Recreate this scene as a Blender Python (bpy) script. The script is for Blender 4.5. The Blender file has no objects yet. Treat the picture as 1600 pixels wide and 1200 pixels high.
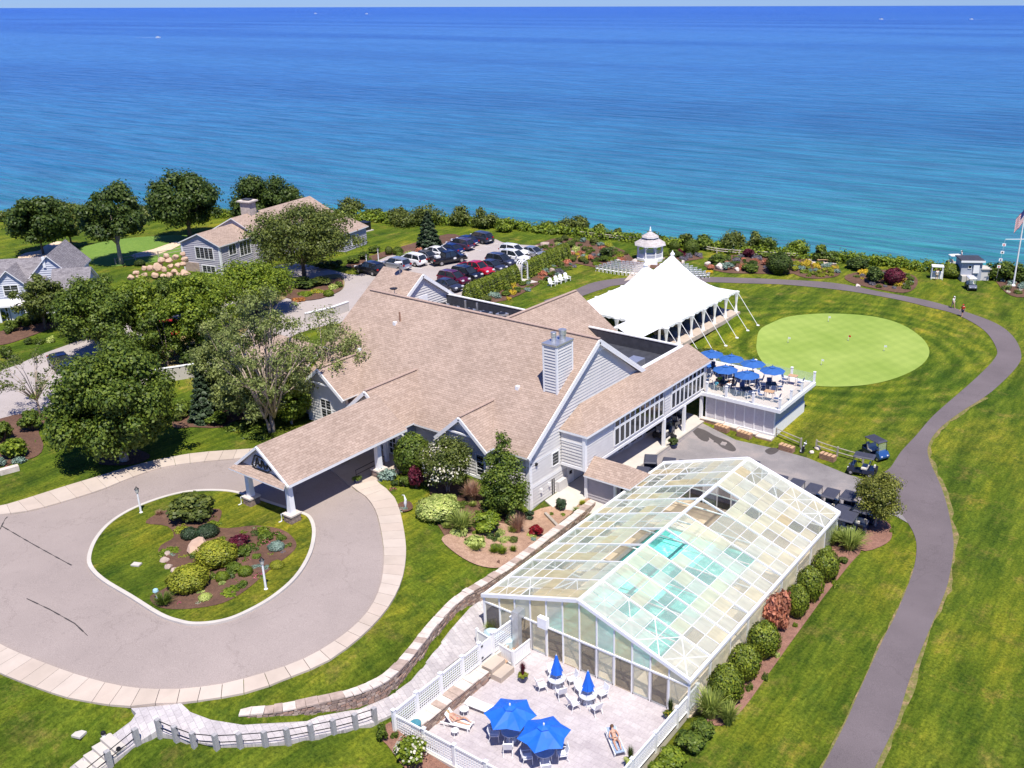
import bpy, bmesh, math, random
import numpy as np
from mathutils import Vector, Matrix
from mathutils.geometry import delaunay_2d_cdt
R = math.radians
S = bpy.context.scene
COL = S.collection
random.seed(7)

# ---------------------------------------------------------------- camera, world, sun, exposure
FPX, CX, CY, HC, YH = 1500.0, 930.0, 600.0, 38.0, 9.0
PITCH = math.atan((CY - YH) / FPX)
AZ, ROLL = R(34.06), -0.0025
_fw = np.array([-math.sin(AZ) * math.cos(PITCH), math.cos(AZ) * math.cos(PITCH), -math.sin(PITCH)])
_rt = np.array([math.cos(AZ), math.sin(AZ), 0.0])
_up = np.cross(_rt, _fw)
_rt, _up = _rt * math.cos(ROLL) + _up * math.sin(ROLL), _up * math.cos(ROLL) - _rt * math.sin(ROLL)
cam_d = bpy.data.cameras.new('camera')
cam = bpy.data.objects.new('camera', cam_d)
COL.objects.link(cam)
cam.matrix_world = Matrix(((_rt[0], _up[0], -_fw[0], 0), (_rt[1], _up[1], -_fw[1], 0), (_rt[2], _up[2], -_fw[2], HC), (0, 0, 0, 1)))
cam_d.sensor_fit = 'HORIZONTAL'
cam_d.sensor_width = 36
cam_d.lens = FPX / 1600 * 36
cam_d.shift_x = -(CX - 800) / 1600
cam_d.shift_y = 0
cam_d.clip_start = 0.5
cam_d.clip_end = 200000
S.camera = cam

SUN_AZ, SUN_EL = 128.0, 64.0
w = bpy.data.worlds.new('World')
S.world = w
w.use_nodes = True
nt = w.node_tree
nt.nodes.clear()
sky = nt.nodes.new('ShaderNodeTexSky')
sky.sky_type = 'NISHITA'
sky.sun_disc = False
sky.sun_elevation = R(SUN_EL)
sky.sun_rotation = R(SUN_AZ)
sky.altitude = 0
sky.air_density = 1.0
sky.dust_density = 0.0
sky.ozone_density = 2.5
bg = nt.nodes.new('ShaderNodeBackground')
bg.inputs[1].default_value = 0.085
wo = nt.nodes.new('ShaderNodeOutputWorld')
_tint = nt.nodes.new('ShaderNodeMix'); _tint.data_type = 'RGBA'; _tint.blend_type = 'MULTIPLY'; _tint.inputs[0].default_value = 1
_tint.inputs[7].default_value = (0.30, 0.50, 1.14, 1)
nt.links.new(sky.outputs[0], _tint.inputs[6]); nt.links.new(_tint.outputs[2], bg.inputs[0])
nt.links.new(bg.outputs[0], wo.inputs[0])
sd = bpy.data.lights.new('sun', 'SUN')
sd.energy = 4.6
sd.angle = R(0.55)
sd.color = (1.0, 0.945, 0.85)
so = bpy.data.objects.new('sun', sd)
COL.objects.link(so)
_s = Vector((math.sin(R(SUN_AZ)) * math.cos(R(SUN_EL)), math.cos(R(SUN_AZ)) * math.cos(R(SUN_EL)), math.sin(R(SUN_EL))))
so.rotation_euler = _s.to_track_quat('Z', 'Y').to_euler()
so.location = (0, 0, 120)
S.view_settings.view_transform = 'Standard'
S.view_settings.look = 'None'
S.view_settings.gamma = 1
S.view_settings.use_curve_mapping = False
S.view_settings.exposure = 0.52

# ---------------------------------------------------------------- helpers
def rayd(u, v):
    return _fw * FPX + _rt * (u - CX) - _up * (v - CY)

def PZ(u, v, z):
    d = rayd(u, v)
    t = (z - HC) / d[2]
    return d[0] * t, d[1] * t

def tag(o, label=None, cat=None, group=None, kind=None):
    if label: o['label'] = label
    if cat: o['category'] = cat
    if group: o['group'] = group
    if kind: o['kind'] = kind
    return o

def empty(name, loc, rz=0.0, label=None, cat=None, group=None):
    o = bpy.data.objects.new(name, None)
    COL.objects.link(o)
    o.location = loc
    o.rotation_euler = (0, 0, rz)
    o.empty_display_size = 0.3
    return tag(o, label, cat, group)

def link(name, me, parent=None):
    o = bpy.data.objects.new(name, me)
    COL.objects.link(o)
    if parent is not None:
        o.parent = parent
    return o

def world_keep(o, p):
    o.parent = p
    o.matrix_parent_inverse = p.matrix_basis.inverted()

class MB:
    """collects shapes; build() links them as one mesh object"""
    def __init__(s):
        s.v = []; s.f = []; s.m = []; s.uv = {}
    def add(s, vs, fs, mi=0, uvs=None):
        b = len(s.v)
        s.v += [tuple(map(float, q)) for q in vs]
        for k, f in enumerate(fs):
            if uvs is not None and k < len(uvs) and uvs[k] is not None:
                s.uv[len(s.f)] = uvs[k]
            s.f.append([i + b for i in f]); s.m.append(mi)
        return s
    def box(s, x0, y0, z0, x1, y1, z1, mi=0):
        if x0 > x1: x0, x1 = x1, x0
        if y0 > y1: y0, y1 = y1, y0
        if z0 > z1: z0, z1 = z1, z0
        return s.add([(x0,y0,z0),(x1,y0,z0),(x1,y1,z0),(x0,y1,z0),(x0,y0,z1),(x1,y0,z1),(x1,y1,z1),(x0,y1,z1)],
                     [(0,3,2,1),(4,5,6,7),(0,1,5,4),(1,2,6,5),(2,3,7,6),(3,0,4,7)], mi)
    def bar(s, a, b, wd, h, mi=0, up=(0, 0, 1)):
        a = Vector(a); b = Vector(b); d = (b - a).normalized(); up = Vector(up)
        if abs(d.dot(up)) > 0.98: up = Vector((0, 1, 0))
        x = d.cross(up).normalized() * wd / 2; y = x.cross(d).normalized() * h / 2
        vs = [a-x-y, a+x-y, a+x+y, a-x+y, b-x-y, b+x-y, b+x+y, b-x+y]
        return s.add(vs, [(0,1,2,3),(7,6,5,4),(0,4,5,1),(1,5,6,2),(2,6,7,3),(3,7,4,0)], mi)
    def tube(s, pts, rad, n=6, mi=0, cap=True):
        pts = [Vector(q) for q in pts]
        if not hasattr(rad, '__len__'): rad = [rad] * len(pts)
        vs = []; fs = []
        for i, q in enumerate(pts):
            d = (pts[min(i+1, len(pts)-1)] - pts[max(i-1, 0)]).normalized()
            up = Vector((0, 0, 1)) if abs(d.z) < 0.95 else Vector((1, 0, 0))
            x = d.cross(up).normalized(); y = x.cross(d)
            for k in range(n):
                a = 2 * math.pi * k / n
                vs.append(q + (x * math.cos(a) + y * math.sin(a)) * rad[i])
        for i in range(len(pts) - 1):
            for k in range(n):
                fs.append((i*n+k, i*n+(k+1)%n, (i+1)*n+(k+1)%n, (i+1)*n+k))
        if cap:
            fs.append(tuple(range(n))[::-1]); fs.append(tuple((len(pts)-1)*n+k for k in range(n)))
        return s.add(vs, fs, mi)
    def lathe(s, prof, n=12, c=(0, 0, 0), mi=0, ph=0.0):
        vs = []; fs = []
        for r, z in prof:
            for k in range(n):
                a = 2 * math.pi * k / n + ph
                vs.append((c[0] + r * math.cos(a), c[1] + r * math.sin(a), c[2] + z))
        for i in range(len(prof) - 1):
            for k in range(n):
                fs.append((i*n+k, i*n+(k+1)%n, (i+1)*n+(k+1)%n, (i+1)*n+k))
        fs.append(tuple(range(n))[::-1]); fs.append(tuple((len(prof)-1)*n+k for k in range(n)))
        return s.add(vs, fs, mi)
    def prism(s, poly, off, mi=0, mside=None):
        """poly: list of 3D points, extruded by vector off"""
        n = len(poly); off = Vector(off)
        vs = [Vector(q) for q in poly]; vs = vs + [q + off for q in vs]
        s.add(vs, [tuple(range(n)), tuple(range(2*n-1, n-1, -1))], mi)
        return s.add(vs, [(i, i+n, (i+1)%n+n, (i+1)%n) for i in range(n)], mi if mside is None else mside)
    def mesh(s, name, mats, smooth=False):
        me = bpy.data.meshes.new(name)
        me.from_pydata(s.v, [], s.f)
        for m in (mats if isinstance(mats, (list, tuple)) else [mats]):
            me.materials.append(m)
        me.polygons.foreach_set('material_index', s.m)
        if smooth: me.polygons.foreach_set('use_smooth', [True] * len(s.f))
        if s.uv:
            ul = me.uv_layers.new(name='UVMap')
            for fi, uv in s.uv.items():
                ls = me.polygons[fi].loop_start
                for k, q in enumerate(uv): ul.data[ls + k].uv = q
        me.validate()
        me.update()
        return me
    def build(s, name, mats, parent=None, smooth=False, world=False):
        o = link(name, s.mesh(name, mats, smooth))
        if parent is not None:
            if world: world_keep(o, parent)
            else: o.parent = parent
        return o

def kids(o):
    return [c for c in S.objects if c.parent == o]
_kidcache = {}
def dup(root, loc, rz, label=None, group=None, scale=None, name=None):
    if root not in _kidcache:
        ks = []
        for c in kids(root):
            ks.append((c, kids(c)))
        _kidcache[root] = ks
    r = root.copy(); COL.objects.link(r)
    r.location = loc; r.rotation_euler = (0, 0, rz)
    if scale is not None: r.scale = (scale,) * 3 if not hasattr(scale, '__len__') else scale
    if label: r['label'] = label
    if group: r['group'] = group
    for c, gs in _kidcache[root]:
        d = c.copy(); COL.objects.link(d); d.parent = r
        for g in gs:
            e = g.copy(); COL.objects.link(e); e.parent = d
    return r

# ---------------------------------------------------------------- materials
def nm(name):
    m = bpy.data.materials.new(name); m.use_nodes = True
    n = m.node_tree; b = n.nodes['Principled BSDF']
    return m, n, b
def N(n, t, **k):
    x = n.nodes.new(t)
    for a, v in k.items(): setattr(x, a, v)
    return x
def noise(n, scale, detail=3, co=None, rough=0.6):
    x = N(n, 'ShaderNodeTexNoise'); x.inputs['Scale'].default_value = scale
    x.inputs['Detail'].default_value = detail; x.inputs['Roughness'].default_value = rough
    if co is not None: n.links.new(co, x.inputs['Vector'])
    return x
def ramp(n, src, stops):
    r = N(n, 'ShaderNodeValToRGB'); e = r.color_ramp.elements
    while len(e) < len(stops): e.new(0.5)
    for i, (p, c) in enumerate(stops):
        e[i].position = p; e[i].color = (c[0], c[1], c[2], 1)
    n.links.new(src, r.inputs[0]); return r
def mix(n, a, b, f, mode='MIX'):
    x = N(n, 'ShaderNodeMix', data_type='RGBA', blend_type=mode)
    for sock, val in ((x.inputs[6], a), (x.inputs[7], b), (x.inputs[0], f)):
        if hasattr(val, 'links') or hasattr(val, 'is_linked'): n.links.new(val, sock)
        elif hasattr(val, '__len__'): sock.default_value = (*val, 1)
        else: sock.default_value = val
    return x.outputs[2]
def gco(n, scale=None, rot=None):
    g = N(n, 'ShaderNodeNewGeometry')
    if scale is None and rot is None: return g.outputs['Position']
    mp = N(n, 'ShaderNodeMapping')
    if scale: mp.inputs['Scale'].default_value = scale
    if rot: mp.inputs['Rotation'].default_value = rot
    n.links.new(g.outputs['Position'], mp.inputs[0]); return mp.outputs[0]
def bump(n, b, h, s=0.3, d=0.05):
    x = N(n, 'ShaderNodeBump'); x.inputs['Strength'].default_value = s; x.inputs['Distance'].default_value = d
    n.links.new(h, x.inputs['Height']); n.links.new(x.outputs[0], b.inputs['Normal']); return x

_M = {}
def pm(name, c, rough=0.6, var=0.12, scale=4.0, spec=0.4, metal=0.0, bmp=0.0, fine=None):
    """plain surface with some mottling"""
    if name in _M: return _M[name]
    m, n, b = nm(name)
    co = gco(n)
    nz = noise(n, scale, 4, co)
    d = tuple(max(0, x * (1 - var)) for x in c); l = tuple(min(1, x * (1 + var)) for x in c)
    r = ramp(n, nz.outputs[0], [(0.3, d), (0.7, l)])
    n.links.new(r.outputs[0], b.inputs['Base Color'])
    b.inputs['Roughness'].default_value = rough; b.inputs['Specular IOR Level'].default_value = spec
    b.inputs['Metallic'].default_value = metal
    if bmp: bump(n, b, noise(n, fine or scale * 6, 3, co).outputs[0], 0.5, bmp)
    _M[name] = m
    return m
def ground_mat(name, c1, c2, c3, s1=0.15, s2=2.0, s3=14.0, bmp=0.02, rough=0.95, dirt=None):
    """three scales of mottling: c1..c2 large, toward c3 fine"""
    m, n, b = nm(name); co = gco(n)
    a = ramp(n, noise(n, s1, 4, co).outputs[0], [(0.35, c1), (0.65, c2)]).outputs[0]
    f = ramp(n, noise(n, s2, 5, co).outputs[0], [(0.42, (0, 0, 0)), (0.68, (0.75, 0.75, 0.75))]).outputs[0]
    a = mix(n, a, c3, f)
    g = ramp(n, noise(n, s3, 2, co).outputs[0], [(0.3, (0.72, 0.72, 0.72)), (0.7, (1.3, 1.3, 1.3))]).outputs[0]
    a = mix(n, a, g, 0.9, 'MULTIPLY')
    n.links.new(a, b.inputs['Base Color'])
    b.inputs['Roughness'].default_value = rough; b.inputs['Specular IOR Level'].default_value = 0.2
    if bmp: bump(n, b, noise(n, s3, 3, co).outputs[0], 0.7, bmp)
    return m
def leaf_mat(name, dark, light, tr=0.38, rough=0.5):
    if 'foliage' in name: dark = tuple(x * 1.3 for x in dark); light = tuple(x * 1.2 for x in light)
    m, n, b = nm(name)
    g = N(n, 'ShaderNodeNewGeometry'); oi = N(n, 'ShaderNodeObjectInfo')
    r = ramp(n, g.outputs['Random Per Island'], [(0.0, dark), (1.0, light)]).outputs[0]
    nz = noise(n, 0.9, 2, g.outputs['Position'])
    k = ramp(n, nz.outputs[0], [(0.35, (0.72, 0.75, 0.7)), (0.65, (1.25, 1.2, 1.15))]).outputs[0]
    r = mix(n, r, k, 1.0, 'MULTIPLY')
    n.links.new(r, b.inputs['Base Color'])
    b.inputs['Roughness'].default_value = rough; b.inputs['Specular IOR Level'].default_value = 0.35
    t = N(n, 'ShaderNodeBsdfTranslucent'); n.links.new(r, t.inputs[0])
    x = N(n, 'ShaderNodeMixShader'); x.inputs[0].default_value = tr
    n.links.new(b.outputs[0], x.inputs[1]); n.links.new(t.outputs[0], x.inputs[2])
    n.links.new(x.outputs[0], n.nodes['Material Output'].inputs[0])
    return m

WHITE = pm('white_paint', (0.80, 0.80, 0.80), 0.5, 0.04)
WHITE2 = pm('white_vinyl', (0.82, 0.82, 0.81), 0.4, 0.03)
SIDING = pm('pale_grey_siding', (0.60, 0.58, 0.56), 0.6, 0.05, 1.5)
SIDING_B = pm('blue_grey_and_shaded_siding', (0.36, 0.39, 0.45), 0.6, 0.06, 1.5)  # blue-grey cladding, also the pale siding with shade painted in
DARKWALL = pm('charcoal_membrane', (0.045, 0.048, 0.062), 0.7, 0.25, 2)
GLASS = pm('window_glass', (0.02, 0.025, 0.03), 0.06, 0.3, 1.0, 0.8)
BLACK = pm('black_metal', (0.012, 0.012, 0.014), 0.45, 0.2)
STEEL = pm('galvanised_steel', (0.55, 0.56, 0.58), 0.35, 0.12, 3, 0.5, 0.7)
CONC = pm('concrete', (0.50, 0.45, 0.41), 0.9, 0.10, 0.9, 0.2, 0, 0.01)
CONC_W = pm('pale_concrete', (0.52, 0.48, 0.43), 0.9, 0.08, 0.9, 0.2, 0, 0.01)
BRICKM = pm('brown_brick', (0.33, 0.19, 0.13), 0.9, 0.2, 5)
WOOD_G = pm('weathered_wood', (0.36, 0.32, 0.27), 0.85, 0.18, 6)
WOOD_T = pm('tan_table_wood', (0.52, 0.33, 0.19), 0.6, 0.12, 8)
BARK = pm('bark', (0.13, 0.10, 0.075), 0.95, 0.3, 8, 0.1, 0, 0.02)
BARK_P = pm('pale_birch_bark', (0.42, 0.34, 0.27), 0.9, 0.3, 5, 0.1)
STONE = pm('boulder_stone', (0.40, 0.31, 0.26), 0.9, 0.2, 2.5, 0.2, 0, 0.03)
STONE_D = pm('wall_stone', (0.27, 0.20, 0.17), 0.95, 0.35, 3.5, 0.2, 0, 0.03)
CAPST = pm('cap_stone', (0.60, 0.52, 0.46), 0.9, 0.16, 2.5, 0.2, 0, 0.02)
GRANITE = pm('granite_post', (0.36, 0.35, 0.35), 0.85, 0.2, 12, 0.3)
RED = pm('red_cloth', (0.55, 0.03, 0.02), 0.8)
SKIN = pm('skin', (0.50, 0.29, 0.20), 0.55, 0.06)
HAIR = pm('brown_hair', (0.09, 0.045, 0.02), 0.7)
BLUECLOTH = pm('blue_canvas', (0.030, 0.115, 0.36), 0.75, 0.10, 2, 0.3)
BLUEBRIGHT = pm('bright_blue_canvas', (0.012, 0.13, 0.62), 0.6, 0.12, 2, 0.4)
DRY = None
def roof_mat(name, dark, light, tint):
    m, n, b = nm(name)
    uv = N(n, 'ShaderNodeUVMap'); uv.uv_map = 'UVMap'
    br = N(n, 'ShaderNodeTexBrick'); br.offset = 0.5
    for k, v in (('Scale', 1.0), ('Mortar Size', 0.012), ('Brick Width', 0.42), ('Row Height', 0.20), ('Bias', 0.0)): br.inputs[k].default_value = v
    br.inputs['Color1'].default_value = (*dark, 1); br.inputs['Color2'].default_value = (*light, 1)
    br.inputs['Mortar'].default_value = (*[x * 0.62 for x in dark], 1)
    n.links.new(uv.outputs[0], br.inputs['Vector'])
    co = gco(n)
    a = mix(n, br.outputs[0], tint, ramp(n, noise(n, 3.1, 4, co).outputs[0], [(0.45, (0, 0, 0)), (0.75, (0.5, 0.5, 0.5))]).outputs[0])
    k = ramp(n, noise(n, 0.25, 4, co).outputs[0], [(0.3, (0.88, 0.88, 0.88)), (0.7, (1.08, 1.08, 1.08))]).outputs[0]
    a = mix(n, a, k, 1.0, 'MULTIPLY')
    n.links.new(a, b.inputs['Base Color']); b.inputs['Roughness'].default_value = 0.95; b.inputs['Specular IOR Level'].default_value = 0.15
    # course steps: saw tooth in v gives each course an edge
    sp = N(n, 'ShaderNodeSeparateXYZ'); n.links.new(uv.outputs[0], sp.inputs[0])
    mm = N(n, 'ShaderNodeMath', operation='DIVIDE'); mm.inputs[1].default_value = 0.20; n.links.new(sp.outputs[1], mm.inputs[0])
    fr = N(n, 'ShaderNodeMath', operation='FRACT'); n.links.new(mm.outputs[0], fr.inputs[0])
    iv = N(n, 'ShaderNodeMath', operation='SUBTRACT'); iv.inputs[0].default_value = 1.0; n.links.new(fr.outputs[0], iv.inputs[1])
    ad = N(n, 'ShaderNodeMath', operation='MULTIPLY_ADD'); ad.inputs[1].default_value = 0.8
    n.links.new(noise(n, 9, 2, co).outputs[0], ad.inputs[0]); n.links.new(iv.outputs[0], ad.inputs[2])
    bump(n, b, ad.outputs[0], 0.5, 0.02)
    return m
ROOF = roof_mat('tan_shingle', (0.325, 0.240, 0.190), (0.425, 0.320, 0.258), (0.455, 0.352, 0.290))
ROOF_G = roof_mat('grey_shingle', (0.17, 0.155, 0.165), (0.27, 0.25, 0.26), (0.32, 0.30, 0.31))
ROOF_W = roof_mat('weathered_cedar_shingle', (0.42, 0.38, 0.37), (0.66, 0.61, 0.60), (0.5, 0.42, 0.40))

# ---------------------------------------------------------------- terrain height
# control points: where the photo shows each spot, and the ground height there
_cp = [(-300,800,2.6),(-300,1200,2.6),(-100,1000,2.6),(0,900,2.6),(150,850,2.6),(300,870,2.7),(450,860,2.6),(550,900,2.6),(300,1080,2.6),
 (100,1060,2.6),(0,1030,2.6),(560,760,2.6),(400,700,2.6),(200,700,2.6),(0,780,2.6),(0,650,2.6),(150,560,2.6),(300,560,2.6),
 (450,470,2.6),(600,420,2.6),(700,400,2.6),(760,375,2.6),(850,390,2.4),(300,420,2.9),(0,500,3.2),(0,400,3.0),(-200,400,3.0),
 (200,350,2.6),(500,340,2.5),(640,352,2.3),(800,370,2.2),(790,470,2.4),(900,430,2.0),(880,470,2.0),(940,400,1.9),(1007,410,1.8),
 (1000,392,1.6),(1100,410,1.2),(1100,435,0.9),(980,440,1.7),(1150,445,0.5),(1250,440,0.2),(1400,430,0.1),(1600,440,0),(1500,480,0),
 (1150,487,1.5),(1045,535,1.5),(1172,500,0.3),(1100,545,0.25),(1210,480,0.1),
 (1200,540,0.0),(1320,600,0),(1450,560,0),(1600,600,0),(1600,800,0),(1600,1000,0),(1400,900,0),(1400,1190,-0.2),(1250,1000,0.0),
 (1200,1150,-0.2),(1150,690,-0.2),(1250,740,-0.2),(1350,740,-0.1),(1060,700,-0.25),(1400,750,-0.1),(1700,1200,0),(1260,650,0.0),(1300,680,0),
 (690,730,2.3),(730,750,2.3),(660,780,2.3),(620,830,2.3),(640,900,2.1),(760,745,2.1),(790,775,1.2),(826,806,0.15),(900,790,0.1),(860,800,0.1),
 (700,830,1.8),(760,860,1.2),(800,870,0.9),(830,850,0.7),(600,980,2.1),(700,900,1.6),(550,1050,2.0),(450,1090,2.2),(680,920,1.7),
 # retaining wall, lawn side then path side
 (757,905,0.95),(725,925,1.0),(690,955,1.05),(655,1000,1.15),(625,1040,1.3),(590,1066,1.45),(540,1083,1.6),(470,1101,1.9),(380,1112,2.1),
 (752,937,-0.05),(738,950,0.0),(705,985,0.1),(672,1030,0.2),(645,1065,0.35),(610,1092,0.5),(560,1112,0.75),(480,1130,1.2),(380,1140,1.7),
 (280,1110,2.2),(230,1110,2.4),(245,1135,2.2),(330,1165,1.8),(450,1165,1.2),(550,1145,0.7),(610,1125,0.4),(600,1190,0.2),(650,1195,0.0),(450,1200,1.0),(200,1130,2.1),(150,1180,1.2),
 (100,1200,0.9),(100,1130,2.2),(250,1200,1.3),(0,1150,2.2),(0,1220,1.8),(350,1400,0.5),(700,1400,-0.3),(0,1500,1.2),(1100,1400,-0.4),(1000,1250,-0.3),(1050,1190,-0.2),(1100,1120,-0.1)]
_cx = np.array([[*PZ(u, v, z), z] for u, v, z in _cp])
_D = np.hypot(_cx[:, None, 0] - _cx[None, :, 0], _cx[:, None, 1] - _cx[None, :, 1])
_A = np.zeros((len(_cx) + 1,) * 2); _A[:-1, :-1] = _D + np.eye(len(_cx)) * 0.15; _A[:-1, -1] = 1; _A[-1, :-1] = 1
_W = np.linalg.solve(_A, np.append(_cx[:, 2], 0))
def hz0(x, y):
    x = np.asarray(x, float); y = np.asarray(y, float)
    out = np.full(x.shape, _W[-1])
    for (cx_, cy_, _), w_ in zip(_cx, _W[:-1]):
        out = out + w_ * np.hypot(x - cx_, y - cy_)
    return np.clip(out, -0.6, 3.4)
# bluff edge in camera-right / camera-forward ground coordinates
_ed = [(-500,385,3),(-100,355,3),(0,338,2.8),(120,330,2.6),(230,334,2.6),(370,337,2.6),(480,330,2.5),(560,341,2.4),(640,347,2.3),(740,348,2.2),(800,356,2),(900,365,1.9),
       (1000,376,1.7),(1100,388,1.1),(1200,398,.5),(1300,407,.2),(1400,413,0),(1450,421,0),(1600,436,0),(1800,452,0),(2300,490,0)]
_ef = []
_ca, _sa = math.cos(AZ), math.sin(AZ)
def rf(x, y): return x * _ca + y * _sa, -x * _sa + y * _ca
for u, v, z in _ed:
    _ef.append(rf(*PZ(u, v, z)))
_ef = np.array(sorted(_ef))
SEA_Z = -24.0
def hz(x, y):
    z = hz0(x, y)
    r, f = rf(np.asarray(x, float), np.asarray(y, float))
    d = f - np.interp(r, _ef[:, 0], _ef[:, 1])
    return np.where(d > 0, z - d * 0.85, z)
def G(u, v, dz=0.0):
    z = 1.0
    for _ in range(14):
        x, y = PZ(u, v, z)
        z = 0.5 * z + 0.5 * float(hz0(x, y))
    return Vector((x, y, float(hz0(x, y)) + dz))
def GZ(x, y, dz=0.0): return Vector((x, y, float(hz0(x, y)) + dz))

def smooth_poly(pts, closed=True, n=6):
    """Catmull-Rom through 2D/3D points"""
    P = [np.array(q, float) for q in pts]; out = []; L = len(P)
    rng = range(L) if closed else range(L - 1)
    for i in rng:
        g = (lambda k: P[k % L]) if closed else (lambda k: P[min(max(k, 0), L - 1)])
        p0, p1, p2, p3 = g(i-1), g(i), g(i+1), g(i+2)
        for k in range(n):
            t = k / n
            out.append(0.5 * ((2*p1) + (-p0+p2)*t + (2*p0-5*p1+4*p2-p3)*t*t + (-p0+3*p1-3*p2+p3)*t**3))
    if not closed: out.append(P[-1])
    return out
def inside(px, py, poly):
    c = np.zeros(px.shape, bool); n = len(poly); j = n - 1
    for i in range(n):
        xi, yi = poly[i][0], poly[i][1]; xj, yj = poly[j][0], poly[j][1]
        cond = ((yi > py) != (yj > py)) & (px < (xj - xi) * (py - yi) / ((yj - yi) or 1e-9) + xi)
        c ^= cond; j = i
    return c
def sheet(name, poly, mat, dz, step=1.5, flat=None, thick=0.0):
    """ground sheet following the terrain inside a world-space outline"""
    P = [(float(q[0]), float(q[1])) for q in poly]
    xs = [q[0] for q in P]; ys = [q[1] for q in P]
    gx, gy = np.meshgrid(np.arange(min(xs), max(xs), step), np.arange(min(ys), max(ys), step))
    gx = gx.ravel() + 0.13; gy = gy.ravel() + 0.07
    k = inside(gx, gy, P)
    verts = [Vector(q) for q in P] + [Vector((a, b)) for a, b in zip(gx[k], gy[k])]
    nb = len(P)
    r = delaunay_2d_cdt(verts, [(i, (i+1) % nb) for i in range(nb)], [list(range(nb))], 1, 1e-4)
    vs = np.array([(q.x, q.y) for q in r[0]])
    z = hz0(vs[:, 0], vs[:, 1]) + dz if flat is None else np.full(len(vs), flat + dz)
    me = bpy.data.meshes.new(name)
    V3 = [(a, b, c) for (a, b), c in zip(vs, z)]
    F = [list(f) for f in r[2]]
    me.from_pydata(V3, [], F)
    # all faces up
    bm = bmesh.new(); bm.from_mesh(me)
    bmesh.ops.recalc_face_normals(bm, faces=bm.faces)
    if sum(f.normal.z for f in bm.faces) < 0: bmesh.ops.reverse_faces(bm, faces=bm.faces)
    if thick:
        e = [ed for ed in bm.edges if ed.is_boundary]
        ret = bmesh.ops.extrude_edge_only(bm, edges=e)
        for q in ret['geom']:
            if isinstance(q, bmesh.types.BMVert): q.co.z -= thick
    bm.to_mesh(me); bm.free()
    me.materials.append(mat)
    o = link(name, me); o['kind'] = 'structure'
    return o
def wp(pts, closed=True, n=5, smooth=True):
    w_ = [G(u, v) for u, v in pts]
    q = [(a.x, a.y) for a in w_]
    return smooth_poly(q, closed, n) if smooth else q
def ribbon(name, line, wd, h, mat, closed=False, dz=0.0, kind='structure', parent=None):
    """kerb-like strip with a box section along a world 2D line"""
    L = [Vector((q[0], q[1])) for q in line]; n = len(L); mb = MB(); vs = []
    for i in range(n):
        a = L[(i-1) % n] if closed or i > 0 else L[i]; b = L[(i+1) % n] if closed or i < n-1 else L[i]
        d = (b - a).normalized(); nn = Vector((-d.y, d.x)) * wd / 2
        z = float(hz0(L[i].x, L[i].y)) + dz
        for s_, zz in ((-1, -0.15), (-1, h), (1, h), (1, -0.15)):
            vs.append((L[i].x + nn.x * s_, L[i].y + nn.y * s_, z + zz))
    fs = []
    for i in range(n if closed else n - 1):
        j = (i + 1) % n
        for k in range(3): fs.append((i*4+k, i*4+k+1, j*4+k+1, j*4+k))
    mb.add(vs, fs)
    o = mb.build(name, mat)
    bm = bmesh.new(); bm.from_mesh(o.data); bmesh.ops.recalc_face_normals(bm, faces=bm.faces)
    bm.faces.ensure_lookup_table()
    if sum(f.normal.z for f in bm.faces) < 0: bmesh.ops.reverse_faces(bm, faces=bm.faces)
    bm.to_mesh(o.data); bm.free()
    if kind: o['kind'] = kind
    return o
def resample(P, n):
    P = np.array([(q[0], q[1]) for q in P]); s = np.r_[0, np.cumsum(np.hypot(*np.diff(P, axis=0).T))]
    t = np.linspace(0, s[-1], n)
    return np.c_[np.interp(t, s, P[:, 0]), np.interp(t, s, P[:, 1])]
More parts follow.
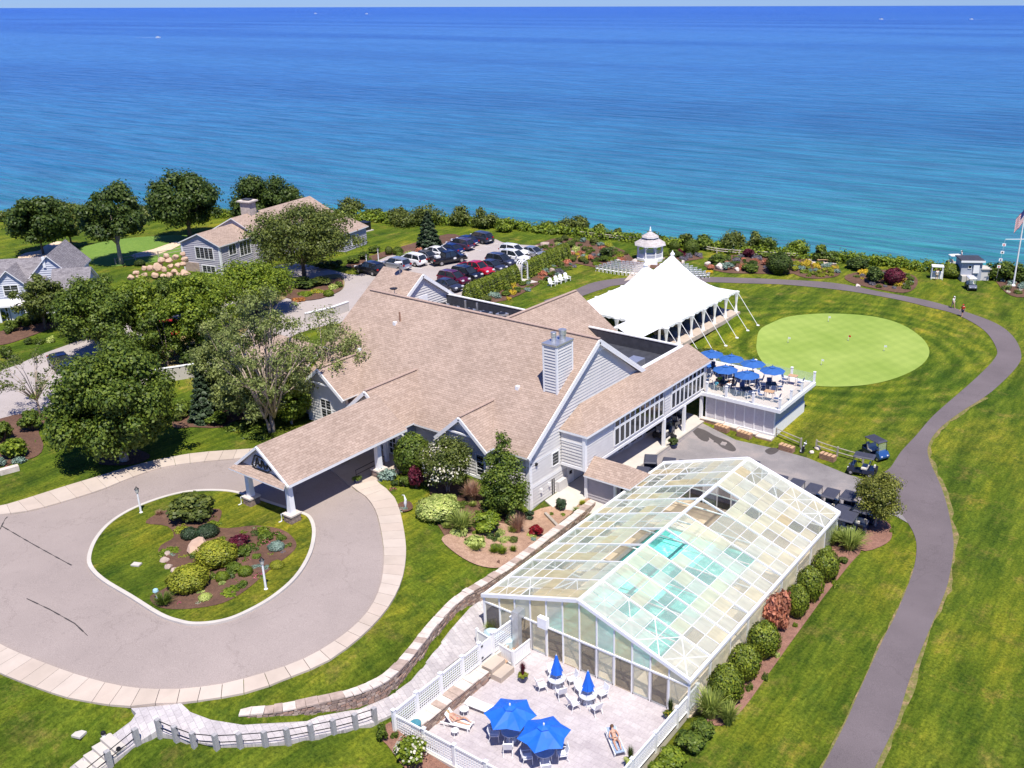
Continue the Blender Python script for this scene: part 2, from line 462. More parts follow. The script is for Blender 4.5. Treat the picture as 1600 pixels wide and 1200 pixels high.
# ---------------------------------------------------------------- ground
def lawn_material(name='mown_lawn', dryness=0.55, dark=1.08):
    m, n, b = nm(name); co = gco(n); k = dark
    a = ramp(n, noise(n, 0.045, 5, co, 0.65).outputs[0], [(0.36, (0.056*k, 0.098*k, 0.010*k)), (0.5, (0.096*k, 0.136*k, 0.013*k)), (0.63, (0.160*k, 0.172*k, 0.018*k))]).outputs[0]
    p = 0.62 - 0.16 * dryness
    a = mix(n, a, (0.225, 0.188, 0.050), ramp(n, noise(n, 0.30, 8, co, 0.78).outputs[0], [(p, (0, 0, 0)), (p + 0.16, (0.85, 0.85, 0.85))]).outputs[0])
    a = mix(n, a, (0.038, 0.074, 0.011), ramp(n, noise(n, 0.55, 7, gco(n, (1, 1, 1), (0, 0, 0.4)), 0.75).outputs[0], [(0.50, (0, 0, 0)), (0.68, (0.85, 0.85, 0.85))]).outputs[0])
    st = N(n, 'ShaderNodeTexWave'); st.bands_direction = 'X'; st.inputs['Scale'].default_value = 0.09
    st.inputs['Distortion'].default_value = 5.0; st.inputs['Detail'].default_value = 3; st.inputs['Detail Scale'].default_value = 0.5
    n.links.new(gco(n, None, (0, 0, -0.15)), st.inputs['Vector'])
    s = ramp(n, st.outputs[0], [(0.3, (0.86, 0.90, 0.86)), (0.7, (1.14, 1.09, 1.08))]).outputs[0]
    a = mix(n, a, s, 0.9, 'MULTIPLY')
    # broad olive and dark bands running with the mowing direction
    bd = noise(n, 1.0, 5, gco(n, (0.30, 0.035, 1), (0, 0, 0.12)), 0.62)
    a = mix(n, a, ramp(n, bd.outputs[0], [(0.36, (0.62, 0.66, 0.72)), (0.48, (0.95, 0.97, 1.0)), (0.60, (1.22, 1.10, 1.0)), (0.72, (1.45, 1.16, 1.0))]).outputs[0], 0.9, 'MULTIPLY')
    # stretched streaks left by mowing
    a = mix(n, a, ramp(n, noise(n, 1.0, 5, gco(n, (2.2, 0.35, 1), (0, 0, 0.1)), 0.7).outputs[0], [(0.40, (0.68, 0.76, 0.68)), (0.60, (1.30, 1.20, 1.12))]).outputs[0], 0.9, 'MULTIPLY')
    # curved mowing rings round the putting green
    vm = N(n, 'ShaderNodeVectorMath', operation='DISTANCE'); vm.inputs[1].default_value = G(1320, 548); n.links.new(co, vm.inputs[0])
    ad = N(n, 'ShaderNodeMath', operation='MULTIPLY_ADD'); ad.inputs[1].default_value = 3.5; n.links.new(noise(n, 0.12, 3, co).outputs[0], ad.inputs[0]); n.links.new(vm.outputs['Value'], ad.inputs[2])
    mu = N(n, 'ShaderNodeMath', operation='MULTIPLY'); mu.inputs[1].default_value = 2.6; sn = N(n, 'ShaderNodeMath', operation='SINE'); n.links.new(ad.outputs[0], mu.inputs[0]); n.links.new(mu.outputs[0], sn.inputs[0])
    m1 = N(n, 'ShaderNodeMapRange'); m1.inputs[1].default_value = -1; n.links.new(sn.outputs[0], m1.inputs[0])
    m2 = N(n, 'ShaderNodeMapRange'); m2.inputs[1].default_value = 25; m2.inputs[2].default_value = 16; n.links.new(vm.outputs['Value'], m2.inputs[0])
    a = mix(n, a, ramp(n, m1.outputs[0], [(0.2, (0.74, 0.84, 0.72)), (0.85, (1.30, 1.20, 1.2))]).outputs[0], m2.outputs[0], 'MULTIPLY')
    f = ramp(n, noise(n, 5, 5, co, 0.85).outputs[0], [(0.34, (0.40, 0.46, 0.38)), (0.66, (1.62, 1.54, 1.46))]).outputs[0]
    a = mix(n, a, f, 0.95, 'MULTIPLY')
    n.links.new(a, b.inputs['Base Color']); b.inputs['Roughness'].default_value = 1; b.inputs['Specular IOR Level'].default_value = 0.1
    bump(n, b, noise(n, 6, 5, co, 0.85).outputs[0], 0.9, 0.10)
    return m
LAWN = lawn_material()
# terrain: dense near the camera, coarser outwards
ax = np.concatenate([np.arange(-420, -140, 5), np.arange(-140, -90, 1.4), np.arange(-90, 5, 0.65), np.arange(5, 60, 2.5), np.arange(60, 200, 8)])
ay = np.concatenate([np.arange(-20, 15, 2.5), np.arange(15, 105, 0.65), np.arange(105, 200, 1.4), np.arange(200, 420, 4)])
X, Y = np.meshgrid(ax, ay)
Zt = hz(X, Y)
POOL = (-36.3, 40.0, -20.4, 63.7)      # pool house footprint
PATIO = [(-33.0, 29.55), (-20.95, 29.55), (-20.95, 40.1), (-33.0, 40.1)]
PATIO_Z = -0.5
inp = inside(X, Y, [(-33.35, 29.3), (-20.75, 29.3), (-20.75, 39.9), (-33.35, 39.9)]) | ((X > POOL[0]) & (X < POOL[2]) & (Y > 39.8) & (Y < POOL[3]))
walk = [G(*q) for q in [(205,1108),(213,1116),(205,1128),(165,1158),(115,1196),(70,1235),(120,1240),(175,1192),(215,1162),(245,1143),(290,1158),(345,1166),(430,1162),(520,1146),(585,1130),(612,1118),(660,1080),(700,1042),(745,1008),(775,985),(790,925),(757,935),(735,950),(703,986),(670,1030),(643,1064),(607,1090),(560,1110),(480,1128),(380,1134),(330,1126),(298,1114),(283,1100)]]
Zt = np.where(inside(X, Y, [(q.x, q.y) for q in walk]), Zt - .3, Zt)
Zt = np.where(inp, -2.6, Zt)
Zt = np.maximum(Zt, SEA_Z - 4)
ny, nx = X.shape
idx = np.arange(nx * ny).reshape(ny, nx)
F4 = np.stack([idx[:-1, :-1], idx[:-1, 1:], idx[1:, 1:], idx[1:, :-1]], -1).reshape(-1, 4)
zq = Zt.ravel()[F4].min(1)
F4 = F4[zq > SEA_Z - 3.9]
me = bpy.data.meshes.new('lawn')
me.vertices.add(nx * ny); me.vertices.foreach_set('co', np.c_[X.ravel(), Y.ravel(), Zt.ravel()].ravel().astype(np.float32))
me.loops.add(len(F4) * 4); me.loops.foreach_set('vertex_index', F4.ravel().astype(np.int32))
me.polygons.add(len(F4)); me.polygons.foreach_set('loop_start', (np.arange(len(F4)) * 4).astype(np.int32))
me.polygons.foreach_set('use_smooth', np.ones(len(F4), bool))
me.update(calc_edges=True); me.materials.append(LAWN)
tag(link('lawn', me), kind='structure')

# sea
def sea_material():
    m, n, b = nm('sea_water'); g = N(n, 'ShaderNodeNewGeometry')
    # depth: distance from the shore along the view-independent seaward direction
    sp = N(n, 'ShaderNodeVectorMath', operation='DOT_PRODUCT'); sp.inputs[1].default_value = (-_sa, _ca, 0)
    n.links.new(g.outputs['Position'], sp.inputs[0])
    big = noise(n, 0.0035, 4, g.outputs['Position'], 0.6)
    ad = N(n, 'ShaderNodeMath', operation='MULTIPLY_ADD'); ad.inputs[1].default_value = 330.0
    n.links.new(big.outputs[0], ad.inputs[0]); n.links.new(sp.outputs['Value'], ad.inputs[2])
    lg = N(n, 'ShaderNodeMath', operation='LOGARITHM'); lg.inputs[1].default_value = 10.0; n.links.new(ad.outputs[0], lg.inputs[0])
    mr = N(n, 'ShaderNodeMapRange'); mr.inputs[1].default_value = 2.45; mr.inputs[2].default_value = 4.2; n.links.new(lg.outputs[0], mr.inputs[0])
    c = ramp(n, mr.outputs[0], [(0.0, (0.062, 0.260, 0.220)), (0.08, (0.038, 0.200, 0.228)), (0.20, (0.026, 0.135, 0.260)), (0.36, (0.030, 0.125, 0.320)), (0.62, (0.034, 0.120, 0.370)), (0.85, (0.018, 0.085, 0.360)), (1.0, (0.018, 0.085, 0.380))]).outputs[0]
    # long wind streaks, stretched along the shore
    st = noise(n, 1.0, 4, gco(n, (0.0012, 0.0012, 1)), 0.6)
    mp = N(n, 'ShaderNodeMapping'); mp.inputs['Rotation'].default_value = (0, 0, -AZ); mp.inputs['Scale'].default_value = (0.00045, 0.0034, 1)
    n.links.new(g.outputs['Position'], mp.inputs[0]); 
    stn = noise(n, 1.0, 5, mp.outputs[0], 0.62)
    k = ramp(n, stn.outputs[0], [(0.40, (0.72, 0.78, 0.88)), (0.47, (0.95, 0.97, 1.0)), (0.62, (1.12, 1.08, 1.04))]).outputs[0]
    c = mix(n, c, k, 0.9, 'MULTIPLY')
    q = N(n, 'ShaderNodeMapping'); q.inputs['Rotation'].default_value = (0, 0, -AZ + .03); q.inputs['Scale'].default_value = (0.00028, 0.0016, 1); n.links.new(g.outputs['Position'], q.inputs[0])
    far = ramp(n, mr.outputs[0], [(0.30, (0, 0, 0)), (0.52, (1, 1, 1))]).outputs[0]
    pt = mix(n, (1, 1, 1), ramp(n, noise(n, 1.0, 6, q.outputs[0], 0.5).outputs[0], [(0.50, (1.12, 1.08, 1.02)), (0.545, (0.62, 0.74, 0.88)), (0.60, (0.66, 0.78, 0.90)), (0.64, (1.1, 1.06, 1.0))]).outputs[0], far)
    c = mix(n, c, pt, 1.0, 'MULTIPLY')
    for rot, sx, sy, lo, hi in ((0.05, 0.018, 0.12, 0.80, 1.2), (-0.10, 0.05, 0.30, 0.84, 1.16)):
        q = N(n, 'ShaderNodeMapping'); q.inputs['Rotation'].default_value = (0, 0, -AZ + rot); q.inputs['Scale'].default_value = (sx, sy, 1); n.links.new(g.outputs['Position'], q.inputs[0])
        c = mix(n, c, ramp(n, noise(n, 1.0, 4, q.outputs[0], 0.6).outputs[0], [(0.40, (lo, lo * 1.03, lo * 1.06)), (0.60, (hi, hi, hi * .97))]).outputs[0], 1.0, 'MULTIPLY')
    n.links.new(c, b.inputs['Base Color'])
    b.inputs['Roughness'].default_value = 0.20; b.inputs['IOR'].default_value = 1.33; b.inputs['Specular IOR Level'].default_value = 0.34
    h = None
    for rot, sx, sy, wt in ((0.05, 0.010, 0.075, 2.6), (-0.12, 0.022, 0.17, 1.3), (0.2, 0.06, 0.42, 0.5), (-0.35, 0.3, 1.1, 0.16)):
        q = N(n, 'ShaderNodeMapping'); q.inputs['Rotation'].default_value = (0, 0, -AZ + rot); q.inputs['Scale'].default_value = (sx, sy, 1)
        n.links.new(g.outputs['Position'], q.inputs[0])
        z = noise(n, 1.0, 3, q.outputs[0], 0.55)
        mu = N(n, 'ShaderNodeMath', operation='MULTIPLY_ADD'); mu.inputs[1].default_value = wt; n.links.new(z.outputs[0], mu.inputs[0])
        if h is not None: n.links.new(h, mu.inputs[2])
        else: mu.inputs[2].default_value = 0
        h = mu.outputs[0]
    bump(n, b, h, 1.0, 3.2)
    return m
mb = MB()
ex = 90000
c0 = Vector((0, 0, SEA_Z)); rr = Vector((_ca, _sa, 0)); ff = Vector((-_sa, _ca, 0))
mb.add([c0 - rr*ex - ff*200, c0 + rr*ex - ff*200, c0 + rr*ex + ff*ex, c0 - rr*ex + ff*ex], [(0, 1, 2, 3)])
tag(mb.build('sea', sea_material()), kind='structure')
SEABED = None

# paving materials
def asphalt(name, c, var=0.12, seal=True, s=0.2):
    m, n, b = nm(name); co = gco(n)
    lo = tuple(x * (1 - var) for x in c); hi = tuple(x * (1 + var) for x in c)
    a = ramp(n, noise(n, s, 5, co).outputs[0], [(0.3, lo), (0.7, hi)]).outputs[0]
    f = ramp(n, noise(n, 22, 2, co).outputs[0], [(0.3, (0.82, 0.82, 0.82)), (0.7, (1.17, 1.17, 1.17))]).outputs[0]
    a = mix(n, a, f, 1.0, 'MULTIPLY')
    a = mix(n, a, ramp(n, noise(n, 1.1, 7, co, 0.8).outputs[0], [(0.28, (0.78, 0.78, 0.79)), (0.42, (1, 1, 1)), (0.62, (1, 1, 1)), (0.76, (1.14, 1.13, 1.11))]).outputs[0], 1.0, 'MULTIPLY')
    vo = N(n, 'ShaderNodeTexVoronoi'); vo.feature = 'DISTANCE_TO_EDGE'; vo.inputs['Scale'].default_value = 0.11
    wv_ = N(n, 'ShaderNodeVectorMath', operation='ADD'); n.links.new(co, wv_.inputs[0]); ms = N(n, 'ShaderNodeVectorMath', operation='SCALE'); ms.inputs['Scale'].default_value = 3.0
    n.links.new(noise(n, 0.5, 6, co, 0.7).outputs['Color'], ms.inputs[0]); n.links.new(ms.outputs[0], wv_.inputs[1]); n.links.new(wv_.outputs[0], vo.inputs['Vector'])
    a = mix(n, a, ramp(n, vo.outputs['Distance'], [(0.0, (0.72, 0.71, 0.70)), (0.006, (1, 1, 1))]).outputs[0], 0.6, 'MULTIPLY')
    n.links.new(a, b.inputs['Base Color']); b.inputs['Roughness'].default_value = 0.95; b.inputs['Specular IOR Level'].default_value = 0.2
    bump(n, b, noise(n, 25, 2, co).outputs[0], 0.5, 0.01)
    return m
DRIVE = asphalt('aggregate_asphalt', (0.320, 0.268, 0.245), 0.08)
ROADM = asphalt('pale_road_asphalt', (0.39, 0.345, 0.325), 0.08)
PATHM = asphalt('dark_path_asphalt', (0.150, 0.125, 0.130), 0.12)
def lot_mat():
    m, n, b = nm('worn_asphalt'); co = gco(n)
    a = ramp(n, noise(n, 0.22, 6, co, 0.65).outputs[0], [(0.33, (0.17, 0.155, 0.155)), (0.52, (0.24, 0.22, 0.215)), (0.70, (0.36, 0.30, 0.27))]).outputs[0]
    # sandy strip along the far edge
    f = ramp(n, noise(n, 20, 2, co).outputs[0], [(0.3, (0.85, 0.85, 0.85)), (0.7, (1.15, 1.15, 1.15))]).outputs[0]
    a = mix(n, a, f, 1.0, 'MULTIPLY')
    n.links.new(a, b.inputs['Base Color']); b.inputs['Roughness'].default_value = 0.9
    bump(n, b, noise(n, 22, 2, co).outputs[0], 0.4, 0.01)
    return m
LOTM = lot_mat()
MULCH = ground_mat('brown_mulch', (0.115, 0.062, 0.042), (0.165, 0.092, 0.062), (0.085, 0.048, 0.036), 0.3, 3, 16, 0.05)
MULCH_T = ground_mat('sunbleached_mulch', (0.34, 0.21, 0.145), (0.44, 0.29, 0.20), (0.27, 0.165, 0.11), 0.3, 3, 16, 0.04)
MULCH_R = ground_mat('reddish_bark_mulch', (0.22, 0.115, 0.08), (0.30, 0.16, 0.12), (0.17, 0.09, 0.07), 0.3, 3, 16, 0.04)
SAND = ground_mat('bunker_sand', (0.62, 0.47, 0.33), (0.70, 0.55, 0.40), (0.55, 0.41, 0.28), 0.3, 3, 16, 0.01)
DRYG = ground_mat('dry_grass', (0.25, 0.19, 0.09), (0.32, 0.24, 0.12), (0.12, 0.13, 0.03), 0.3, 1.5, 9, 0.04)
ISLG = lawn_material('island_turf', 0.4, 1.0)
FAIRW = ground_mat('fairway_turf', (0.13, 0.22, 0.035), (0.17, 0.26, 0.045), (0.11, 0.20, 0.03), 0.1, 1.4, 8, 0.02)

DRIVE_OUT = [(-330,830),(-150,822),(-60,812),(0,806),(55,798),(150,770),(200,750),(250,733),(300,725),(362,719),(440,712),(505,715),(550,762),(570,776),(587,800),(597,840),(600,878),(592,925),(566,968),(520,1006),
 (460,1038),(380,1063),(310,1076),(240,1079),(180,1072),(120,1056),(60,1034),(12,1014),(-60,975),(-200,900),(-330,870)]
sheet('drive', wp(DRIVE_OUT, n=4), DRIVE, 0.03, 1.6)
ISLAND = [(262,777),(212,795),(175,817),(152,842),(141,867),(142,887),(162,908),(205,934),(250,962),(280,973),(307,977),(345,973),(380,961),(425,936),(462,904),(484,868),(491,834),(485,812),(470,803),(430,790),(390,777),(355,769),(305,769)]
isl = wp(ISLAND, n=4)
sheet('island_lawn', isl, ISLG, 0.13, 1.2)
ribbon('island_kerb', isl, 0.26, 0.17, CONC_W, closed=True)
GREEN = [(1182,537),(1190,513),(1225,497),(1270,491),(1320,491),(1370,496),(1410,508),(1440,528),(1452,548),(1445,566),(1420,583),(1380,597),(1330,604),(1270,603),(1228,592),(1200,575),(1185,556)]
def green_mat():
    m, n, b = nm('putting_green_turf'); co = gco(n)
    a = ramp(n, noise(n, 0.12, 4, co).outputs[0], [(0.35, (0.215, 0.305, 0.058)), (0.65, (0.285, 0.370, 0.085))]).outputs[0]
    for rz in (0.35, -0.95):
        st = N(n, 'ShaderNodeTexWave'); st.bands_direction = 'X'; st.inputs['Scale'].default_value = 0.20; st.inputs['Distortion'].default_value = 3.5; st.inputs['Detail'].default_value = 3
        n.links.new(gco(n, None, (0, 0, rz)), st.inputs['Vector'])
        a = mix(n, a, ramp(n, st.outputs[0], [(0.3, (0.975, 0.98, 0.975)), (0.7, (1.025, 1.02, 1.02))]).outputs[0], 1.0, 'MULTIPLY')
    a = mix(n, a, ramp(n, noise(n, 12, 2, co).outputs[0], [(0.3, (0.93, 0.93, 0.93)), (0.7, (1.07, 1.07, 1.07))]).outputs[0], 1.0, 'MULTIPLY')
    n.links.new(a, b.inputs['Base Color']); b.inputs['Roughness'].default_value = 1; b.inputs['Specular IOR Level'].default_value = 0.1
    return m
sheet('putting_green', wp(GREEN, n=4), green_mat(), 0.05, 1.4)
PATH_IN = [(1100,1520),(1240,1290),(1285,1200),(1320,1132),(1345,1075),(1382,995),(1400,960),(1425,898),(1432,860),(1428,835),(1412,808),(1396,790),(1380,770),(1376,745),(1392,730),(1408,706),(1432,680),(1458,650),(1492,620),(1526,590),(1553,562),(1557,545),(1537,516),(1495,492),(1450,480),(1400,468),(1325,455),(1250,447),(1200,444),(1100,441),(974,445),(942,452),(904,465),(860,480)]
PATH_OUT = [(1200,1520),(1330,1290),(1367,1200),(1400,1130),(1422,1060),(1452,985),(1475,930),(1484,898),(1490,850),(1482,800),(1470,760),(1453,722),(1450,698),(1466,672),(1500,645),(1550,612),(1590,572),(1595,550),(1582,525),(1555,505),(1507,487),(1450,470),(1375,456),(1300,442),(1200,436),(1100,433),(987,434),(930,441),(894,455),(850,470)]
a_ = wp(PATH_IN, False, 4); b_ = wp(PATH_OUT, False, 4)
sheet('cart_path', a_ + b_[::-1], PATHM, 0.045, 1.3)
VERGE = ground_mat('scuffed_verge', (0.28, 0.19, 0.10), (0.10, 0.13, 0.02), (0.16, 0.16, 0.04), 1.5, 3.0, 7, 0.03)
rv = random.Random(2)
for e_, m_w in ((b_[:60], .36), (a_[:30], .12)):
    o_ = []; 
    for i in range(len(e_)):
        p, q = e_[max(i-1, 0)], e_[min(i+1, len(e_)-1)]; d = (q[0]-p[0], q[1]-p[1]); l = math.hypot(*d) or 1; sg = 1 if m_w > .3 else -1
        w_ = m_w * rv.uniform(.15, 1.3); o_.append((e_[i][0] + d[1]/l*w_*sg, e_[i][1] - d[0]/l*w_*sg))
    sheet('path_verge', list(e_) + o_[::-1], VERGE, 0.034, 2)
LOT = [(1098,662),(1150,688),(1205,700),(1262,716),(1325,742),(1362,752),(1395,735),(1440,700),(1470,760),(1480,800),(1440,830),(1398,806),(1365,800),(1330,822)]
sheet('cart_yard', wp(LOT, n=1, smooth=False) + [(-20.25, 63.9), (-36.25, 63.9), (-36.25, 60.95), (-39.35, 60.95), (-39.35, 77.9)], LOTM, 0.036, 1.4)
ROAD = [(-300,640),(-100,600),(0,580),(62,555),(112,537),(200,505),(262,497),(330,470),(400,440),(425,418),(462,412),(510,420),(560,430),(590,408),(640,388),(700,370),(765,372),(800,382),(905,388),(886,400),(826,426),(735,468),(690,470),(640,500),(590,530),(540,505),(470,520),(420,548),(350,575),(250,596),(180,622),(75,648),(30,655),(-100,668),(-300,700)]
sheet('road', wp(ROAD, n=3), ROADM, 0.04, 1.8)
sheet('traffic_island', wp([(330,560),(400,505),(440,470),(470,462),(520,460),(538,448),(532,430),(500,432),(460,445),(410,455),(350,490),(275,530),(235,548),(232,562),(250,585)], n=3), DRYG, 0.08, 1.5)
sheet('kerb_bed', wp([(438,455),(460,470),(500,468),(532,455),(536,443),(530,436),(500,440)], n=3), MULCH, 0.14, 1)
sheet('fairway', wp([(480-360,392),(150,415),(230,412),(300,395),(330,372),(270,368),(180,375)], n=3), FAIRW, 0.05, 2)
sheet('sand_bunker', wp([(28,404),(40,396),(62,392),(70,385),(90,378),(102,381),(100,388),(70,402),(50,408)], n=3), SAND, 0.09, 2)
sheet('gravel_track', wp([(208,398),(240,390),(275,378),(283,383),(250,397),(212,403)], n=2), SAND, 0.09, 2)

# sidewalk slabs (each one its own piece)
def slab_walk(name, inner, outer, count, mat, top=0.13, thick=0.16, gap=0.018, label=None):
    root = empty(name, (0, 0, 0)); root['kind'] = 'structure'
    A = resample(inner, count + 1); D_ = resample(outer, 1500); B = np.array([D_[np.argmin(np.hypot(*(D_ - q).T))] for q in A])
    for i in range(count):
        q = [Vector(A[i]), Vector(A[i+1]), Vector(B[i+1]), Vector(B[i])]
        c = sum(q, Vector((0, 0))) / 4
        q = [c + (p - c) * (1 - gap / max((p - c).length, .1) * 1.2) for p in q]
        zz = [float(hz0(p.x, p.y)) + top for p in q]
        cz = sum(zz) / 4
        mb = MB(); vs = [(p.x - c.x, p.y - c.y, z - cz) for p, z in zip(q, zz)]
        vs += [(a, b, z - thick) for a, b, z in vs]
        mb.add(vs, [(0,1,2,3),(7,6,5,4),(0,4,5,1),(1,5,6,2),(2,6,7,3),(3,7,4,0)])
        o = mb.build('slab', mat[i % len(mat)] if isinstance(mat, list) else mat, root)
        o.location = (c.x, c.y, cz)
        bm = bmesh.new(); bm.from_mesh(o.data); bmesh.ops.recalc_face_normals(bm, faces=bm.faces); bm.to_mesh(o.data); bm.free()
    return root
SLABS = [pm('buff_concrete_%s' % k, c, 0.9, 0.07, 0.8, 0.2, 0, 0.008) for k, c in (('warm', (0.475, 0.395, 0.33)), ('mid', (0.485, 0.41, 0.345)), ('pale', (0.505, 0.43, 0.365)), ('worn', (0.46, 0.385, 0.32)))]
SL2 = [SLABS[i] for i in (0, 1, 2, 1, 3, 0, 2, 2, 1, 0, 3, 1)]
W1_IN = [(-200,832),(-60,812),(0,806),(55,798),(150,770),(200,750),(250,733),(300,725),(362,719),(430,713)]
W1_OUT = [(-200,812),(-60,798),(0,792),(37,782),(100,762),(150,747),(225,725),(300,710),(375,704),(430,700)]
slab_walk('sidewalk', wp(W1_IN, False, 4), wp(W1_OUT, False, 4), 26, SL2)
W2_IN = [(500,714),(550,762),(570,776),(587,800),(597,840),(600,878),(592,925),(566,968),(520,1006),(460,1038),(380,1063),(310,1076),(240,1079),(180,1072),(120,1056),(60,1034),(12,1014),(-60,975),(-200,900)]
W2_OUT = [(530,690),(588,752),(610,770),(624,795),(634,845),(634,880),(626,915),(604,955),(570,992),(520,1031),(460,1058),(400,1081),(330,1095),(281,1101),(210,1106),(160,1102),(110,1094),(50,1074),(0,1054),(-60,1025),(-200,955)]
slab_walk('sidewalk', wp(W2_IN, False, 4), wp(W2_OUT, False, 4), 58, SL2)
# entrance paving under the portico
sheet('entrance_paving', wp([(490,712),(548,762),(590,752),(640,735),(600,700),(560,672),(520,690)], smooth=False), SLABS[0], 0.12, 1.2, thick=0.12)
STAIN = asphalt('wet_asphalt', (0.085, 0.075, 0.072), 0.2)
for pts in ([(1080,668),(1100,672),(1118,682),(1138,690),(1150,702),(1144,706),(1128,700),(1118,692),(1100,690),(1088,682)], [(1195,705),(1205,700),(1217,702),(1213,708),(1203,711)]):
    sheet('wet_patch', wp(pts, n=3), STAIN, 0.040, 1)
sheet('concrete_apron', [(-42.3, 61), (-39.4, 61), (-39.4, 77.9), (-42.3, 77.9)], CONC_W, 0.10, 1.2, thick=0.1)
sheet('concrete_apron', [(-42.3, 55.2), (-41.2, 54.9), (-37.2, 56.6), (-35.6, 57.4), (-35.6, 60.9), (-42.3, 60.9)], CONC_W, 0.09, 1.2, thick=0.1)
def paving_mat(name, c, c2, w=0.9, h=0.6, rot=0.0, mort=0.012):
    m, n, b = nm(name); co = gco(n, None, (0, 0, rot))
    br = N(n, 'ShaderNodeTexBrick'); br.inputs['Scale'].default_value = 1; br.inputs['Brick Width'].default_value = w; br.inputs['Row Height'].default_value = h; br.inputs['Mortar Size'].default_value = mort
    br.inputs['Color1'].default_value = (*c, 1); br.inputs['Color2'].default_value = (*c2, 1); br.inputs['Mortar'].default_value = (*[x * 0.72 for x in c], 1)
    n.links.new(co, br.inputs['Vector'])
    a = mix(n, br.outputs[0], ramp(n, noise(n, 0.5, 5, gco(n), 0.7).outputs[0], [(0.3, (0.80, 0.78, 0.80)), (0.7, (1.12, 1.12, 1.12))]).outputs[0], 1.0, 'MULTIPLY')
    a = mix(n, a, ramp(n, noise(n, 9, 3, gco(n)).outputs[0], [(0.3, (0.9, 0.9, 0.9)), (0.7, (1.1, 1.1, 1.1))]).outputs[0], 1.0, 'MULTIPLY')
    n.links.new(a, b.inputs['Base Color']); b.inputs['Roughness'].default_value = 0.85
    bump(n, b, br.outputs['Fac'], 0.4, -0.01)
    return m
PATIOM = paving_mat('stamped_patio', (0.45, 0.405, 0.41), (0.50, 0.455, 0.455), 0.6, 0.4, 0.0, 0.007)
WALKM = paving_mat('pale_pavers', (0.42, 0.39, 0.39), (0.52, 0.485, 0.475), 0.5, 0.35, 0.3, 0.010)
sheet('patio', PATIO, PATIOM, 0.0, 2.0, flat=PATIO_Z)
WALK_A = [(212,1106),(216,1112),(205,1127),(165,1158),(115,1200),(70,1235)]
WALK_B = [(281,1101),(300,1116),(330,1126),(380,1131),(480,1127),(560,1108),(605,1088),(640,1062),(668,1028),(700,984),(735,948),(760,932),(790,925)]
WALK_C = [(220,1200),(150,1235)]
sheet('walkway', [(q.x, q.y) for q in walk], WALKM, 0.06, 0.8, thick=0.4)

# mulch beds
BEDS = [('flower_bed', [(228,820),(245,806),(270,798),(300,800),(343,798),(345,812),(338,825),(360,828),(400,824),(440,830),(460,845),(463,858),(450,872),(420,895),(385,925),(350,945),(310,953),(270,955),(245,950),(235,935),(262,920),(270,900),(262,885),(248,870),(252,855),(272,842),(262,825)], MULCH, 0.16),
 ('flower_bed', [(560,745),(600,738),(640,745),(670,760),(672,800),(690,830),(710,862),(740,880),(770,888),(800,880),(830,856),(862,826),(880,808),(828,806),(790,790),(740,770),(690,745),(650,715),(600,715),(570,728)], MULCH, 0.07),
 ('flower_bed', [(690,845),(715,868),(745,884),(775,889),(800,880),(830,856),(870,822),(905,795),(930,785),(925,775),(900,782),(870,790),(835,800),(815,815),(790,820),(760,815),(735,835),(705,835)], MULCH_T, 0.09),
 ('shrub_bed', [(1100,1118),(1128,1135),(1160,1110),(1200,1055),(1250,985),(1290,930),(1330,880),(1345,862),(1335,845),(1300,850),(1270,880),(1200,960),(1130,1050)], MULCH_R, 0.06),
 ('shrub_bed', [(1330,850),(1352,862),(1385,850),(1394,835),(1385,815),(1345,808),(1315,825)], MULCH_R, 0.062),
 ('flower_bed', [(735,470),(790,470),(850,440),(900,412),(930,395),(900,385),(885,400),(820,435)], MULCH, 0.07),
 ('flower_bed', [(826,395),(850,378),(880,372),(930,378),(975,392),(990,405),(1020,412),(1075,408),(1100,402),(1050,395),(1040,418),(950,420),(900,412)], MULCH, 0.065),
 ('flower_bed', [(1100,415),(1118,403),(1160,398),(1220,398),(1262,405),(1270,420),(1240,428),(1180,428),(1130,426)], MULCH, 0.065),
 ('flower_bed', [(1235,415),(1262,411),(1300,412),(1312,422),(1308,432),(1270,436),(1240,428)], MULCH, 0.066),
 ('flower_bed', [(1320,432),(1345,425),(1390,422),(1425,430),(1434,440),(1428,452),(1410,458),(1370,452),(1330,442)], MULCH, 0.065),
 ('flower_bed', [(1555,435),(1575,432),(1620,436),(1640,450),(1600,465),(1572,458)], MULCH, 0.065),
 ('shrub_bed', [(-20,730),(30,722),(60,712),(68,695),(60,672),(75,655),(60,645),(0,655),(-60,690)], MULCH, 0.06),
 ('shrub_bed', [(270,668),(300,668),(350,668),(420,650),(470,640),(480,600),(420,610),(330,625),(280,640)], MULCH, 0.06),
 ('shrub_bed', [(150,723),(175,728),(215,725),(235,712),(200,700),(160,705)], MULCH, 0.06),
 ('shrub_bed', [(560,418),(600,402),(640,395),(680,385),(720,372),(700,366),(640,382),(580,400),(540,415)], MULCH, 0.06),
 ('shrub_bed', [(590,1150),(605,1165),(640,1210),(720,1290),(760,1240),(690,1180),(640,1140),(612,1128)], MULCH_R, 0.06),
 ('shrub_bed', [(0,540),(50,525),(100,505),(105,498),(40,510),(-20,525)], MULCH, 0.06),
 ('flower_bed', [(622,790),(640,786),(645,797),(630,802)], MULCH, 0.16)]
for nme, pts, mt_, dz in BEDS:
    sheet(nme, wp(pts, n=3), mt_, dz, 1.0)
RCAP = pm('ridge_shingle', (.40, .29, .235), .95, .2, 6)
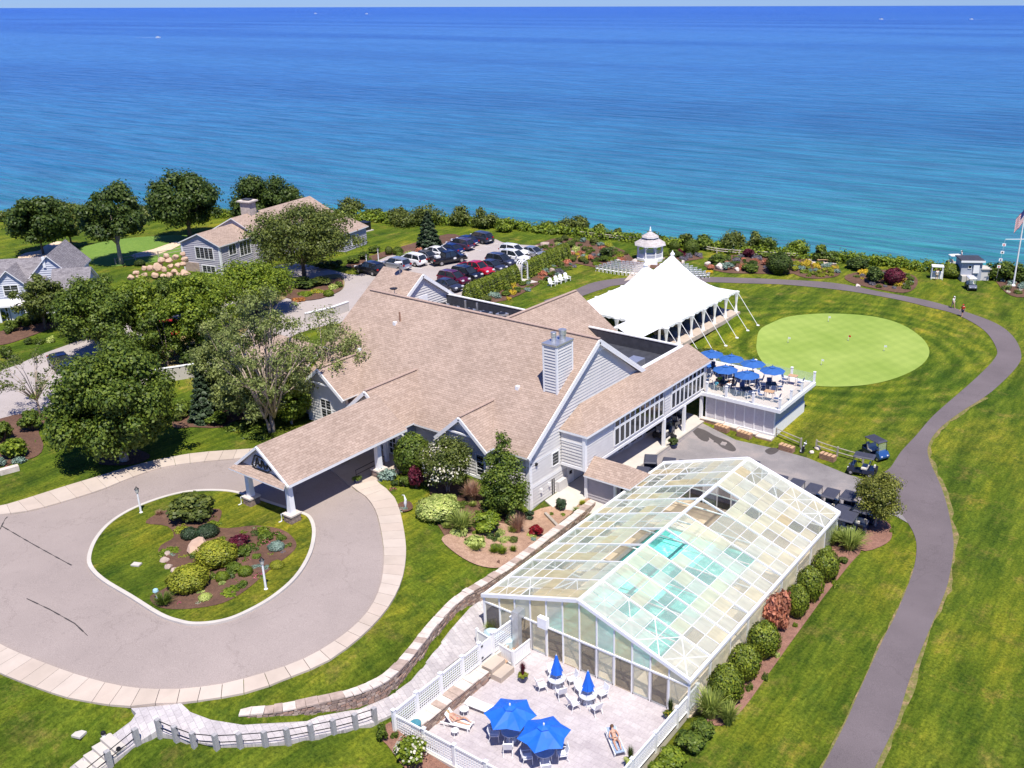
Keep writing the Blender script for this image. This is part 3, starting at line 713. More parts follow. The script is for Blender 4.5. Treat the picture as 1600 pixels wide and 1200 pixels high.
# ---------------------------------------------------------------- building helpers
def clipz(poly, z0, z1):
    def cut(P, z, keep_above):
        out = []
        for i in range(len(P)):
            a, b = P[i], P[(i+1) % len(P)]
            ina = (a[1] >= z) == keep_above or a[1] == z
            inb = (b[1] >= z) == keep_above or b[1] == z
            if ina: out.append(a)
            if ina != inb:
                t = (z - a[1]) / ((b[1] - a[1]) or 1e-9)
                out.append((a[0] + (b[0] - a[0]) * t, z))
        return out
    P = cut(poly, z0, True)
    return cut(P, z1, False) if len(P) > 2 else []
def clapboards(mb, axis, pos, sgn, poly, e=0.20, depth=0.06, mi=0):
    e *= 1.4
    """lapped boards: axis 'x' wall lies in plane x=pos facing sgn; poly in (other axis, z)"""
    zs = [q[1] for q in poly]; z = min(zs)
    def M(s, zz, o): return (pos + sgn * o, s, zz) if axis == 'x' else (s, pos + sgn * o, zz)
    while z < max(zs) - 1e-4:
        P = clipz(poly, z, z + e)
        if len(P) > 2:
            vs = [M(s, zz, depth * (1 - (zz - z) / e) + 0.004) for s, zz in P]
            mb.add(vs, [tuple(range(len(vs)))], mi)
            lo = [q for q in P if abs(q[1] - z) < 1e-4]
            if len(lo) >= 2:
                a, b = min(lo), max(lo)
                mb.add([M(a[0], z, depth + .004), M(b[0], z, depth + .004), M(b[0], z, 0), M(a[0], z, 0)], [(0, 1, 2, 3)], mi)
        z += e
def wall(parent, axis, pos, sgn, poly, mat=None, e=0.20, thick=0.25, name='wall', boards=True, world=True):
    """solid wall core plus lapped boards on its outer face"""
    mb = MB()
    M = (lambda s, z: (pos, s, z)) if axis == 'x' else (lambda s, z: (s, pos, z))
    off = (-sgn * thick, 0, 0) if axis == 'x' else (0, -sgn * thick, 0)
    mb.prism([M(s, z) for s, z in poly], off)
    if boards: clapboards(mb, axis, pos, sgn, poly, e)
    return mb.build(name, mat or SIDING, parent, world=world)
def slab_roof(parent, pts, mat=None, trim=None, thick=0.16, name='roof', world=True):
    """pts: eave a, eave b, then upper points; UV runs along the slope"""
    mat = mat or ROOF; trim = trim or WHITE
    P = [Vector(p) for p in pts]
    u = (P[1] - P[0]).normalized(); nrm = (P[1] - P[0]).cross(P[-1] - P[0]).normalized()
    if nrm.z < 0: nrm = -nrm
    v = nrm.cross(u).normalized()
    if v.z < 0: v = -v
    uv = [((p - P[0]).dot(u) + P[0].x * 0.37, (p - P[0]).dot(v)) for p in P]
    n = len(P); mb = MB()
    mb.add(P, [tuple(range(n))], 0, [uv])
    lo = [p - Vector((0, 0, thick)) for p in P]
    vs = P + lo
    mb.add(vs, [(i, i + n, (i+1) % n + n, (i+1) % n) for i in range(n)], 1)
    mb.add(lo, [tuple(range(n))[::-1]], 1)
    return mb.build(name, [mat, trim], parent, world=world)
def window(parent, axis, pos, sgn, s0, s1, z0, z1, cols=1, rows=1, fr=0.09, world=True, name='window', glass=None, mun=0.035):
    """frame standing proud of the wall, panes set inside it as children"""
    M = (lambda a, b, c: (a, b, c)) if axis == 'x' else (lambda a, b, c: (b, a, c))
    f = MB(); o0, o1 = pos + sgn * 0.0, pos + sgn * 0.09
    def bx(mb, sa, sb, za, zb, d0, d1):
        if axis == 'x': mb.box(pos + sgn * d0, sa, za, pos + sgn * d1, sb, zb)
        else: mb.box(sa, pos + sgn * d0, za, sb, pos + sgn * d1, zb)
    bx(f, s0 - fr, s1 + fr, z0 - fr, z0, 0, .10); bx(f, s0 - fr, s1 + fr, z1, z1 + fr, 0, .10)
    bx(f, s0 - fr, s0, z0, z1, 0, .10); bx(f, s1, s1 + fr, z0, z1, 0, .10)
    for i in range(1, cols):
        c = s0 + (s1 - s0) * i / cols; bx(f, c - mun, c + mun, z0, z1, 0, .085)
    for i in range(1, rows):
        c = z0 + (z1 - z0) * i / rows; bx(f, s0, s1, c - mun, c + mun, 0, .08)
    fo = f.build(name, WHITE, parent, world=world)
    for i in range(cols):
        for j in range(rows):
            g = MB(); a = s0 + (s1 - s0) * i / cols; b = s0 + (s1 - s0) * (i+1) / cols
            c = z0 + (z1 - z0) * j / rows; d = z0 + (z1 - z0) * (j+1) / rows
            bx(g, a + .012, b - .012, c + .012, d - .012, .01, .06)
            go = g.build('pane', glass or GLASS, None)
            go.parent = fo
    return fo
def boxpart(parent, name, b, mat, world=True):
    return MB().box(*b).build(name, mat, parent, world=world)
def barpart(parent, name, a, b, w_, h_, mat, world=True):
    return MB().bar(a, b, w_, h_).build(name, mat, parent, world=world)

# ---------------------------------------------------------------- clubhouse
CH = empty('clubhouse', (-55, 60, 0), 0, 'large pale grey clubhouse with tan shingled gable roofs and a tall chimney', 'building')
XW, YF, YR, YB = -42.45, 53.45, 62.93, 72.4
def s1(y): return 5.35 + 0.705 * (y - 53.2)
ZR = s1(YR)
slab_roof(CH, [(-69.1, 52.95, s1(52.95)), (-42.0, 52.95, s1(52.95)), (-42.0, YR, ZR), (-69.1, YR, ZR)])
slab_roof(CH, [(-42.0, YB + .5, s1(52.95)), (-69.1, YB + .5, s1(52.95)), (-69.1, YR, ZR), (-42.0, YR, ZR)])
barpart(CH, 'ridge_cap', (-69.0, YR, ZR + .03), (-42.1, YR, ZR + .03), .34, .07, RCAP)
wall(CH, 'x', XW, 1, [(53.45, -.1), (72.2, -.1), (72.2, 5.3), (YR, ZR - .25), (53.45, 5.3)])
wall(CH, 'y', YF, -1, [(-69, 0), (XW - .02, 0), (XW - .02, 5.25), (-69, 5.25)])
wall(CH, 'x', -68.7, -1, [(53.45, 2), (72.2, 2), (72.2, 5.3), (YR, ZR - .25), (53.45, 5.3)])
# gable trims
for a, b in (((XW + .24, 52.9, 5.12), (XW + .24, YR, ZR - .2)), ((XW + .24, 73.0, 5.12), (XW + .24, YR, ZR - .2))):
    barpart(CH, 'rake_board', (XW + .1 + .3, a[1], a[2] - .02), (XW + .1 + .3, b[1], b[2] - .02), .09, .42, WHITE)
m_ = MB(); m_.prism([(XW + .06, YR - 1.35, ZR - 1.22), (XW + .06, YR + 1.35, ZR - 1.22), (XW + .06, YR, ZR - .3)], (.10, 0, 0)); m_.build('gable_pediment', WHITE, CH, world=True)
boxpart(CH, 'belt_course', (XW, 53.5, 2.10, XW + .07, 58.95, 2.42), WHITE)
boxpart(CH, 'belt_course', (XW, 53.5, 4.26, XW + .06, 58.8, 4.38), WHITE)
boxpart(CH, 'corner_board', (XW - .3, 53.38, -.1, XW + .06, 53.75, 5.2), WHITE)
boxpart(CH, 'water_table', (XW, 53.8, -.02, XW + .06, 60.6, .16), CONC_W)
window(CH, 'x', XW, 1, 56.45, 57.3, 3.0, 4.1)
for y_, z_ in ((54.7, 1.35), (55.8, 1.45)):
    boxpart(CH, 'wall_lamp', (XW, y_, z_, XW + .22, y_ + .16, z_ + .35), WHITE)
boxpart(CH, 'wall_lamp', (XW, 54.15, 4.0, XW + .2, 54.35, 4.2), BLACK)
boxpart(CH, 'louvre_vent', (XW, 53.75, 4.55, XW + .06, 54.1, 5.05), SIDING_B)
# utility cabinet, its pipes and the service door
boxpart(CH, 'utility_cabinet', (XW, 56.9, .2, XW + .35, 58.2, 1.4), SIDING)
for y_ in (56.3, 56.55):
    barpart(CH, 'pipe', (XW + .12, y_, 0), (XW + .12, y_, 1.9), .06, .06, BLACK)
d_ = boxpart(CH, 'service_door', (XW, 58.5, 0, XW + .08, 59.4, 2.1), WHITE)
h_ = MB().box(XW + .08, 58.75, 1.3, XW + .11, 59.1, 1.6).build('door_window', GLASS); h_.parent = d_
# chimney, clad in boards with two flues
CHX0, CHX1, CHY0, CHY1, CHT = -44.2, -42.92, 58.0, 60.1, 12.85
cm = MB(); cm.box(CHX0, CHY0, 8.0, CHX1, CHY1, CHT - .12)
clapboards(cm, 'x', CHX1, 1, [(CHY0 + .1, 8.3), (CHY1 - .1, 8.3), (CHY1 - .1, CHT - .15), (CHY0 + .1, CHT - .15)], .18, .07)
clapboards(cm, 'y', CHY0, -1, [(CHX0 + .1, 8.3), (CHX1 - .1, 8.3), (CHX1 - .1, CHT - .15), (CHX0 + .1, CHT - .15)], .18, .075)
chm = cm.build('chimney', SIDING, CH, world=True)
for (xa, ya) in ((CHX0, CHY0), (CHX1, CHY0), (CHX1, CHY1)):
    q = MB().box(xa - .08, ya - .08, 8.2, xa + .08, ya + .08, CHT - .12).build('corner_board', WHITE); q.parent = chm
q = MB().box(CHX0 - .12, CHY0 - .12, CHT - .12, CHX1 + .12, CHY1 + .12, CHT + .04).build('chimney_cap', STEEL); q.parent = chm
for (xa, ya, r_, h_) in ((-43.75, 58.75, .23, .75), (-43.4, 59.5, .32, .85)):
    q = MB().lathe([(r_*.85, 0), (r_*.85, h_*.55), (r_, h_*.55), (r_, h_*.95), (r_*1.08, h_), (0.02, h_*1.06)], 14, (xa, ya, CHT + .04)).build('flue', STEEL, smooth=False); q.parent = chm
# cross gables on the entrance side
def front_gable(xc, hw, yf, zr, ze, yend, wall_y, wx0, wx1, base=2.2):
    for sg in (-1, 1):
        slab_roof(CH, [(xc + sg * hw, yf, ze), (xc + sg * hw, yend, ze), (xc, yend, zr), (xc, yf, zr)], thick=.14)
    barpart(CH, 'ridge_cap', (xc, yf + .05, zr + .03), (xc, yend - .1, zr + .03), .3, .06, RCAP)
    sl = (zr - ze) / hw
    e0 = zr - sl * (xc - wx0) - .2; e1 = zr - sl * (wx1 - xc) - .2
    wall(CH, 'y', wall_y, -1, [(wx0, base), (wx1, base), (wx1, e1), (xc, zr - .22), (wx0, e0)])
    for sg in (-1, 1):
        barpart(CH, 'rake_board', (xc + sg * hw, yf - .045, ze - .18), (xc, yf - .045, zr - .16), .08, .30, WHITE)
    barpart(CH, 'collar_tie', (xc - hw * .55, yf + .1, zr - sl * hw * .55 - .2), (xc + hw * .55, yf + .1, zr - sl * hw * .55 - .2), .10, .14, WHITE)
front_gable(-57.7, 3.4, 50.9, 8.08, 5.25, 57.25, 51.5, -60.7, -54.65)
wall(CH, 'x', -54.65, 1, [(51.5, 2.2), (53.4, 2.2), (53.4, 5.1), (51.5, 5.1)], SIDING_B)  # recess wall: its bluish shade is put into the siding colour
front_gable(-48.33, 2.75, 52.05, 7.55, 5.2, 56.5, 52.6, -50.85, -45.85, 2.3)
wall(CH, 'x', -50.85, -1, [(52.6, 2.2), (53.4, 2.2), (53.4, 5.1), (52.6, 5.1)], SIDING_B)  # facing recess wall, same painted shade
wall(CH, 'x', -45.85, 1, [(52.6, 2.0), (53.4, 2.0), (53.4, 5.1), (52.6, 5.1)])
window(CH, 'y', 52.6, -1, -47.1, -46.35, 2.6, 4.4, 1, 3)
boxpart(CH, 'sill_band', (-50.8, 52.5, 2.25, -45.8, 52.6, 2.45), WHITE)
front_gable(-64.9, 3.0, 52.1, 8.2, 5.9, 57.3, 52.7, -67.5, -62.3, 2.2)
window(CH, 'y', 52.7, -1, -65.6, -64.3, 3.2, 5.0, 2, 2)
# west block and low west wing behind the birches
def rz_(y): return 12.25 - .705 * abs(70 - y)
slab_roof(CH, [(-74.5, 60.0, rz_(60)), (-68.8, 60.0, rz_(60)), (-68.8, 70, 12.25), (-74.5, 70, 12.25)])
slab_roof(CH, [(-68.8, 74.4, rz_(74.4)), (-74.5, 74.4, rz_(74.4)), (-74.5, 70, 12.25), (-68.8, 70, 12.25)])
wall(CH, 'x', -69.1, 1, [(64.5, 7.0), (73.9, 7.0), (73.9, rz_(73.9) - .2), (70, 12.0), (64.5, rz_(64.5) - .2)])
wall(CH, 'x', -74.2, -1, [(60.4, 2.2), (74, 2.2), (74, rz_(74) - .2), (70, 12.0), (60.4, rz_(60.4) - .2)])
for ya in (64.6, 74.4):
    barpart(CH, 'rake_board', (-68.76, ya, rz_(ya) - .18), (-68.76, 70, 12.25 - .18), .08, .34, WHITE)
d_ = boxpart(CH, 'roof_door', (-69.1, 69.4, 7.9, -69.02, 70.7, 9.9), WHITE)
slab_roof(CH, [(-79, 52.4, 5.85), (-68.9, 52.4, 5.85), (-68.9, 56.4, 8.25), (-79, 56.4, 8.25)])
slab_roof(CH, [(-68.9, 60.4, 5.85), (-79, 60.4, 5.85), (-79, 56.4, 8.25), (-68.9, 56.4, 8.25)])
wall(CH, 'y', 52.9, -1, [(-78.6, 2.2), (-68.9, 2.2), (-68.9, 5.8), (-78.6, 5.8)], SIDING_B)  # shadow below the eave painted in by the darker siding
wall(CH, 'x', -78.6, -1, [(52.9, 2.2), (60, 2.2), (60, 5.8), (56.4, 8.0), (52.9, 5.8)])
for xa in (-76.5, -73.5): window(CH, 'y', 52.9, -1, xa, xa + 1.4, 3.2, 4.9, 2, 2)
# back wing with the long ridge running seaward
slab_roof(CH, [(-51.5, 64.5, 5.9), (-51.5, 80.9, 5.9), (-57.1, 80.9, 9.75), (-57.1, 64.5, 9.75)])
slab_roof(CH, [(-62.7, 80.9, 5.9), (-62.7, 64.5, 5.9), (-57.1, 64.5, 9.75), (-57.1, 80.9, 9.75)])
barpart(CH, 'ridge_cap', (-57.1, 66, 9.78), (-57.1, 80.85, 9.78), .32, .07, RCAP)
wall(CH, 'y', 80.4, 1, [(-62.2, 1.5), (-52, 1.5), (-52, 6.0), (-57.1, 9.5), (-62.2, 6.0)])
wall(CH, 'x', -52.0, 1, [(72.2, 1.0), (80.4, 1.0), (80.4, 5.9), (72.2, 5.9)], boards=False)
# plant deck with its screen
boxpart(CH, 'plant_deck', (-69.0, 69.0, 7.3, -60.2, 73.6, 7.55), DARKWALL)
boxpart(CH, 'plant_screen', (-69.05, 73.6, 2.0, -58.4, 73.75, 9.15), DARKWALL)
boxpart(CH, 'screen_coping', (-69.1, 73.55, 9.15, -58.4, 73.82, 9.24), WHITE)
for i, (xa, ya, sx, sz) in enumerate(((-68.2, 71.0, 1.1, 1.3), (-66.9, 71.4, .9, 1.1), (-64.6, 71.2, 1.0, 1.25), (-63.3, 71.3, .6, 1.15), (-62.5, 71.1, 1.2, 1.35), (-60.6, 71.6, 1.0, 1.4), (-59.8, 71.0, .9, 1.25))):
    q = boxpart(CH, 'rooftop_condenser', (xa, ya, 7.55, xa + sx, ya + .9, 7.55 + sz), STEEL)
    f_ = MB().lathe([(.36 * sx, 0), (.36 * sx, .05)], 12, (xa + sx / 2, ya + .45, 7.56 + sz)).build('fan_grille', BLACK); f_.parent = q
for xa in (-65.5, -63.9): barpart(CH, 'vent_pipe', (xa, 72.6, 7.5), (xa, 72.6, 9.3), .14, .14, STEEL)
# roof vents and small fittings on the big slope
for xa, ya in ((-65.3, 57.2), (-46.9, 57.5), (-63.5, 60.2)):
    z_ = s1(ya); boxpart(CH, 'roof_vent', (xa, ya, z_ - .1, xa + .32, ya + .3, z_ + .34), WHITE)
barpart(CH, 'vent_pipe', (-63.0, 60.7, s1(60.7) - .2), (-63.0, 60.7, s1(60.7) + .9), .12, .12, BRICKM)
for (xa, ya, zz) in ((-71.5, 69.4, 12.4), (-70.0, 67.0, 10.4)):
    m_ = MB(); m_.tube([(xa, ya, zz - .9), (xa, ya, zz + .9)], .04, 5); m_.build('aerial_mast', STEEL, CH, world=True)
    m_ = MB(); m_.lathe([(0.05, 0), (.3, .05), (.42, .16)], 12, (xa, ya - .1, zz + .7)); m_.build('dish', WHITE if zz > 11 else BLACK, CH, world=True)
# flat roof between main roof and the long wing
boxpart(CH, 'flat_roof', (-52.0, 66.0, 5.7, -42.35, 77.55, 5.95), DARKWALL)
boxpart(CH, 'parapet_screen', (-53.2, 77.55, .2, -42.3, 77.72, 7.22), DARKWALL)
boxpart(CH, 'parapet_coping', (-53.25, 77.5, 7.22, -42.3, 77.8, 7.32), WHITE)
boxpart(CH, 'parapet_screen', (-42.42, 69.2, 5.95, -42.30, 77.7, 7.12), WHITE)
boxpart(CH, 'parapet_coping', (-42.62, 69.6, 7.12, -42.22, 77.8, 7.26), WHITE)
q = boxpart(CH, 'rooftop_unit', (-45.2, 71.7, 5.95, -43.9, 73.4, 7.0), STEEL)
# long wing over the cart yard
XE = -40.0
slab_roof(CH, [(-39.62, 57.45, 5.95), (-39.62, 78.75, 5.95), (-42.3, 78.75, 7.24), (-42.3, 60.3, 7.24)], thick=.2)
slab_roof(CH, [(-42.4, 57.45, 5.95), (-39.62, 57.45, 5.95), (-42.3, 60.3, 7.24)], thick=.2)
mb = MB()
mb.box(-42.38, 57.65, 2.75, XE, 78.55, 5.9)
groups = [(61.95, 70.15, 10), (71.6, 77.95, 8)]
clapboards(mb, 'x', XE, 1, [(57.75, 2.8), (61.7, 2.8), (61.7, 5.85), (57.75, 5.85)], .2)
clapboards(mb, 'x', XE, 1, [(61.7, 2.8), (78.5, 2.8), (78.5, 3.2), (61.7, 3.2)], .2)
clapboards(mb, 'x', XE, 1, [(70.4, 3.2), (71.4, 3.2), (71.4, 5.85), (70.4, 5.85)], .2)
clapboards(mb, 'y', 57.65, -1, [(-42.3, 2.8), (-40.1, 2.8), (-40.1, 5.85), (-42.3, 5.85)], .2)
mb.build('wing_wall', SIDING, CH, world=True)
boxpart(CH, 'belt_course', (XE, 57.6, 2.70, XE + .08, 78.6, 2.95), WHITE)
boxpart(CH, 'belt_course', (-42.35, 57.57, 2.70, XE + .06, 57.66, 2.95), WHITE)
boxpart(CH, 'belt_course', (XE, 57.8, 4.95, XE + .06, 61.7, 5.05), WHITE)
boxpart(CH, 'belt_course', (-42.3, 57.58, 4.95, XE, 57.66, 5.05), WHITE)
boxpart(CH, 'corner_board', (XE - .18, 57.55, 2.7, XE + .09, 57.85, 5.9), WHITE)
boxpart(CH, 'fascia', (XE, 57.6, 5.72, XE + .12, 78.6, 5.92), WHITE)
for a, b, k in groups:
    wd = (b - a) / k
    for i in range(k):
        lo = a + i * wd
        window(CH, 'x', XE, 1, lo + .09, lo + wd - .09, 3.32, 4.78, 1, 1, .088)
        window(CH, 'x', XE, 1, lo + .09, lo + wd - .09, 5.0, 5.62, 1, 1, .088)
for ya in (57.72, 70.3, 74.1, 77.6):
    p = boxpart(CH, 'post', (XE - .13, ya, -.3, XE + .13, ya + .28, 2.72), WHITE)
wall(CH, 'x', -42.36, 1, [(60.9, 0), (78.5, 0), (78.5, 2.7), (60.9, 2.7)], SIDING)
for a, b in ((66.2, 68.0), (68.4, 70.4)):
    window(CH, 'x', -42.36, 1, a, b, .15, 2.1, 2, 1, .09, glass=GLASS)
boxpart(CH, 'garage_opening', (-42.36, 71.2, .1, -42.28, 77.4, 2.5), BLACK)
# vestibule under its own small hipped roof
wall(CH, 'y', 57.9, -1, [(-40.0, 0), (-37.3, 0), (-37.3, 2.35), (-40.0, 2.35)], pm('mauve_grey_siding', (0.40, 0.37, 0.39), .6, .05))
boxpart(CH, 'post', (-37.3, 57.75, 0, -37.1, 57.95, 2.4), WHITE)
boxpart(CH, 'post', (-35.95, 57.75, 0, -35.8, 57.95, 2.4), WHITE)
boxpart(CH, 'entry_wall', (-37.2, 58.6, 0, -36.0, 58.7, 2.4), BLACK)
window(CH, 'y', 58.55, -1, -37.1, -36.3, .15, 2.1, 1, 1, .06)
zc = 2.5
slab_roof(CH, [(-39.95, 57.35, zc), (-35.5, 57.35, zc), (-36.7, 58.95, zc + 1.1), (-39.95, 58.95, zc + 1.1)], thick=.14)
slab_roof(CH, [(-35.5, 57.35, zc), (-35.5, 60.55, zc), (-36.7, 58.95, zc + 1.1)], thick=.14)
slab_roof(CH, [(-35.5, 60.55, zc), (-39.95, 60.55, zc), (-39.95, 58.95, zc + 1.1), (-36.7, 58.95, zc + 1.1)], thick=.14)
# portico
PX0, PX1, PXC, PY0, PY1 = -59.0, -52.72, -55.88, 38.6, 50.6
pe, prz = 5.95, 8.3
slab_roof(CH, [(PX1, PY0 + .05, pe), (PX1, PY1, pe), (PXC, PY1, prz), (PXC, PY0 + .05, prz)], thick=.22)
slab_roof(CH, [(PX0, PY1, pe), (PX0, PY0 + .05, pe), (PXC, PY0 + .05, prz), (PXC, PY1, prz)], thick=.22)
slab_roof(CH, [(PX0, PY0 - .45, pe - .12), (PX1, PY0 - .45, pe - .12), (PX1 - .5, PY0 + .32, pe + .34), (PX0 + .5, PY0 + .32, pe + .34)], thick=.10)
mb = MB(); mb.prism([(PX0 + .3, PY0 + .3, pe - .1), (PX1 - .3, PY0 + .3, pe - .1), (PXC, PY0 + .3, prz - .2)], (0, .12, 0))
clapboards(mb, 'y', PY0 + .3, -1, [(PX0 + .5, pe), (PX1 - .5, pe), (PXC, prz - .35)], .16)
mb.build('gable_wall', SIDING, CH, world=True)
for sg in (-1, 1):
    barpart(CH, 'rake_board', (PXC + sg * 3.1, PY0, pe - .16), (PXC, PY0, prz - .16), .10, .17, WHITE)
mb = MB(); mb.box(PX0 + .25, PY0 + .1, pe - .34, PX1 - .25, PY1, pe - .2)
mb.build('portico_ceiling', WHITE, CH, world=True)
for (xa, ya) in ((-57.95, 39.0), (-53.3, 39.0), (-57.95, 48.0), (-53.45, 47.9), (-55.0, 50.2), (-53.4, 50.3)):
    gz = float(hz0(xa, ya)) + .05
    small = ya > 50
    r0, r1 = (.225, .19) if not small else (.16, .15)
    c = MB().lathe([(r0 * 1.42, gz), (r0 * 1.42, gz + .08), (r1 * 1.42, pe - .46), (r1 * 1.7, pe - .42), (r1 * 1.7, pe - .3)], 4, (xa, ya, 0), ph=math.pi / 4).build('column', WHITE, CH, world=True)
    if not small:
        b = MB().box(xa - .42, ya - .42, gz - .3, xa + .42, ya + .42, gz + .62)
        rng = random.Random(int(xa * 7))
        for k in range(5):
            zz = gz - .02 + k * .125
            for sd in (0, 1):
                for j in range(3):
                    t0 = -.43 + j * .29
                    dd = rng.uniform(.015, .05)
                    if sd == 0: b.box(xa + t0 + .01, ya - .42 - dd, zz + .01, xa + t0 + .27, ya - .42, zz + .115)
                    else: b.box(xa + .42, ya + t0 + .01, zz + .01, xa + .42 + dd, ya + t0 + .27, zz + .115)
        bo = b.build('stone_pier', STONE_D); bo.parent = c
        q = MB().box(xa - .5, ya - .5, gz + .62, xa + .5, ya + .5, gz + .74).build('pier_cap', CAPST); q.parent = c
    if ya < 40:
        q = MB().tube([(xa - .35, ya - .52, gz + .8), (xa - .5, ya - .55, gz + .7), (xa - .5, ya - .58, gz + .15), (xa - .65, ya - .75, gz + .05)], .05, 6).build('downpipe', WHITE); q.parent = c
# scrollwork emblem in the portico gable
em = MB()
yE = PY0 + .19
for a, b in (((-56.9, 6.35), (-56.4, 7.25)), ((-56.4, 7.25), (-55.2, 7.15)), ((-55.2, 7.15), (-54.75, 6.45)), ((-54.75, 6.45), (-55.2, 6.15)), ((-55.2, 6.15), (-56.6, 6.15)), ((-56.6, 6.15), (-56.9, 6.35)),
             ((-56.5, 6.3), (-56.25, 7.05)), ((-56.2, 7.1), (-56.0, 6.4)), ((-55.85, 6.35), (-55.7, 7.0)), ((-55.6, 6.95), (-55.4, 6.3)), ((-55.2, 6.4), (-55.05, 6.9)), ((-56.3, 6.6), (-55.1, 6.6))):
    em.bar((a[0], yE - .03, a[1] + .12), (b[0], yE - .03, b[1] + .12), .06, .09, 0, (0, 1, 0))
em.build('emblem', BLACK, CH, world=True)
MB().lathe([(.14, 0), (.14, .04)], 10, (0, 0, 0)).build('emblem_boss', WOOD_T, CH, world=True).matrix_world = Matrix.Translation((-54.95, yE - .05, 6.6)) @ Matrix.Rotation(R(90), 4, 'X')
# entrance doors
for i, xa in enumerate((-56.4, -55.4, -54.5)):
    f = window(CH, 'y', 51.45, -1, xa - .38, xa + .38, 2.75, 4.7, 2, 4, .07, name='door' if i else 'window')
# black handrail by the entrance
rl = MB()
rl.tube([(-54.3, 46.2, 2.7), (-54.3, 46.2, 3.6), (-54.3, 49.3, 3.6), (-54.3, 49.3, 2.7)], .03, 5)
rl.tube([(-54.3, 46.2, 3.2), (-54.3, 49.3, 3.2)], .025, 5)
t = rl.build('handrail', BLACK); tag(t, 'black metal handrail beside the entrance door under the portico', 'handrail')

# ---------------------------------------------------------------- dining deck
DK = empty('dining_deck', (-36, 82, 0), 0, 'raised white dining deck with glass railing beside the putting green', 'deck')
DZ = 3.0
boxpart(DK, 'deck_floor', (-43.2, 77.75, DZ - .16, -31.95, 85.8, DZ), pm('pale_deck_boards', (0.56, 0.49, 0.44), .85, .06, 1.5))
for b in ((-40.0, 77.45, DZ - .30, -31.65, 77.75, DZ + .06), (-31.95, 77.75, DZ - .30, -31.65, 86.1, DZ + .06), (-43.2, 85.8, DZ - .30, -31.95, 86.1, DZ + .06)):
    boxpart(DK, 'rim_board', b, WHITE)
lat = pm('grey_lattice_infill', (0.60, 0.58, 0.60), .8, .10, 9)
xs = np.linspace(-39.6, -32.4, 8)
for a, b in zip(xs[:-1], xs[1:]):
    boxpart(DK, 'skirt_panel', (a + .06, 78.05, .1, b - .06, 78.12, DZ - .22), lat)
for a in xs: boxpart(DK, 'batten', (a - .06, 78.0, .1, a + .06, 78.14, DZ - .2), WHITE)
boxpart(DK, 'skirt_rail', (-39.7, 77.97, -.25, -32.3, 78.16, .22), WHITE)
boxpart(DK, 'side_wall', (-32.5, 78.1, -.2, -32.4, 85.2, DZ - .2), SIDING_B)
boxpart(DK, 'side_skirt', (-32.42, 78.1, -.2, -32.3, 85.2, 1.15), WHITE)
for ya in (79.0, 81.2, 83.4, 85.2): boxpart(DK, 'bracket', (-32.4, ya, DZ - .55, -31.75, ya + .14, DZ - .3), WHITE)
gl = nm('clear_rail_glass'); gm, gn, gb = gl
gb.inputs['Base Color'].default_value = (.55, .68, .66, 1); gb.inputs['Roughness'].default_value = .05; gb.inputs['Alpha'].default_value = .14
posts = [(-39.4, 77.6), (-37.3, 77.6), (-34.5, 77.6), (-31.8, 77.6), (-31.8, 80.2), (-31.8, 82.8), (-31.8, 85.95), (-34.2, 85.95), (-38.2, 85.95), (-42.9, 85.95)]
for i, (xa, ya) in enumerate(posts):
    p = boxpart(DK, 'rail_post', (xa - .1, ya - .1, DZ + .05, xa + .1, ya + .1, DZ + 1.12), WHITE)
    q = MB().box(xa - .13, ya - .13, DZ + 1.12, xa + .13, ya + .13, DZ + 1.18).build('post_cap', WHITE); q.parent = p
for (a, b) in zip(posts[:-1], posts[1:]):
    v = Vector((b[0] - a[0], b[1] - a[1], 0)).normalized() * .16
    m_ = MB().bar((a[0] + v.x, a[1] + v.y, DZ + .55), (b[0] - v.x, b[1] - v.y, DZ + .55), .02, .9)
    m_.build('glass_panel', gm, DK, world=True)
# brick and stone ledge in front of the deck
LW = empty('garden_ledge', (-36, 77, 0), 0, 'low stepped brick ledge along the foot of the deck wall', 'ledge')
for a, b, y0, h, mt in ((-39.9, -37.4, 77.35, .42, BRICKM), (-37.4, -35.9, 77.3, .30, BRICKM), (-35.9, -33.8, 77.25, .2, CONC), (-33.8, -32.2, 77.1, .12, CONC)):
    boxpart(LW, 'ledge_block', (a + .01, y0, -.4, b - .01, 77.85, h - .15), mt)
    boxpart(LW, 'ledge_cap', (a + .01, y0 - .04, h - .15, b - .01, 77.85, h - .05), CAPST)
    n_ = int((b - a) / .4)
    for k in range(n_):
        for r_ in range(int((h - .15 + .2) / .17)):
            xo = a + .02 + k * (b - a) / n_
            boxpart(LW, 'brick', (xo + .01, y0 - .035, -.18 + r_ * .17, xo + (b - a) / n_ - .01, y0 + .02, -.04 + r_ * .17), BRICKM)

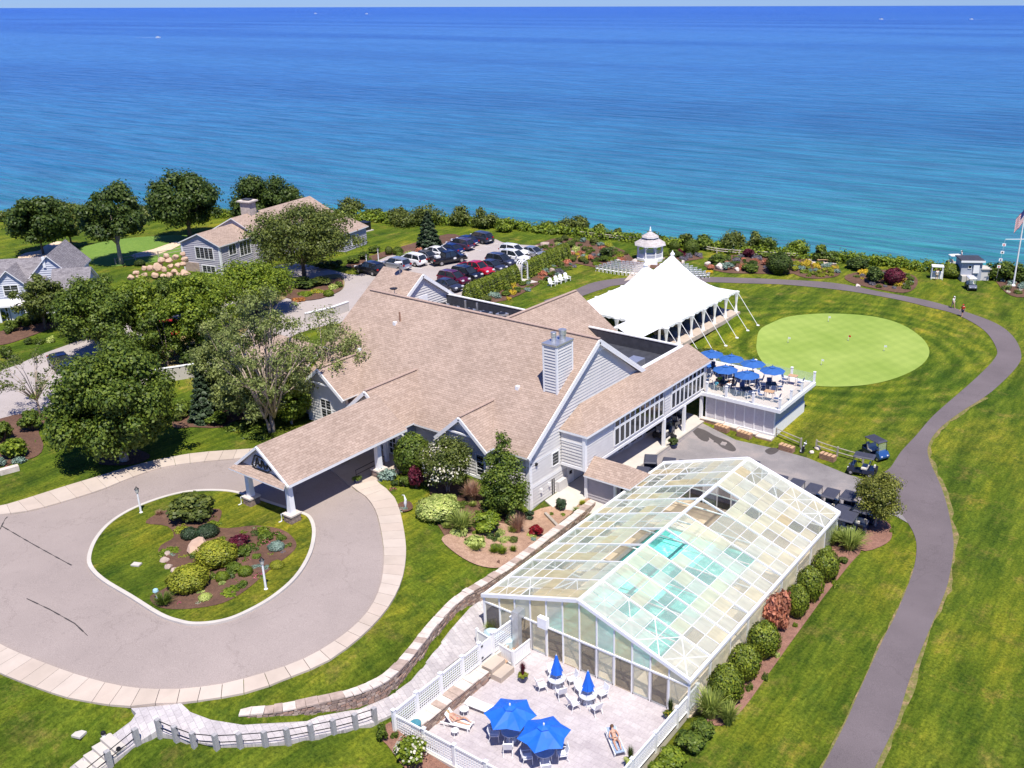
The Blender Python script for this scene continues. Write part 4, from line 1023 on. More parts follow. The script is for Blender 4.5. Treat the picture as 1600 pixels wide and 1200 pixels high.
# ---------------------------------------------------------------- pool house (greenhouse)
GHX0, GHX1, GY0, GY1, GE, GR = -36.0, -20.62, 40.12, 63.42, 2.1, 4.55
GXC = -28.36
GHs = empty('pool_house', (GXC, 51, 0), 0, 'white framed greenhouse of translucent panes over an indoor pool', 'greenhouse')
def pane_mat(name, c, a, rough=.35):
    m, n, b = nm(name)
    co = gco(n)
    nz = noise(n, 1.2, 4, gco(n, (0.5, 3, 1)), .6)
    d = ramp(n, nz.outputs[0], [(.3, tuple(x * .86 for x in c)), (.7, tuple(min(1, x * 1.1) for x in c))]).outputs[0]
    n.links.new(d, b.inputs['Base Color']); b.inputs['Roughness'].default_value = rough; b.inputs['Specular IOR Level'].default_value = .4
    t = N(n, 'ShaderNodeBsdfTransparent'); t.inputs[0].default_value = (.97, .98, .98, 1)
    tl = N(n, 'ShaderNodeBsdfTranslucent'); n.links.new(d, tl.inputs[0])
    x1 = N(n, 'ShaderNodeMixShader'); x1.inputs[0].default_value = .5; n.links.new(b.outputs[0], x1.inputs[1]); n.links.new(tl.outputs[0], x1.inputs[2])
    x = N(n, 'ShaderNodeMixShader'); x.inputs[0].default_value = a
    n.links.new(x1.outputs[0], x.inputs[1]); n.links.new(t.outputs[0], x.inputs[2]); n.links.new(x.outputs[0], n.nodes['Material Output'].inputs[0])
    return m
PANES = [pane_mat('clear_aged_pane', (.80, .82, .74), .78), pane_mat('milky_pane', (.87, .83, .66), .46), pane_mat('yellowed_pane', (.85, .74, .50), .44), pane_mat('frosted_pane', (.84, .85, .76), .50)]
def zg(x): return GR - (GR - GE) * abs(x - GXC) / (GXC - GHX0)
FRM = pm('white_aluminium', (.80, .80, .80), .4, .03)
nb = 9; bl = (GY1 - GY0) / nb; nr = 8; rw = (GXC - GHX0 - .12) / nr
rng = random.Random(5)
open_L = {(3, 7), (3, 6), (2, 7), (2, 6), (5, 7), (5, 6), (6, 7), (6, 6)}
open_R = {(3, 7), (3, 6), (5, 7), (5, 6), (6, 7), (6, 6)}
th = math.atan2(GR - GE, GXC - GHX0)
def pane_mesh(w, l, mat):
    return MB().box(-w/2, -l/2, -.008, w/2, l/2, .008).mesh('pane', mat)
pw = rw / math.cos(th) - .05; pl = bl / 2 - .05
pmesh = [pane_mesh(pw, pl, m) for m in PANES]
for side in (-1, 1):
    for i in range(nb):
        for r in range(nr):
            if (i, r) in (open_L if side < 0 else open_R): continue
            for h in (0, 1):
                xm = GXC + side * (.06 + (nr - 1 - r + .5) * rw); ym = GY0 + i * bl + (h + .5) * bl / 2
                raised = (r >= 4)
                pool = 42.5 < ym < 58
                k = rng.choices([0, 1, 2, 3], [2, 2, 6, .6] if h == 0 else [4, 3, 1.2, 3])[0] if side < 0 else rng.choices([0, 1, 2, 3], [3.2, 4, .15, 3] if pool else [1.6, 5, .6, 3])[0]
                if side > 0 and i == 0: k = rng.choice((0, 3)) if r > 1 else 3
                if side > 0 and pool and r in (3, 4) and i % 2: k = 0
                o = link('pane', pmesh[k], GHs)
                o.matrix_parent_inverse = GHs.matrix_basis.inverted()
                o.location = (xm, ym, zg(xm) + (.07 if raised else 0)); o.rotation_euler = (0, side * th, 0)
def gbar(name, a, b, w_, h_, mat=FRM): return barpart(GHs, name, a, b, w_, h_, mat)
for i in range(nb + 1):
    y = GY0 + i * bl
    for x_ in (GHX0, GHX1): gbar('rafter', (x_, y, GE + .03), (GXC, y, GR + .03), .12 if i in (0, nb) else .08, .13)
for i in range(nb):
    y = GY0 + (i + .5) * bl
    for sd, x_ in ((-1, GHX0), (1, GHX1)):
        t = .25 if (i, 6) in (open_L if sd < 0 else open_R) else 0
        gbar('glazing_bar', (x_, y, GE + .01), (GXC + (x_ - GXC) * t, y, GR + .01 + (GE - GR) * t), .035, .045)
for r in range(1, nr):
    for sd in (-1, 1):
        x_ = GXC + sd * (.06 + r * rw); op = open_L if sd < 0 else open_R
        for i in range(nb):
            if r == 1 and (i, 6) in op: continue
            gbar('purlin', (x_, GY0 + i * bl + .05, zg(x_) + .015), (x_, GY0 + (i + 1) * bl - .05, zg(x_) + .015), .035, .045)
gbar('ridge_beam', (GXC, GY0 - .05, GR + .06), (GXC, GY1 + .05, GR + .06), .22, .14)
for x_ in (GHX0, GHX1): gbar('gutter', (x_, GY0 - .15, GE), (x_, GY1 + .15, GE), .2, .2)
for sd, x_ in ((-1, GHX0 - .05), (1, GHX1 + .05)):
    for y in (GY0 - .08, GY1 + .08): gbar('verge_beam', (x_, y, GE + .06), (GXC, y, GR + .1), .18, .24)
# truss braces seen through the end bays
for i in (0, nb - 1):
    y0, y1 = GY0 + i * bl, GY0 + (i + 1) * bl; ym = (y0 + y1) / 2
    for sd in (-1, 1):
        for k in range(4):
            xa = GXC + sd * (.06 + k * 2 * rw); xb = GXC + sd * (.06 + (k + 1) * 2 * rw); xm = (xa + xb) / 2
            for p, q in (((xa, y0), (xm, ym)), ((xm, ym), (xb, y0)), ((xa, y1), (xm, ym)), ((xm, ym), (xb, y1))):
                gbar('brace', (p[0], p[1], zg(p[0]) - .02), (q[0], q[1], zg(q[0]) - .02), .055, .05)
for i in range(nb + 1):
    y = GY0 + i * bl
    for x_ in (GHX0 + .05, GHX1 - .05): gbar('post', (x_, y, -.5), (x_, y, GE), .12, .12)
    if 0 < i < nb: gbar('truss_chord', (GHX0 + .1, y, GE + .1), (GHX1 - .1, y, GE + .1), .06, .08)
# side walls
for x_ in (GHX0, GHX1):
    for i in range(nb):
        y = GY0 + i * bl
        m_ = MB().box(x_ - .015, y + .08, -.45, x_ + .015, y + bl - .08, GE - .12)
        m_.build('wall_pane', PANES[i % 2], GHs, world=True)
DPANE = pane_mat('dusky_door_pane', (.20, .17, .17), .55)
# gable ends: upper sheets cut to the slope, doors below
for y, sg in ((GY0, -1), (GY1, 1)):
    n_ = 12; xs = np.linspace(GHX0 + .1, GHX1 - .1, n_ + 1)
    for a, b in zip(xs[:-1], xs[1:]):
        m_ = MB(); za, zb = zg(a) - .12, zg(b) - .12; lo = 1.75
        P = [(a + .04, y, lo), (b - .04, y, lo), (b - .04, y, zb), (a + .04, y, za)]
        if a < GXC < b: P = [(a + .04, y, lo), (b - .04, y, lo), (b - .04, y, zb), (GXC, y, GR - .12), (a + .04, y, za)]
        m_.prism(P, (0, .02, 0)); m_.build('gable_pane', PANES[2 if (int(a) % 3) else 3], GHs, world=True)
        gbar('mullion', (a, y + sg * .01, -.5), (a, y + sg * .01, zg(a) - .05), .09, .09)
    gbar('transom', (GHX0, y + sg * .02, 1.72), (GHX1, y + sg * .02, 1.72), .10, .10)
    for k, (a, b) in enumerate(zip(xs[:-1], xs[1:])):
        d = boxpart(GHs, 'door_pane', (a + .1, y - .01, -.42, b - .1, y + .01, 1.66), PANES[0] if k % 2 else DPANE)
        if sg < 0 and k in (3, 6, 7, 9, 10):
            f = MB()
            for q in ((a + .05, -.5, a + .12, 1.68), (b - .12, -.5, b - .05, 1.68), (a + .05, -.5, b - .05, -.4), (a + .05, 1.6, b - .05, 1.68)):
                f.box(q[0], y - .05, q[1], q[2], y + .05, q[3])
            fo = f.build('door_frame', STEEL); fo.parent = d
# deck and pool inside
TAN = pm('pool_deck_tile', (.68, .55, .40), .8, .15, 1.2)
for b in ((GHX0 - .1, GY0, -2.4, -33.2, GY1, -.42), (-24.6, GY0, -2.4, GHX1 + .1, GY1, -.42), (-33.2, GY0, -2.4, -24.6, 42.4, -.42), (-33.2, 58.6, -2.4, -24.6, GY1, -.42)):
    boxpart(GHs, 'pool_deck', b, TAN)
pw_, pn, pb = nm('pool_water'); nzz = noise(pn, 2.2, 4, gco(pn), .7)
pn.links.new(ramp(pn, nzz.outputs[0], [(.35, (.09, .52, .46)), (.55, (.16, .64, .58)), (.74, (.58, .88, .84))]).outputs[0], pb.inputs['Base Color'])
pb.inputs['Roughness'].default_value = .12; bump(pn, pb, nzz.outputs[0], .5, .1)
boxpart(GHs, 'pool_water', (-33.2, 42.4, -2.4, -24.6, 58.6, -.65), pw_)
for b in ((-33.4, 42.2, -.43, -24.4, 42.5, -.38), (-33.4, 58.5, -.43, -24.4, 58.8, -.38), (-33.4, 42.5, -.43, -33.1, 58.5, -.38), (-24.7, 42.5, -.43, -24.4, 58.5, -.38)):
    boxpart(GHs, 'pool_coping', b, CONC_W)
# equipment on the gable: duct, vent box, blue tank, timber screen
boxpart(GHs, 'exhaust_duct', (-33.05, 39.35, -.5, -32.55, 39.75, 1.9), STEEL)
boxpart(GHs, 'duct_elbow', (-33.05, 39.35, 1.9, -32.55, 40.1, 2.45), STEEL)
boxpart(GHs, 'vent_box', (-31.3, 39.75, 1.75, -30.6, 40.08, 2.5), WHITE)
ENC = empty('equipment_fence', (-33.6, 38.4, PATIO_Z), 0, 'short white board fence round the equipment in the patio corner', 'fence')
def board_run(root, p, q, z0, h, wb=.17, post=True):
    p = Vector(p); q = Vector(q); L = (q - p).length; d = (q - p) / L; n_ = max(1, int(L / wb))
    for i in range(n_):
        a = p + d * (i * L / n_ + .01); b = p + d * ((i + 1) * L / n_ - .01)
        MB().bar((a.x, a.y, z0 + h / 2), (b.x, b.y, z0 + h / 2), .03, h).build('board', WHITE2, root, world=True)
    for zz in (z0 + .1, z0 + h): MB().bar((p.x, p.y, zz), (q.x, q.y, zz), .08, .08).build('rail', WHITE2, root, world=True)
board_run(ENC, (-35.3, 38.55), (-31.95, 38.05), PATIO_Z + .05, 1.05)
board_run(ENC, (-31.95, 38.05), (-31.9, 39.7), PATIO_Z + .05, 1.05)
for a in ((-35.3, 38.55), (-33.6, 38.3), (-31.95, 38.05)):
    MB().box(a[0] - .08, a[1] - .08, PATIO_Z, a[0] + .08, a[1] + .08, PATIO_Z + 1.25).build('post', WHITE2, ENC, world=True)
tk = MB().lathe([(0.1, 0), (.95, 0), (1.0, .1), (1.0, .8), (.8, 1.0), (.1, 1.05)], 14, (0, 0, 0))
o = tk.build('equipment_tank', pm('pale_blue_cover', (.48, .62, .66), .5, .05)); o.location = (-34.1, 39.2, PATIO_Z); o.scale = (1.15, .5, .95)
tag(o, 'pale blue rounded tank cover behind the short board fence', 'tank')
# ---------------------------------------------------------------- vegetation
LM = {
 'dark': leaf_mat('dark_foliage', (.024, .050, .010), (.100, .145, .028)),
 'mid': leaf_mat('green_foliage', (.042, .080, .011), (.165, .220, .030)),
 'oak': leaf_mat('olive_foliage', (.046, .072, .014), (.170, .200, .042)),
 'bright': leaf_mat('bright_foliage', (.075, .130, .011), (.240, .300, .028)),
 'yellow': leaf_mat('golden_foliage', (.160, .200, .016), (.400, .400, .045)),
 'olive': leaf_mat('yellow_olive_foliage', (.070, .090, .014), (.260, .270, .050)),
 'pale': leaf_mat('pale_foliage', (.100, .135, .035), (.270, .310, .100)),
 'spruce': leaf_mat('spruce_needles', (.014, .034, .014), (.060, .095, .045), .1),
 'bluegreen': leaf_mat('blue_green_needles', (.13, .21, .17), (.28, .38, .33), .1),
 'burgundy': leaf_mat('burgundy_foliage', (.050, .008, .016), (.190, .025, .055)),
 'red': leaf_mat('crimson_foliage', (.16, .008, .012), (.42, .02, .035)),
 'coral': leaf_mat('coral_foliage', (.28, .10, .065), (.62, .27, .17)),
 'varieg': leaf_mat('cream_edged_foliage', (.20, .28, .06), (.58, .62, .22)),
 'yew': leaf_mat('yew_needles', (.060, .105, .010), (.245, .290, .026), .15),
 'grass': leaf_mat('grass_blades', (.17, .25, .04), (.46, .52, .14)),
 'tan': leaf_mat('tan_plumes', (.30, .16, .11), (.52, .34, .25)),
 'lav': leaf_mat('lavender_bloom', (.14, .13, .17), (.33, .31, .38)),
 'white_f': leaf_mat('white_petals', (.55, .52, .42), (.85, .82, .72)),
 'pink_f': leaf_mat('pink_petals', (.60, .08, .22), (.85, .22, .40)),
 'yellow_f': leaf_mat('yellow_petals', (.50, .38, .03), (.80, .62, .06)),
 'orange_f': leaf_mat('orange_petals', (.42, .16, .05), (.60, .30, .10)),
 'core': pm('inner_shade_twigs', (.020, .026, .010), .95, .3),  # dark twig colour painted as the shade inside the foliage
}
npr = np.random.RandomState(11)
def unit(n):
    v = npr.normal(size=(n, 3)); return v / np.linalg.norm(v, axis=1)[:, None]
def leaves(name, c, nrm, size, mat, aspect=1.0, extra=None):
    """quad leaves: centres, normals, sizes"""
    n = len(c); t = np.cross(nrm, unit(n)); t /= np.linalg.norm(t, axis=1)[:, None] + 1e-9
    b = np.cross(nrm, t); b /= np.linalg.norm(b, axis=1)[:, None] + 1e-9
    s = np.asarray(size)[:, None] * .5
    dr = nrm * s * .35
    V = np.stack([c - t*s*aspect - dr, c - b*s*.8, c + t*s*aspect - dr, c + b*s*.8], 1).reshape(-1, 3)
    me = bpy.data.meshes.new(name)
    me.vertices.add(4*n); me.vertices.foreach_set('co', V.ravel().astype(np.float32))
    me.loops.add(4*n); me.loops.foreach_set('vertex_index', np.arange(4*n, dtype=np.int32))
    me.polygons.add(n); me.polygons.foreach_set('loop_start', np.arange(n, dtype=np.int32) * 4)
    me.update(calc_edges=True); me.materials.append(mat)
    return me
def cloud(cl, n, leaf, up=.35, flat=.8, shell=(.62, 1.05)):
    """cl: clumps (x,y,z,r); returns centres, normals, sizes"""
    cl = np.array(cl); p = cl[:, 3] ** 2; p /= p.sum()
    k = npr.choice(len(cl), n, p=p); d = unit(n); d[:, 2] += .18; d /= np.linalg.norm(d, axis=1)[:, None]
    r = cl[k, 3] * npr.uniform(*shell, n) * (1 + .12 * npr.normal(size=n))
    c = cl[k, :3] + d * r[:, None] * np.array([1, 1, flat])
    nn = d + np.array([0, 0, up]) + unit(n) * .55; nn /= np.linalg.norm(nn, axis=1)[:, None]
    return c, nn, leaf * npr.uniform(.6, 1.35, n)
def clumps(Rx, Hc, z0, n, rmin=.2, rmax=.34, top=.5, hollow=.45):
    out = []; zc = z0 + Hc * (1 - top); 
    for i in range(n):
        d = unit(1)[0]; t = npr.uniform(hollow, 1) ** .6
        hz_ = (z0 + Hc - zc) if d[2] > 0 else (zc - z0)
        r = Rx * npr.uniform(rmin, rmax)
        ww = npr.uniform(.82, 1.14); out.append((d[0] * (Rx - r) * t * ww, d[1] * (Rx - r) * t * ww, zc + d[2] * (hz_ - r * .8) * t * npr.uniform(.85, 1.1), r))
    return out
def trunk_mesh(H0, rad, cl, bark, nl=9, lean=0.0, twigs=True, stems=1, spread=.5):
    mb = MB()
    tops = []
    for s_ in range(stems):
        a = s_ * 2.4; bx_, by_ = (math.cos(a) * spread * (stems > 1), math.sin(a) * spread * (stems > 1))
        rs = rad / math.sqrt(stems)
        P = [(bx_ * .35, by_ * .35, -.4), (bx_ * .5, by_ * .5, H0 * .35), (bx_ + lean * .5, by_, H0 * .75), (bx_ * 1.8 + lean, by_ * 1.8, H0 * 1.15)]
        mb.tube(P, [rs * 1.25, rs, rs * .8, rs * .55], 7); tops.append(Vector(P[2]))
    cs = sorted(cl, key=lambda q: -q[3])[:nl]
    for i, q in enumerate(cs):
        t = tops[i % len(tops)]; e = Vector(q[:3]); m = (t + e) / 2 + Vector((0, 0, (e - t).length * .08))
        mb.tube([t - Vector((0, 0, .2)), m, e], [rad * .42, rad * .25, rad * .09], 5)
        if twigs:
            for j in range(3):
                e2 = e + Vector(unit(1)[0]) * q[3] * .9
                mb.tube([m.lerp(e, .5), e2], [rad * .14, rad * .04], 4)
    return mb.mesh('trunk', bark, smooth=True)
def span(u, v, vt, wpx, dz=0.0):
    """ground point, height to picture row vt, radius of a wpx wide crown"""
    g = G(u, v); f = Vector((-_sa, _ca, 0)); d = rayd(u, vt)
    t = (g.x * f.x + g.y * f.y) / (d[0] * f.x + d[1] * f.y)
    h = HC + d[2] * t - g.z
    dep = (g - Vector((0, 0, HC))).dot(Vector(_fw))
    return g, max(h, .15), wpx / 2 * dep / FPX
def tree(u, v, vt, wpx, mat, label, cat='tree', name='tree', z0=.25, n=9000, leaf=.34, ncl=26, trunk=.16, bark=None, top=.55, rmin=.2, rmax=.34, nl=9, group=None, stems=1, spread=.5, lean=0, hollow=.45, shell=(.62, 1.05), scale_leaf=True, rscale=1.0, up=.35):
    g, h, r = span(u, v, vt, wpx); h *= 1.0; r *= rscale * 1.1
    if name == 'tree': n = int(n * 1.9); leaf *= .8; ncl = int(ncl * 1.7); rmin *= .7; rmax *= .95; shell = (min(shell[0], .35), max(shell[1], 1.25)); z0 *= .72
    root = empty(name, g, 0, label, cat, group)
    cl = clumps(r, h * (1 - z0), h * z0, ncl, rmin, rmax, top, hollow)
    me = leaves('crown', *cloud(cl, n, leaf, up, shell=shell), LM[mat]); link('crown', me, root)
    link('trunk', trunk_mesh(h * (z0 + .12), trunk, cl, bark or BARK, nl, lean, True, stems, spread), root)
    return root, h, r

# big trees
tree(68, 398, 300, 98, 'dark', 'dark round tree at the far left beyond the grey house, above a sand bunker', n=8000, leaf=.55, ncl=30)
tree(113, 388, 310, 50, 'oak', 'smaller tree between two dark trees at the far left lawn', n=3500, leaf=.5, ncl=14)
tree(190, 413, 285, 102, 'dark', 'tall dark tree with a bare grey trunk beside the split rail fence and green', n=9000, leaf=.5, ncl=26, z0=.32, trunk=.3, bark=BARK_P, rmin=.2, rmax=.32)
tree(298, 373, 262, 120, 'dark', 'largest dark spreading tree standing behind the grey guest building, against the sea', n=11000, leaf=.55, ncl=30, z0=.18, trunk=.35, rmin=.18, rmax=.32)
tree(398, 345, 262, 78, 'dark', 'dense dark cone shaped tree behind the guest building chimney, left of its twin', n=8000, leaf=.5, ncl=30, z0=.03, top=.75, rmin=.28, rmax=.4)
tree(445, 345, 265, 66, 'dark', 'dense dark tree behind the guest building, right one of a touching pair', n=7000, leaf=.5, ncl=26, z0=.03, top=.75, rmin=.28, rmax=.4)
tree(476, 436, 314, 172, 'oak', 'wide olive green tree in front of the guest building by the road bend', n=15000, leaf=.36, ncl=44, z0=.22, trunk=.3, rmin=.16, rmax=.27)
tree(72, 515, 425, 78, 'oak', 'olive green tree in front of the grey house at the left edge', n=5500, leaf=.34, ncl=24, z0=.3)
tree(165, 562, 430, 128, 'mid', 'broad green tree right of the grey house beside the road', n=13000, leaf=.34, ncl=38, z0=.22, rmin=.18, rmax=.28)
tree(228, 545, 432, 84, 'bright', 'bright green tree left of the red car on the road', n=9000, leaf=.32, ncl=28, z0=.25)
tree(312, 560, 425, 96, 'bright', 'bright green tree right of the red car on the road', n=10000, leaf=.32, ncl=30, z0=.2)
tree(402, 492, 402, 122, 'bright', 'bright yellow green tree below the wide olive tree', n=9000, leaf=.34, ncl=32, z0=.25)
tree(268, 500, 428, 60, 'mid', 'green tree beneath the boulder retaining wall', n=5000, leaf=.32, ncl=20, z0=.2)
tree(195, 720, 533, 196, 'mid', 'big dense broad leaved tree on the lawn beside the circular drive sidewalk', n=26000, leaf=.33, ncl=70, z0=.12, trunk=.34, bark=BARK_P, rmin=.17, rmax=.26, top=.62, shell=(.7, 1.02))
tree(62, 645, 532, 104, 'oak', 'nearly bare young tree with sparse leaves in front of the road at left', n=900, leaf=.22, ncl=26, z0=.2, trunk=.12, bark=BARK_P, nl=24, rmin=.12, rmax=.2)
# birches, sparse with pale branches
tree(425, 674, 440, 165, 'pale', 'tall pale birch with several trunks left of the portico', n=7500, leaf=.24, ncl=70, z0=.06, top=.5, trunk=.26, bark=BARK_P, nl=34, rmin=.11, rmax=.2, stems=3, spread=.6, hollow=.3, shell=(.3, 1.2))
tree(512, 640, 478, 165, 'pale', 'open birch growing beside the clubhouse wall behind the portico', n=4300, leaf=.23, ncl=46, z0=.2, trunk=.2, bark=BARK_P, nl=26, rmin=.1, rmax=.2, hollow=.3, shell=(.3, 1.2))
tree(372, 640, 470, 110, 'pale', 'pale open birch between the blue green spruce and the tall multi trunk birch', n=4800, leaf=.24, ncl=36, z0=.15, trunk=.17, bark=BARK_P, nl=20, rmin=.12, rmax=.22, hollow=.3, shell=(.3, 1.2))
for u, v, vt, wp_, m_, l in ((385, 664, 560, 96, 'pale', 'low leafy birch sprouts left of the tall birch trunks'), (455, 662, 588, 66, 'bright', 'small bright green tree in front of the tall birch'), (345, 640, 520, 80, 'pale', 'pale birch just right of the big dense tree'),
 (130, 528, 452, 92, 'mid', 'green tree joined to the canopy right of the grey house'), (262, 572, 470, 76, 'mid', 'green tree left of the low white road wall'), (345, 520, 418, 92, 'bright', 'bright green tree above the red car, right of its neighbour'), (200, 592, 505, 84, 'mid', 'green tree rising behind the big dense tree')):
    tree(u, v, vt, wp_, m_, l, n=4200, leaf=.3, ncl=24, z0=.1, stems=2, spread=.3, trunk=.12, bark=BARK_P)
tree(790, 806, 674, 74, 'mid', 'upright green tree covering the clubhouse wall near its right corner', n=9500, leaf=.22, ncl=40, z0=.05, top=.72, rmin=.24, rmax=.42, trunk=.12)
tree(1367, 823, 738, 80, 'olive', 'small yellowish green tree at the bend of the path beside parked golf carts', n=7500, leaf=.17, ncl=36, z0=.2, trunk=.09, bark=BARK_P, rmin=.2, rmax=.34)
dg, dh, dr_ = tree(700, 768, 678, 88, 'oak', 'white flowering dogwood beside the clubhouse entrance bed', n=7000, leaf=.20, ncl=34, z0=.15, trunk=.09, bark=BARK_P, rmin=.2, rmax=.34, stems=3, spread=.3)
cl_ = clumps(dr_ * 1.02, dh * .86, dh * .16, 34, .2, .34, .55)
link('blossom', leaves('blossom', *cloud(cl_, 900, .17, 1.2), LM['white_f']), dg)

def spruce(u, v, vt, wpx, mat, label, n=9000, name='spruce_tree', group=None, leaf=.2):
    g, h, r = span(u, v, vt, wpx)
    root = empty(name, g, 0, label, 'tree', group)
    C = []; Nn = []; nb_ = int(26 + h * 10)
    for i in range(nb_):
        t = (i / nb_) ** 1.05; z = h * (.04 + .93 * t); rr_ = r * (1 - t) ** .85 + .1
        a = i * 2.399 + npr.uniform(-.3, .3); m = max(12, int(n * (1 - t) * 2 / nb_))
        s = npr.uniform(.15, 1, m) ** .6
        w_ = rr_ * .34 * (1 - s * .75)
        off = npr.normal(size=m) * w_
        x = np.cos(a) * s * rr_ - np.sin(a) * off; y = np.sin(a) * s * rr_ + np.cos(a) * off
        C.append(np.c_[x, y, z - s ** 1.5 * rr_ * .22 + npr.normal(size=m) * .05 - np.abs(off) * .2])
        q = np.c_[np.cos(a) * .5 * np.ones(m), np.sin(a) * .5 * np.ones(m), np.ones(m)] + unit(m) * .5
        Nn.append(q / np.linalg.norm(q, axis=1)[:, None])
    C = np.concatenate(C); Nn = np.concatenate(Nn)
    link('crown', leaves('crown', C, Nn, leaf * npr.uniform(.6, 1.3, len(C)), LM[mat], 1.5), root)
    mb = MB(); mb.tube([(0, 0, -.3), (0, 0, h * .5), (0, 0, h * .98)], [r * .07, r * .045, .02], 6); link('trunk', mb.mesh('trunk', BARK), root)
    return root
spruce(671, 391, 328, 46, 'spruce', 'tall dark spruce on the lawn edge behind the row of parked cars', 9000, leaf=.34)
spruce(322, 656, 574, 52, 'spruce', 'blue green spruce below the white road wall, left of the birches', 8000, leaf=.22)
spruce(265, 620, 598, 22, 'bright', 'small golden cone shaped evergreen beside the big dense tree', 1500, leaf=.18)

# library of small plants, built once at about unit size and copied
LIB = {}
def lib(kind, var=0):
    k = (kind, var)
    if k in LIB: return LIB[k]
    mats = kind.split(':'); shp = mats[0]; mt_ = LM[mats[1]]; parts = []
    if shp == 'ball':      # clipped: dense skin over a core dark with painted inner shade, radius 1, height 2 (centre z=1)
        n = 3600; d = unit(n); d[:, 2] = np.where(d[:, 2] < -.85, -d[:, 2], d[:, 2])
        bumpy = 1 + .09 * np.sin(d[:, 0] * 5 + var * 2 + d[:, 2] * 3) * np.cos(d[:, 1] * 6 + var) + .045 * npr.normal(size=n) - .10 * np.maximum(d[:, 2], 0) * np.hypot(d[:, 0], d[:, 1])
        c = d * bumpy[:, None]; c[:, 2] += 1
        nn = d + unit(n) * .5; nn /= np.linalg.norm(nn, axis=1)[:, None]
        parts.append(('foliage', leaves('foliage', c, nn, .13 * npr.uniform(.6, 1.3, n), mt_)))
        mb = MB(); prof = [(math.sin(a) * .80, .97 - math.cos(a) * .80) for a in np.linspace(.05, math.pi - .05, 9)]
        mb.lathe(prof, 12); parts.append(('twigs', mb.mesh('twigs', LM['core'])))  # solid core carrying the painted inner shade
    elif shp == 'bush':    # loose, mounded
        cl = clumps(1, 1.7, .05, 16, .3, .5, .55); n = 2400
        parts.append(('foliage', leaves('foliage', *cloud(cl, n, .2), mt_)))
        mb = MB()
        for i in range(6):
            a = i * 1.05; mb.tube([(0, 0, -.1), (math.cos(a) * .3, math.sin(a) * .3, .5), (math.cos(a) * .6, math.sin(a) * .6, 1.1)], [.05, .04, .015], 4)
        parts.append(('stem', mb.mesh('stem', BARK)))
    elif shp == 'low':     # low cushion
        cl = [(npr.uniform(-.6, .6), npr.uniform(-.6, .6), npr.uniform(.1, .45), npr.uniform(.3, .5)) for _ in range(10)]
        parts.append(('foliage', leaves('foliage', *cloud(cl, 900, .2, .8), mt_)))
    elif shp == 'hosta':   # big overlapping leaves in a dome
        n = 260; d = unit(n); d[:, 2] = np.abs(d[:, 2]); c = d * np.array([1, 1, .7]) * npr.uniform(.7, 1, n)[:, None]
        nn = d + np.array([0, 0, .5]) + unit(n) * .2; nn /= np.linalg.norm(nn, axis=1)[:, None]
        parts.append(('foliage', leaves('foliage', c, nn, .36 * npr.uniform(.7, 1.2, n), mt_, .9)))
    elif shp == 'blades':  # arching grass clump
        V = []; Fq = []; n = 420
        for i in range(n):
            a = npr.uniform(0, 6.283); r0 = npr.uniform(0, .25); L = npr.uniform(.6, 1.15); lean_ = npr.uniform(.25, 1.0); wb = .035
            px, py = math.cos(a), math.sin(a); b = len(V)
            for t in (0, .4, .75, 1):
                rr_ = r0 + lean_ * L * t ** 1.6 * .9; z = L * 1.35 * (t - .42 * lean_ * t ** 2.4)
                ww = wb * (1 - t * .8)
                V.append((px * rr_ - py * ww, py * rr_ + px * ww, z)); V.append((px * rr_ + py * ww, py * rr_ - px * ww, z))
            for q in range(3): Fq.append((b + 2*q, b + 2*q + 1, b + 2*q + 3, b + 2*q + 2))
        me_ = bpy.data.meshes.new('foliage'); me_.from_pydata(V, [], Fq); me_.materials.append(mt_); parts.append(('foliage', me_))
    elif shp == 'cone':    # arborvitae
        n = 1500; t = npr.uniform(0, 1, n); a = npr.uniform(0, 6.283, n); rr_ = (1 - t ** 1.9) ** .6 * .5 * (1 + .1 * np.sin(a * 4 + var * 2)) * npr.uniform(.85, 1.05, n)
        c = np.c_[np.cos(a) * rr_, np.sin(a) * rr_, t * 2.6]; nn = np.c_[np.cos(a), np.sin(a), .3 + .6 * t] + unit(n) * .5; nn /= np.linalg.norm(nn, axis=1)[:, None]
        parts.append(('foliage', leaves('foliage', c, nn, .17 * npr.uniform(.6, 1.3, n), mt_)))
        mb = MB(); mb.lathe([(.43, 0), (.44, .9), (.34, 1.8), (.05, 2.5)], 8); parts.append(('twigs', mb.mesh('twigs', LM['core'])))  # inner cone coloured as the shade behind the leaves
    if len(mats) > 2:      # flowers on top
        fm = LM[mats[2]]; n = int(mats[3]) if len(mats) > 3 else 120
        d = unit(n); d[:, 2] = np.abs(d[:, 2]); hh = {'ball': 1.0, 'bush': .85, 'low': .55, 'hosta': .7, 'blades': 1.0}.get(shp, .8)
        c = d * np.array([.95, .95, hh]) + np.array([0, 0, {'ball': 1, 'bush': .85, 'low': .15}.get(shp, .1)])
        nn = d + np.array([0, 0, .8]); nn /= np.linalg.norm(nn, axis=1)[:, None]
        parts.append(('flower', leaves('flower', c, nn, .17 * npr.uniform(.7, 1.3, n), fm)))
    LIB[k] = parts
    return parts
